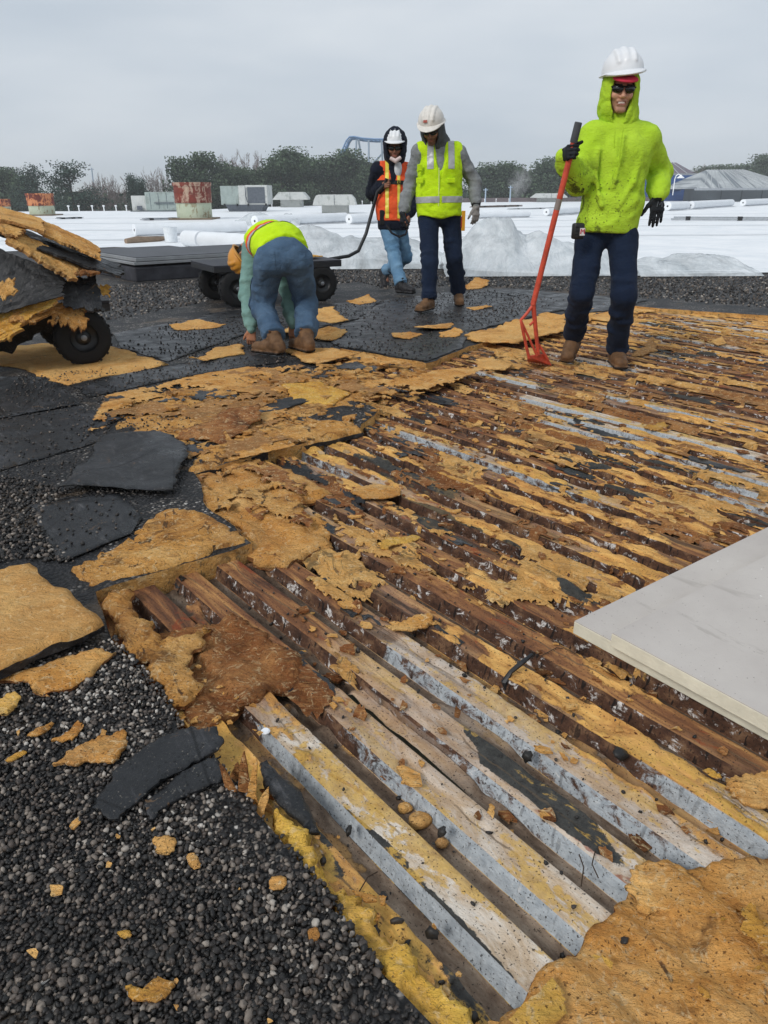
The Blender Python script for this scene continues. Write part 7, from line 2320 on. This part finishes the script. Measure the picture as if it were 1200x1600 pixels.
# ---------------------------------------------------------------- man in the yellow vest
def person2():
    J = dict(head=P(675, 203, 7.88), neck=P(687, 226, 7.98), chest=P(687, 262, 7.98), waist=P(686, 305, 7.97), pelvis=P(686, 332, 7.96),
             shL=P(716, 241, 8.0), elL=P(741, 283, 8.06), wrL=P(744, 322, 7.95), shR=P(656, 239, 7.96), elR=P(641, 290, 8.0), wrR=P(629, 332, 7.86),
             hipL=P(704, 340, 7.97), hipR=P(669, 340, 7.95), knL=P(710, 402, 7.96), knR=P(672, 412, 7.72))
    z = 0.02
    g = G(662, 487, z); J['anR'] = g + A3([.055, .09, .105]); J['toeR'] = J['anR'] + A3([-.09, -.11, -.06]); J['fwR'] = unit_((-.55, -.8, -.02))
    g = G(717, 476, z); J['anL'] = g + A3([0.0, .09, .115]); J['toeL'] = J['anL'] + A3([0, -.14, -.07]); J['fwL'] = unit_((0, -1, -.12))
    J['updir'] = unit_(J['neck'] - J['pelvis'])
    seglen(J, 'vest')
    base = A3([J['pelvis'][0], 7.9, z])
    e = empty('person', tuple(base), label='worker in a yellow safety vest and white hard hat looking down', cat='person')
    R = rotm(-0.30, 0.50, 0.0)
    hR = hand_shapes(J['wrR'], (-.05, -.1, -1), (.9, .4, 0), (0, -1, 0), [.5, .5, .55, .6], (.8, .5, .3, 1), 1.1)
    hL = hand_shapes(J['wrL'], (.02, -.1, -1), (-.4, .9, 0), (-1, -.2, 0), [.3, .32, .36, .4], (.8, .6, .1, .5), 1.1)
    body(J, R, e, base, '#9c6f56', '#5c4436')
    gloves([hL], e, base, M_GLOVEG, [(J['wrL'], J['elL'])]); gloves([hR], e, base, M_GLOVE, [(J['wrR'], J['elR'])])
    q = MB(); d = unit_(J['elL'] - J['wrL']); q.tube([J['wrL'] + d * .005, J['wrL'] + d * .05], [.044, .048], 14)
    o = q.build('cuff', M_STRAP, e, smooth=True); o.data.transform(Matrix.Translation(-Vector(base)))
    top_garment('shirt', J, e, base, M_GREYSH, 1.02, (.066, .062, .046), 0.0, seed=31, amp=0.018)
    hood_shape(R, J['head'], e, base, M_GREYDK, .98, neck=J['neck'] + A3([0, .02, .0]), opening=(.070, .12), seed=8)
    Fv, v = vest(J, e, base, M_VEST, 1.14, 0.045, True, seed=41)
    up = J['updir']
    zc = J['pelvis'] + up * .115
    for s_ in (-1, 1):
        ctr = J['neck'][0] + .0
        band(v, e, base, M_REFL, [(zc + up * .028, up), (zc - up * .028, -up), (A3([J['pelvis'][0] + s_ * .012, 0, 0]), A3([-s_, 0, 0]))], keep=(zc, A3([0, -1.0, 0]), -.2))
    for sx in (0.105, -0.095):
        x = J['neck'][0] + sx
        band(v, e, base, M_REFL, [(A3([x + .030, 0, 0]), (1, 0, 0)), (A3([x - .030, 0, 0]), (-1, 0, 0)), (J['chest'] - up * .02, -up)], keep=(zc, A3([0, -1.0, .6]), .1))
    q = MB(); q.tube([P(686, 262, 7.785), P(686, 290, 7.785), P(685, 322, 7.785)], .005, 6)
    o = q.build('zip', simple('pale_zip', '#d8e88a'), e); o.data.transform(Matrix.Translation(-Vector(base)))
    for (x, y, w_, h_) in ((656, 262, .05, .06), (656, 282, .07, .05), (705, 282, .08, .045)):
        q = MB(); q.box(P(x, y, 7.80 + (.02 if x < 670 else .0)) - base, (w_, .018, h_), bev=.006); q.build('pocket', M_VEST, e)
    trousers(J, e, base, M_NAVY, .98, seed=51)
    boots(J, e, base, M_BOOT)
    h_ = hard_hat(R, J['head'], e, base, M_HATY, 1.0, tilt=-0.12, lift=.062, back=.0)
    q = MB(); q.box((-.02, -.145, .062), (.035, .004, .022), Matrix.Rotation(-.6, 3, 'X')); q.build('sticker', simple('faded_red_sticker', '#a8584c', var=0.4, scale=80), h_)
    sunglasses(R, J['head'], e, base)
    fr = empty('folding_rule', tuple(P(724, 345, 7.86)), 0.3, label='yellow folding rule in the vest worker\'s side pocket', cat='ruler')
    q = MB(); q.box((0, 0, 0), (.034, .016, .185), bev=.003); q.build('stick', simple('yellow_stick', '#d99a26', var=0.15), fr)
    q = MB(); q.box((-.019, 0, -.01), (.006, .018, .10)); q.build('edge', simple('red_edge', '#9c4028'), fr)
    return J
J2 = person2()

# ---------------------------------------------------------------- cart puller in the dark hood and orange vest
def person3():
    J = dict(head=P(617, 233, 9.45), neck=P(616, 256, 9.52), chest=P(614, 285, 9.52), waist=P(613, 322, 9.5), pelvis=P(614, 346, 9.48),
             shL=P(638, 268, 9.55), elL=P(650, 304, 9.6), wrL=P(640, 335, 9.42), shR=P(591, 266, 9.5), elR=P(582, 303, 9.72),
             hipL=P(623, 354, 9.5), hipR=P(605, 352, 9.48), knL=P(634, 402, 9.58), knR=P(617, 404, 9.28))
    J['wrR'] = hand3 + A3([-.035, .055, -.03])
    z = 0.015
    g = G(634, 459, z); J['anR'] = g + A3([-.06, .05, .105]); J['toeR'] = J['anR'] + A3([.12, -.08, -.06]); J['fwR'] = unit_((.75, -.66, 0))
    g = G(588, 437, z); J['anL'] = g + A3([.09, .02, .17]); J['toeL'] = J['anL'] + A3([.05, -.10, -.12]); J['fwL'] = unit_((.15, -.55, -.8))
    J['anL'][1] = 9.95; J['anL'] = P(603, 423, 9.95)
    J['updir'] = unit_(J['neck'] - J['pelvis'])
    seglen(J, 'orange')
    base = A3([J['pelvis'][0], 9.5, z])
    e = empty('person', tuple(base), label='worker in a dark hood and orange vest pulling the empty cart', cat='person')
    R = rotm(-0.05, 0.12, 0.0)
    hR = hand_shapes(J['wrR'], (.45, -.8, .25), (.8, .5, 0), (0, 0, 1), [1.1, 1.1, 1.15, 1.2], (.7, .4, .6, 1), 1.05)
    hL = hand_shapes(J['wrL'], (-.1, -.1, -1), (-.9, .3, 0), (0, -1, 0), [.4, .4, .45, .5], (.8, .6, .2, .6), 1.05)
    body(J, R, e, base, '#8d5f4a', '#5e4236', hands=[hR, hL], fine_hands=[J['wrR'], J['wrL']])
    top_garment('jacket', J, e, base, M_INDIGO, 0.96, (.082, .078, .060), 0.06, seed=61, amp=0.018)
    hood_shape(R, J['head'] + A3([0, 0, .045]), e, base, M_INDIGO, 1.22, neck=J['neck'] + A3([0, .01, 0]), opening=(.086, .145), seed=18, peak=.02)
    q = MB(); d = unit_(J['elR'] - J['wrR']); q.tube([J['wrR'] - d * .005, J['wrR'] + d * .022], [.042, .048], 14)
    o = q.build('cuff', simple('white_cuff', '#d8d6d4'), e, smooth=True); o.data.transform(Matrix.Translation(-Vector(base)))
    Fv, v = vest(J, e, base, M_ORV, .96, 0.0, True, seed=71)
    up = J['updir']
    for sx, wd, mm in ((0.05, .016, M_REFLY), (-.085, .020, M_REFLY)):
        x = J['neck'][0] + sx
        band(v, e, base, mm, [(A3([x + wd, 0, 0]), (1, 0, 0)), (A3([x - wd, 0, 0]), (-1, 0, 0)), (J['pelvis'] + up * .03, -up)], keep=(x, A3([0, -1.0, .5]), .1))
    zc = J['chest'] - up * .01
    band(v, e, base, M_STRAP, [(zc + up * .022, up), (zc - up * .022, -up)], keep=(zc, A3([0, -1.0, 0]), -.2), name='chest_strap')
    q = MB(); q.tube([P(610, 247, 9.36), P(618, 252, 9.34), P(626, 246, 9.36)], [.02, .028, .02], 10)
    o = q.build('scarf', simple('pale_scarf', '#d9c6c2'), e, smooth=True); o.data.transform(Matrix.Translation(-Vector(base)))
    F = Field(P(622, 262, 9.40) - .1, P(622, 262, 9.40) + .1, .009); F.u(EL(P(622, 264, 9.42), (.045, .035, .09)), 0)
    F.build('shirt_front', simple('pale_shirt', '#cfd2d6'), e, base)
    trousers(J, e, base, M_JEAN2, .90, seed=81, crumple=1.4)
    boots(J, e, base, M_BOOTB)
    hard_hat(R, J['head'], e, base, M_HATW, .92, tilt=-0.05, lift=.070, back=.0)
    sunglasses(R, J['head'], e, base)
    # tool belt hanging at the hip
    q = MB(); q.tube([P(604, 352, 9.30), P(612, 364, 9.24), P(624, 370, 9.24), P(634, 366, 9.30), P(638, 352, 9.36)], .012, 6); o = q.build('lanyard', M_STRAP, e, smooth=True); o.data.transform(Matrix.Translation(-Vector(base)))
    q = MB(); q.box(P(598, 340, 9.40) - base, (.07, .10, .17), bev=.015); q.build('pouch', M_STRAP, e)
    return J
J3 = person3()

# ---------------------------------------------------------------- bending worker
def person4():
    J = dict(pelvis=P(443, 402, 5.66), waist=P(436, 383, 5.80), chest=P(422, 376, 6.0), neck=P(404, 382, 6.20), head=P(388, 396, 6.20),
             shR=P(396, 390, 6.06), elR=P(388, 455, 5.98), wrR=P(393, 515, 5.84), shL=P(448, 386, 6.10), elL=P(452, 450, 6.0), wrL=P(457, 508, 5.88),
             hipR=P(420, 410, 5.64), hipL=P(465, 408, 5.66), knR=P(409, 474, 5.84), knL=P(477, 472, 5.90))
    z = 0.016
    g = G(423, 556, z); J['anR'] = g + A3([.04, .02, .105]); J['toeR'] = J['anR'] + A3([-.10, .07, -.06]); J['fwR'] = unit_((-.86, .5, 0))
    g = G(478, 551, z); J['anL'] = g + A3([.01, .0, .105]); J['toeL'] = J['anL'] + A3([-.09, .1, -.06]); J['fwL'] = unit_((-.62, .78, 0))
    J['updir'] = unit_(J['waist'] - J['pelvis'] + 0.4 * unit_(J['chest'] - J['waist']))
    seglen(J, 'bent')
    base = A3([J['pelvis'][0], 5.66, z])
    e = empty('person', tuple(base), label='worker in jeans and lime vest bending over to pick up insulation', cat='person')
    up = unit_(J['chest'] - J['pelvis'])
    sd = unit_(J['shL'] - J['shR'])
    # head hangs down beyond the shoulders, face to the ground
    fz = unit_(J['head'] - J['neck']); fx = unit_(sd - fz * (sd @ fz)); fy = np.cross(fz, fx)
    R = np.stack([fx, fy, fz], 1)
    if (R @ A3([0, -1, 0]))[2] > 0:
        R = np.stack([-fx, -fy, fz], 1)
    hR = hand_shapes(J['wrR'], (-.12, .15, -1), (.15, .9, 0), (-1, .2, 0), [.45, .5, .55, .6], (.75, .6, .3, .8), 1.05)
    hL = hand_shapes(J['wrL'], (.05, .15, -1), (-.1, .9, 0), (1, .2, 0), [.45, .5, .55, .6], (.75, .6, .3, .8), 1.05)
    body(J, R, e, base, '#b57f62', '#8a6450', hands=[hR, hL], fine_hands=[J['wrR'], J['wrL']])
    J4 = dict(J); J4['updir'] = up
    top_garment('shirt', J4, e, base, M_TEAL, 0.90, (.075, .066, .046), -.02, seed=91, amp=0.016)
    fr = unit_(np.cross(up, sd)); fr = -fr if fr[2] > 0 else fr
    Fv, v = vest(J4, e, base, M_VEST, .97, -.03, False, front=fr, seed=95)
    for t_, wd, mm in ((.13, .016, M_REFLB), (.162, .016, M_REFL), (.194, .016, M_ORV)):
        p = J['pelvis'] + up * (t_ + .10)
        band(v, e, base, mm, [(p + up * wd, up), (p - up * wd, -up)], off=.005)
    tr_ = trousers(J, e, base, M_JEAN, 1.03, seed=98, belt=.03, crumple=1.7, hemup=.055)
    for q_ in ('hipR', 'hipL'):
        c = J[q_]
        band(tr_, e, base, M_JEAN, [(c + A3([.062, 0, 0]), (1, 0, 0)), (c - A3([.062, 0, 0]), (-1, 0, 0)), (c + A3([0, 0, .085]), (0, 0, 1)), (c - A3([0, 0, .045]), (0, 0, -1))], off=.004, name='back_pocket', keep=(c, A3([0, -1.0, .3]), .2))
    wb = J['waist'] + J['updir'] * .03
    band(tr_, e, base, M_JEAN, [(wb, J['updir']), (wb - J['updir'] * .035, -J['updir'])], off=.005, name='waistband')
    boots(J, e, base, M_BOOT)
    hard_hat(R, J['head'], e, base, M_HATO, .92, tilt=-0.05, lift=.045, back=.0)
    return J
J4_ = person4()

# ------------------------------------------------------------------ the air: thin winter haze, and a puff of steam far off
hz = MB(); hz.box((0, 700, 6.0), (5200, 6700, 34.0))
hm = bpy.data.materials.new('haze'); hm.use_nodes = True
hn = hm.node_tree; hn.nodes.clear()
ho_ = hn.nodes.new('ShaderNodeOutputMaterial'); hv = hn.nodes.new('ShaderNodeVolumePrincipled')
hv.inputs['Color'].default_value = (0.97, 0.985, 1.0, 1)
hv.inputs['Density'].default_value = 0.0008
hv.inputs['Anisotropy'].default_value = 0.2
hn.links.new(hv.outputs[0], ho_.inputs['Volume'])
hz.build('haze', hm, kind='stuff')

# steam drifting up beyond the roof
sc_ = P(812, 284, 104)
st = MB()
Vs, Fs = ico(3)
Vs = Vs * np.array([1.7, 1.2, 2.3]) * (1 + 0.25 * (fbm(Vs[:, 0] * 2, Vs[:, 1] * 2, Vs[:, 2] * 2, seed=4) - 0.5))[:, None]
Vs[:, 0] += 0.35 * Vs[:, 2]
stm = bpy.data.materials.new('steam'); stm.use_nodes = True
sn = stm.node_tree; sn.nodes.clear()
so = sn.nodes.new('ShaderNodeOutputMaterial'); sv = sn.nodes.new('ShaderNodeVolumePrincipled')
sv.inputs['Color'].default_value = (0.93, 0.92, 0.92, 1); sv.inputs['Density'].default_value = 0.25
tco = sn.nodes.new('ShaderNodeTexCoord'); mpp = sn.nodes.new('ShaderNodeMapping'); mpp.inputs['Scale'].default_value = (0.55, 0.8, 0.42)
vl = sn.nodes.new('ShaderNodeVectorMath'); vl.operation = 'LENGTH'
mr = sn.nodes.new('ShaderNodeMapRange'); mr.inputs['From Min'].default_value = 1.0; mr.inputs['From Max'].default_value = 0.2; mr.inputs['To Max'].default_value = 0.55
nzz = sn.nodes.new('ShaderNodeTexNoise'); nzz.inputs['Scale'].default_value = 0.9; nzz.inputs['Detail'].default_value = 4
mr2 = sn.nodes.new('ShaderNodeMapRange'); mr2.inputs['From Min'].default_value = 0.40; mr2.inputs['From Max'].default_value = 0.65
mu = sn.nodes.new('ShaderNodeMath'); mu.operation = 'MULTIPLY'
sn.links.new(tco.outputs['Object'], mpp.inputs[0]); sn.links.new(mpp.outputs[0], vl.inputs[0]); sn.links.new(vl.outputs['Value'], mr.inputs['Value'])
sn.links.new(tco.outputs['Object'], nzz.inputs['Vector']); sn.links.new(nzz.outputs[0], mr2.inputs['Value'])
sn.links.new(mr.outputs[0], mu.inputs[0]); sn.links.new(mr2.outputs[0], mu.inputs[1]); sn.links.new(mu.outputs[0], sv.inputs['Density'])
sn.links.new(sv.outputs[0], so.inputs['Volume'])
so_ = obj('steam', mesh('steam', Vs, Fs, stm, smooth=True), None, tuple(sc_), label='pale puff of steam beyond the roof', kind='stuff')

# small strays on the deck
def lump(x, y, z, r, label, m_, seed):
    c = G(x, y, z)
    F = Field(-np.ones(3) * r * 1.9, np.ones(3) * r * 1.9, r / 9)
    F.u(EL((0, 0, 0), (r * 1.15, r, r * 0.85)), 0); F.u(EL((r * .7, r * .2, -r * .1), (r * .6, r * .55, r * .5)), r * .3)
    F.folds(r * 0.35, 1.6 / r, 1.6 / r, 1.6 / r, seed=seed, band=r, mode='n')
    o = F.build('foam_lump', m_, None, np.zeros(3)); o.location = c + np.array([0, 0, r * .7])
    return tag(o, label, 'foam lump', 'crumbled foam lumps on the deck')
lump(655, 1290, Z_BOT + .004, .020, 'round orange foam lump in the groove beside the first rib', M_OR, 1)
lump(632, 1268, Z_BOT + .004, .013, 'smaller foam lump just behind the round one', M_OR, 2)
lump(690, 1322, Z_BOT + .004, .011, 'little brown foam lump in front of the round one', M_BRN, 3)
cl = MB()
pts = [P(832, 1022, 1.62), P(815, 1036, 1.60), P(798, 1050, 1.585), P(788, 1066, 1.575), P(790, 1078, 1.57)]
cl.tube(pts, [.004, .007, .006, .009, .004], 6)
cl.build('bent_strap', M_BLKMET, label='dark bent strap sticking up from the ribs left of the grey boards', cat='strap')
q = MB(); c = G(415, 1143, Z_TOP + .004)
q.lathe([(0, 0.006), (.008, .005), (.011, .002), (.011, 0), (0, 0)], 9, None, tuple(c))
q.build('white_chip', simple('white_paint', '#e8eaec'), label='small white chip on the end of the first rib', cat='chip')
for i, (a, b, c_) in enumerate((((560, 1395), (575, 1370), (590, 1362)), ((905, 1335), (912, 1355), (908, 1385)), ((930, 1330), (925, 1350), (935, 1372)), ((845, 1025), (870, 1012), (885, 1015)))):
    q = MB(); q.tube([G(*a, Z_TOP + .004), G(*b, Z_TOP + .010), G(*c_, Z_TOP + .004)], .0012, 5)
    q.build('twig', simple('dry_twig', '#3a2c20'), label=('thin dry twig on the first rib', 'left of two thin roots hanging over a white rib edge', 'right of two thin roots hanging over a white rib edge', 'short twig beside the bent strap')[i], cat='twig', group='twigs on the deck')
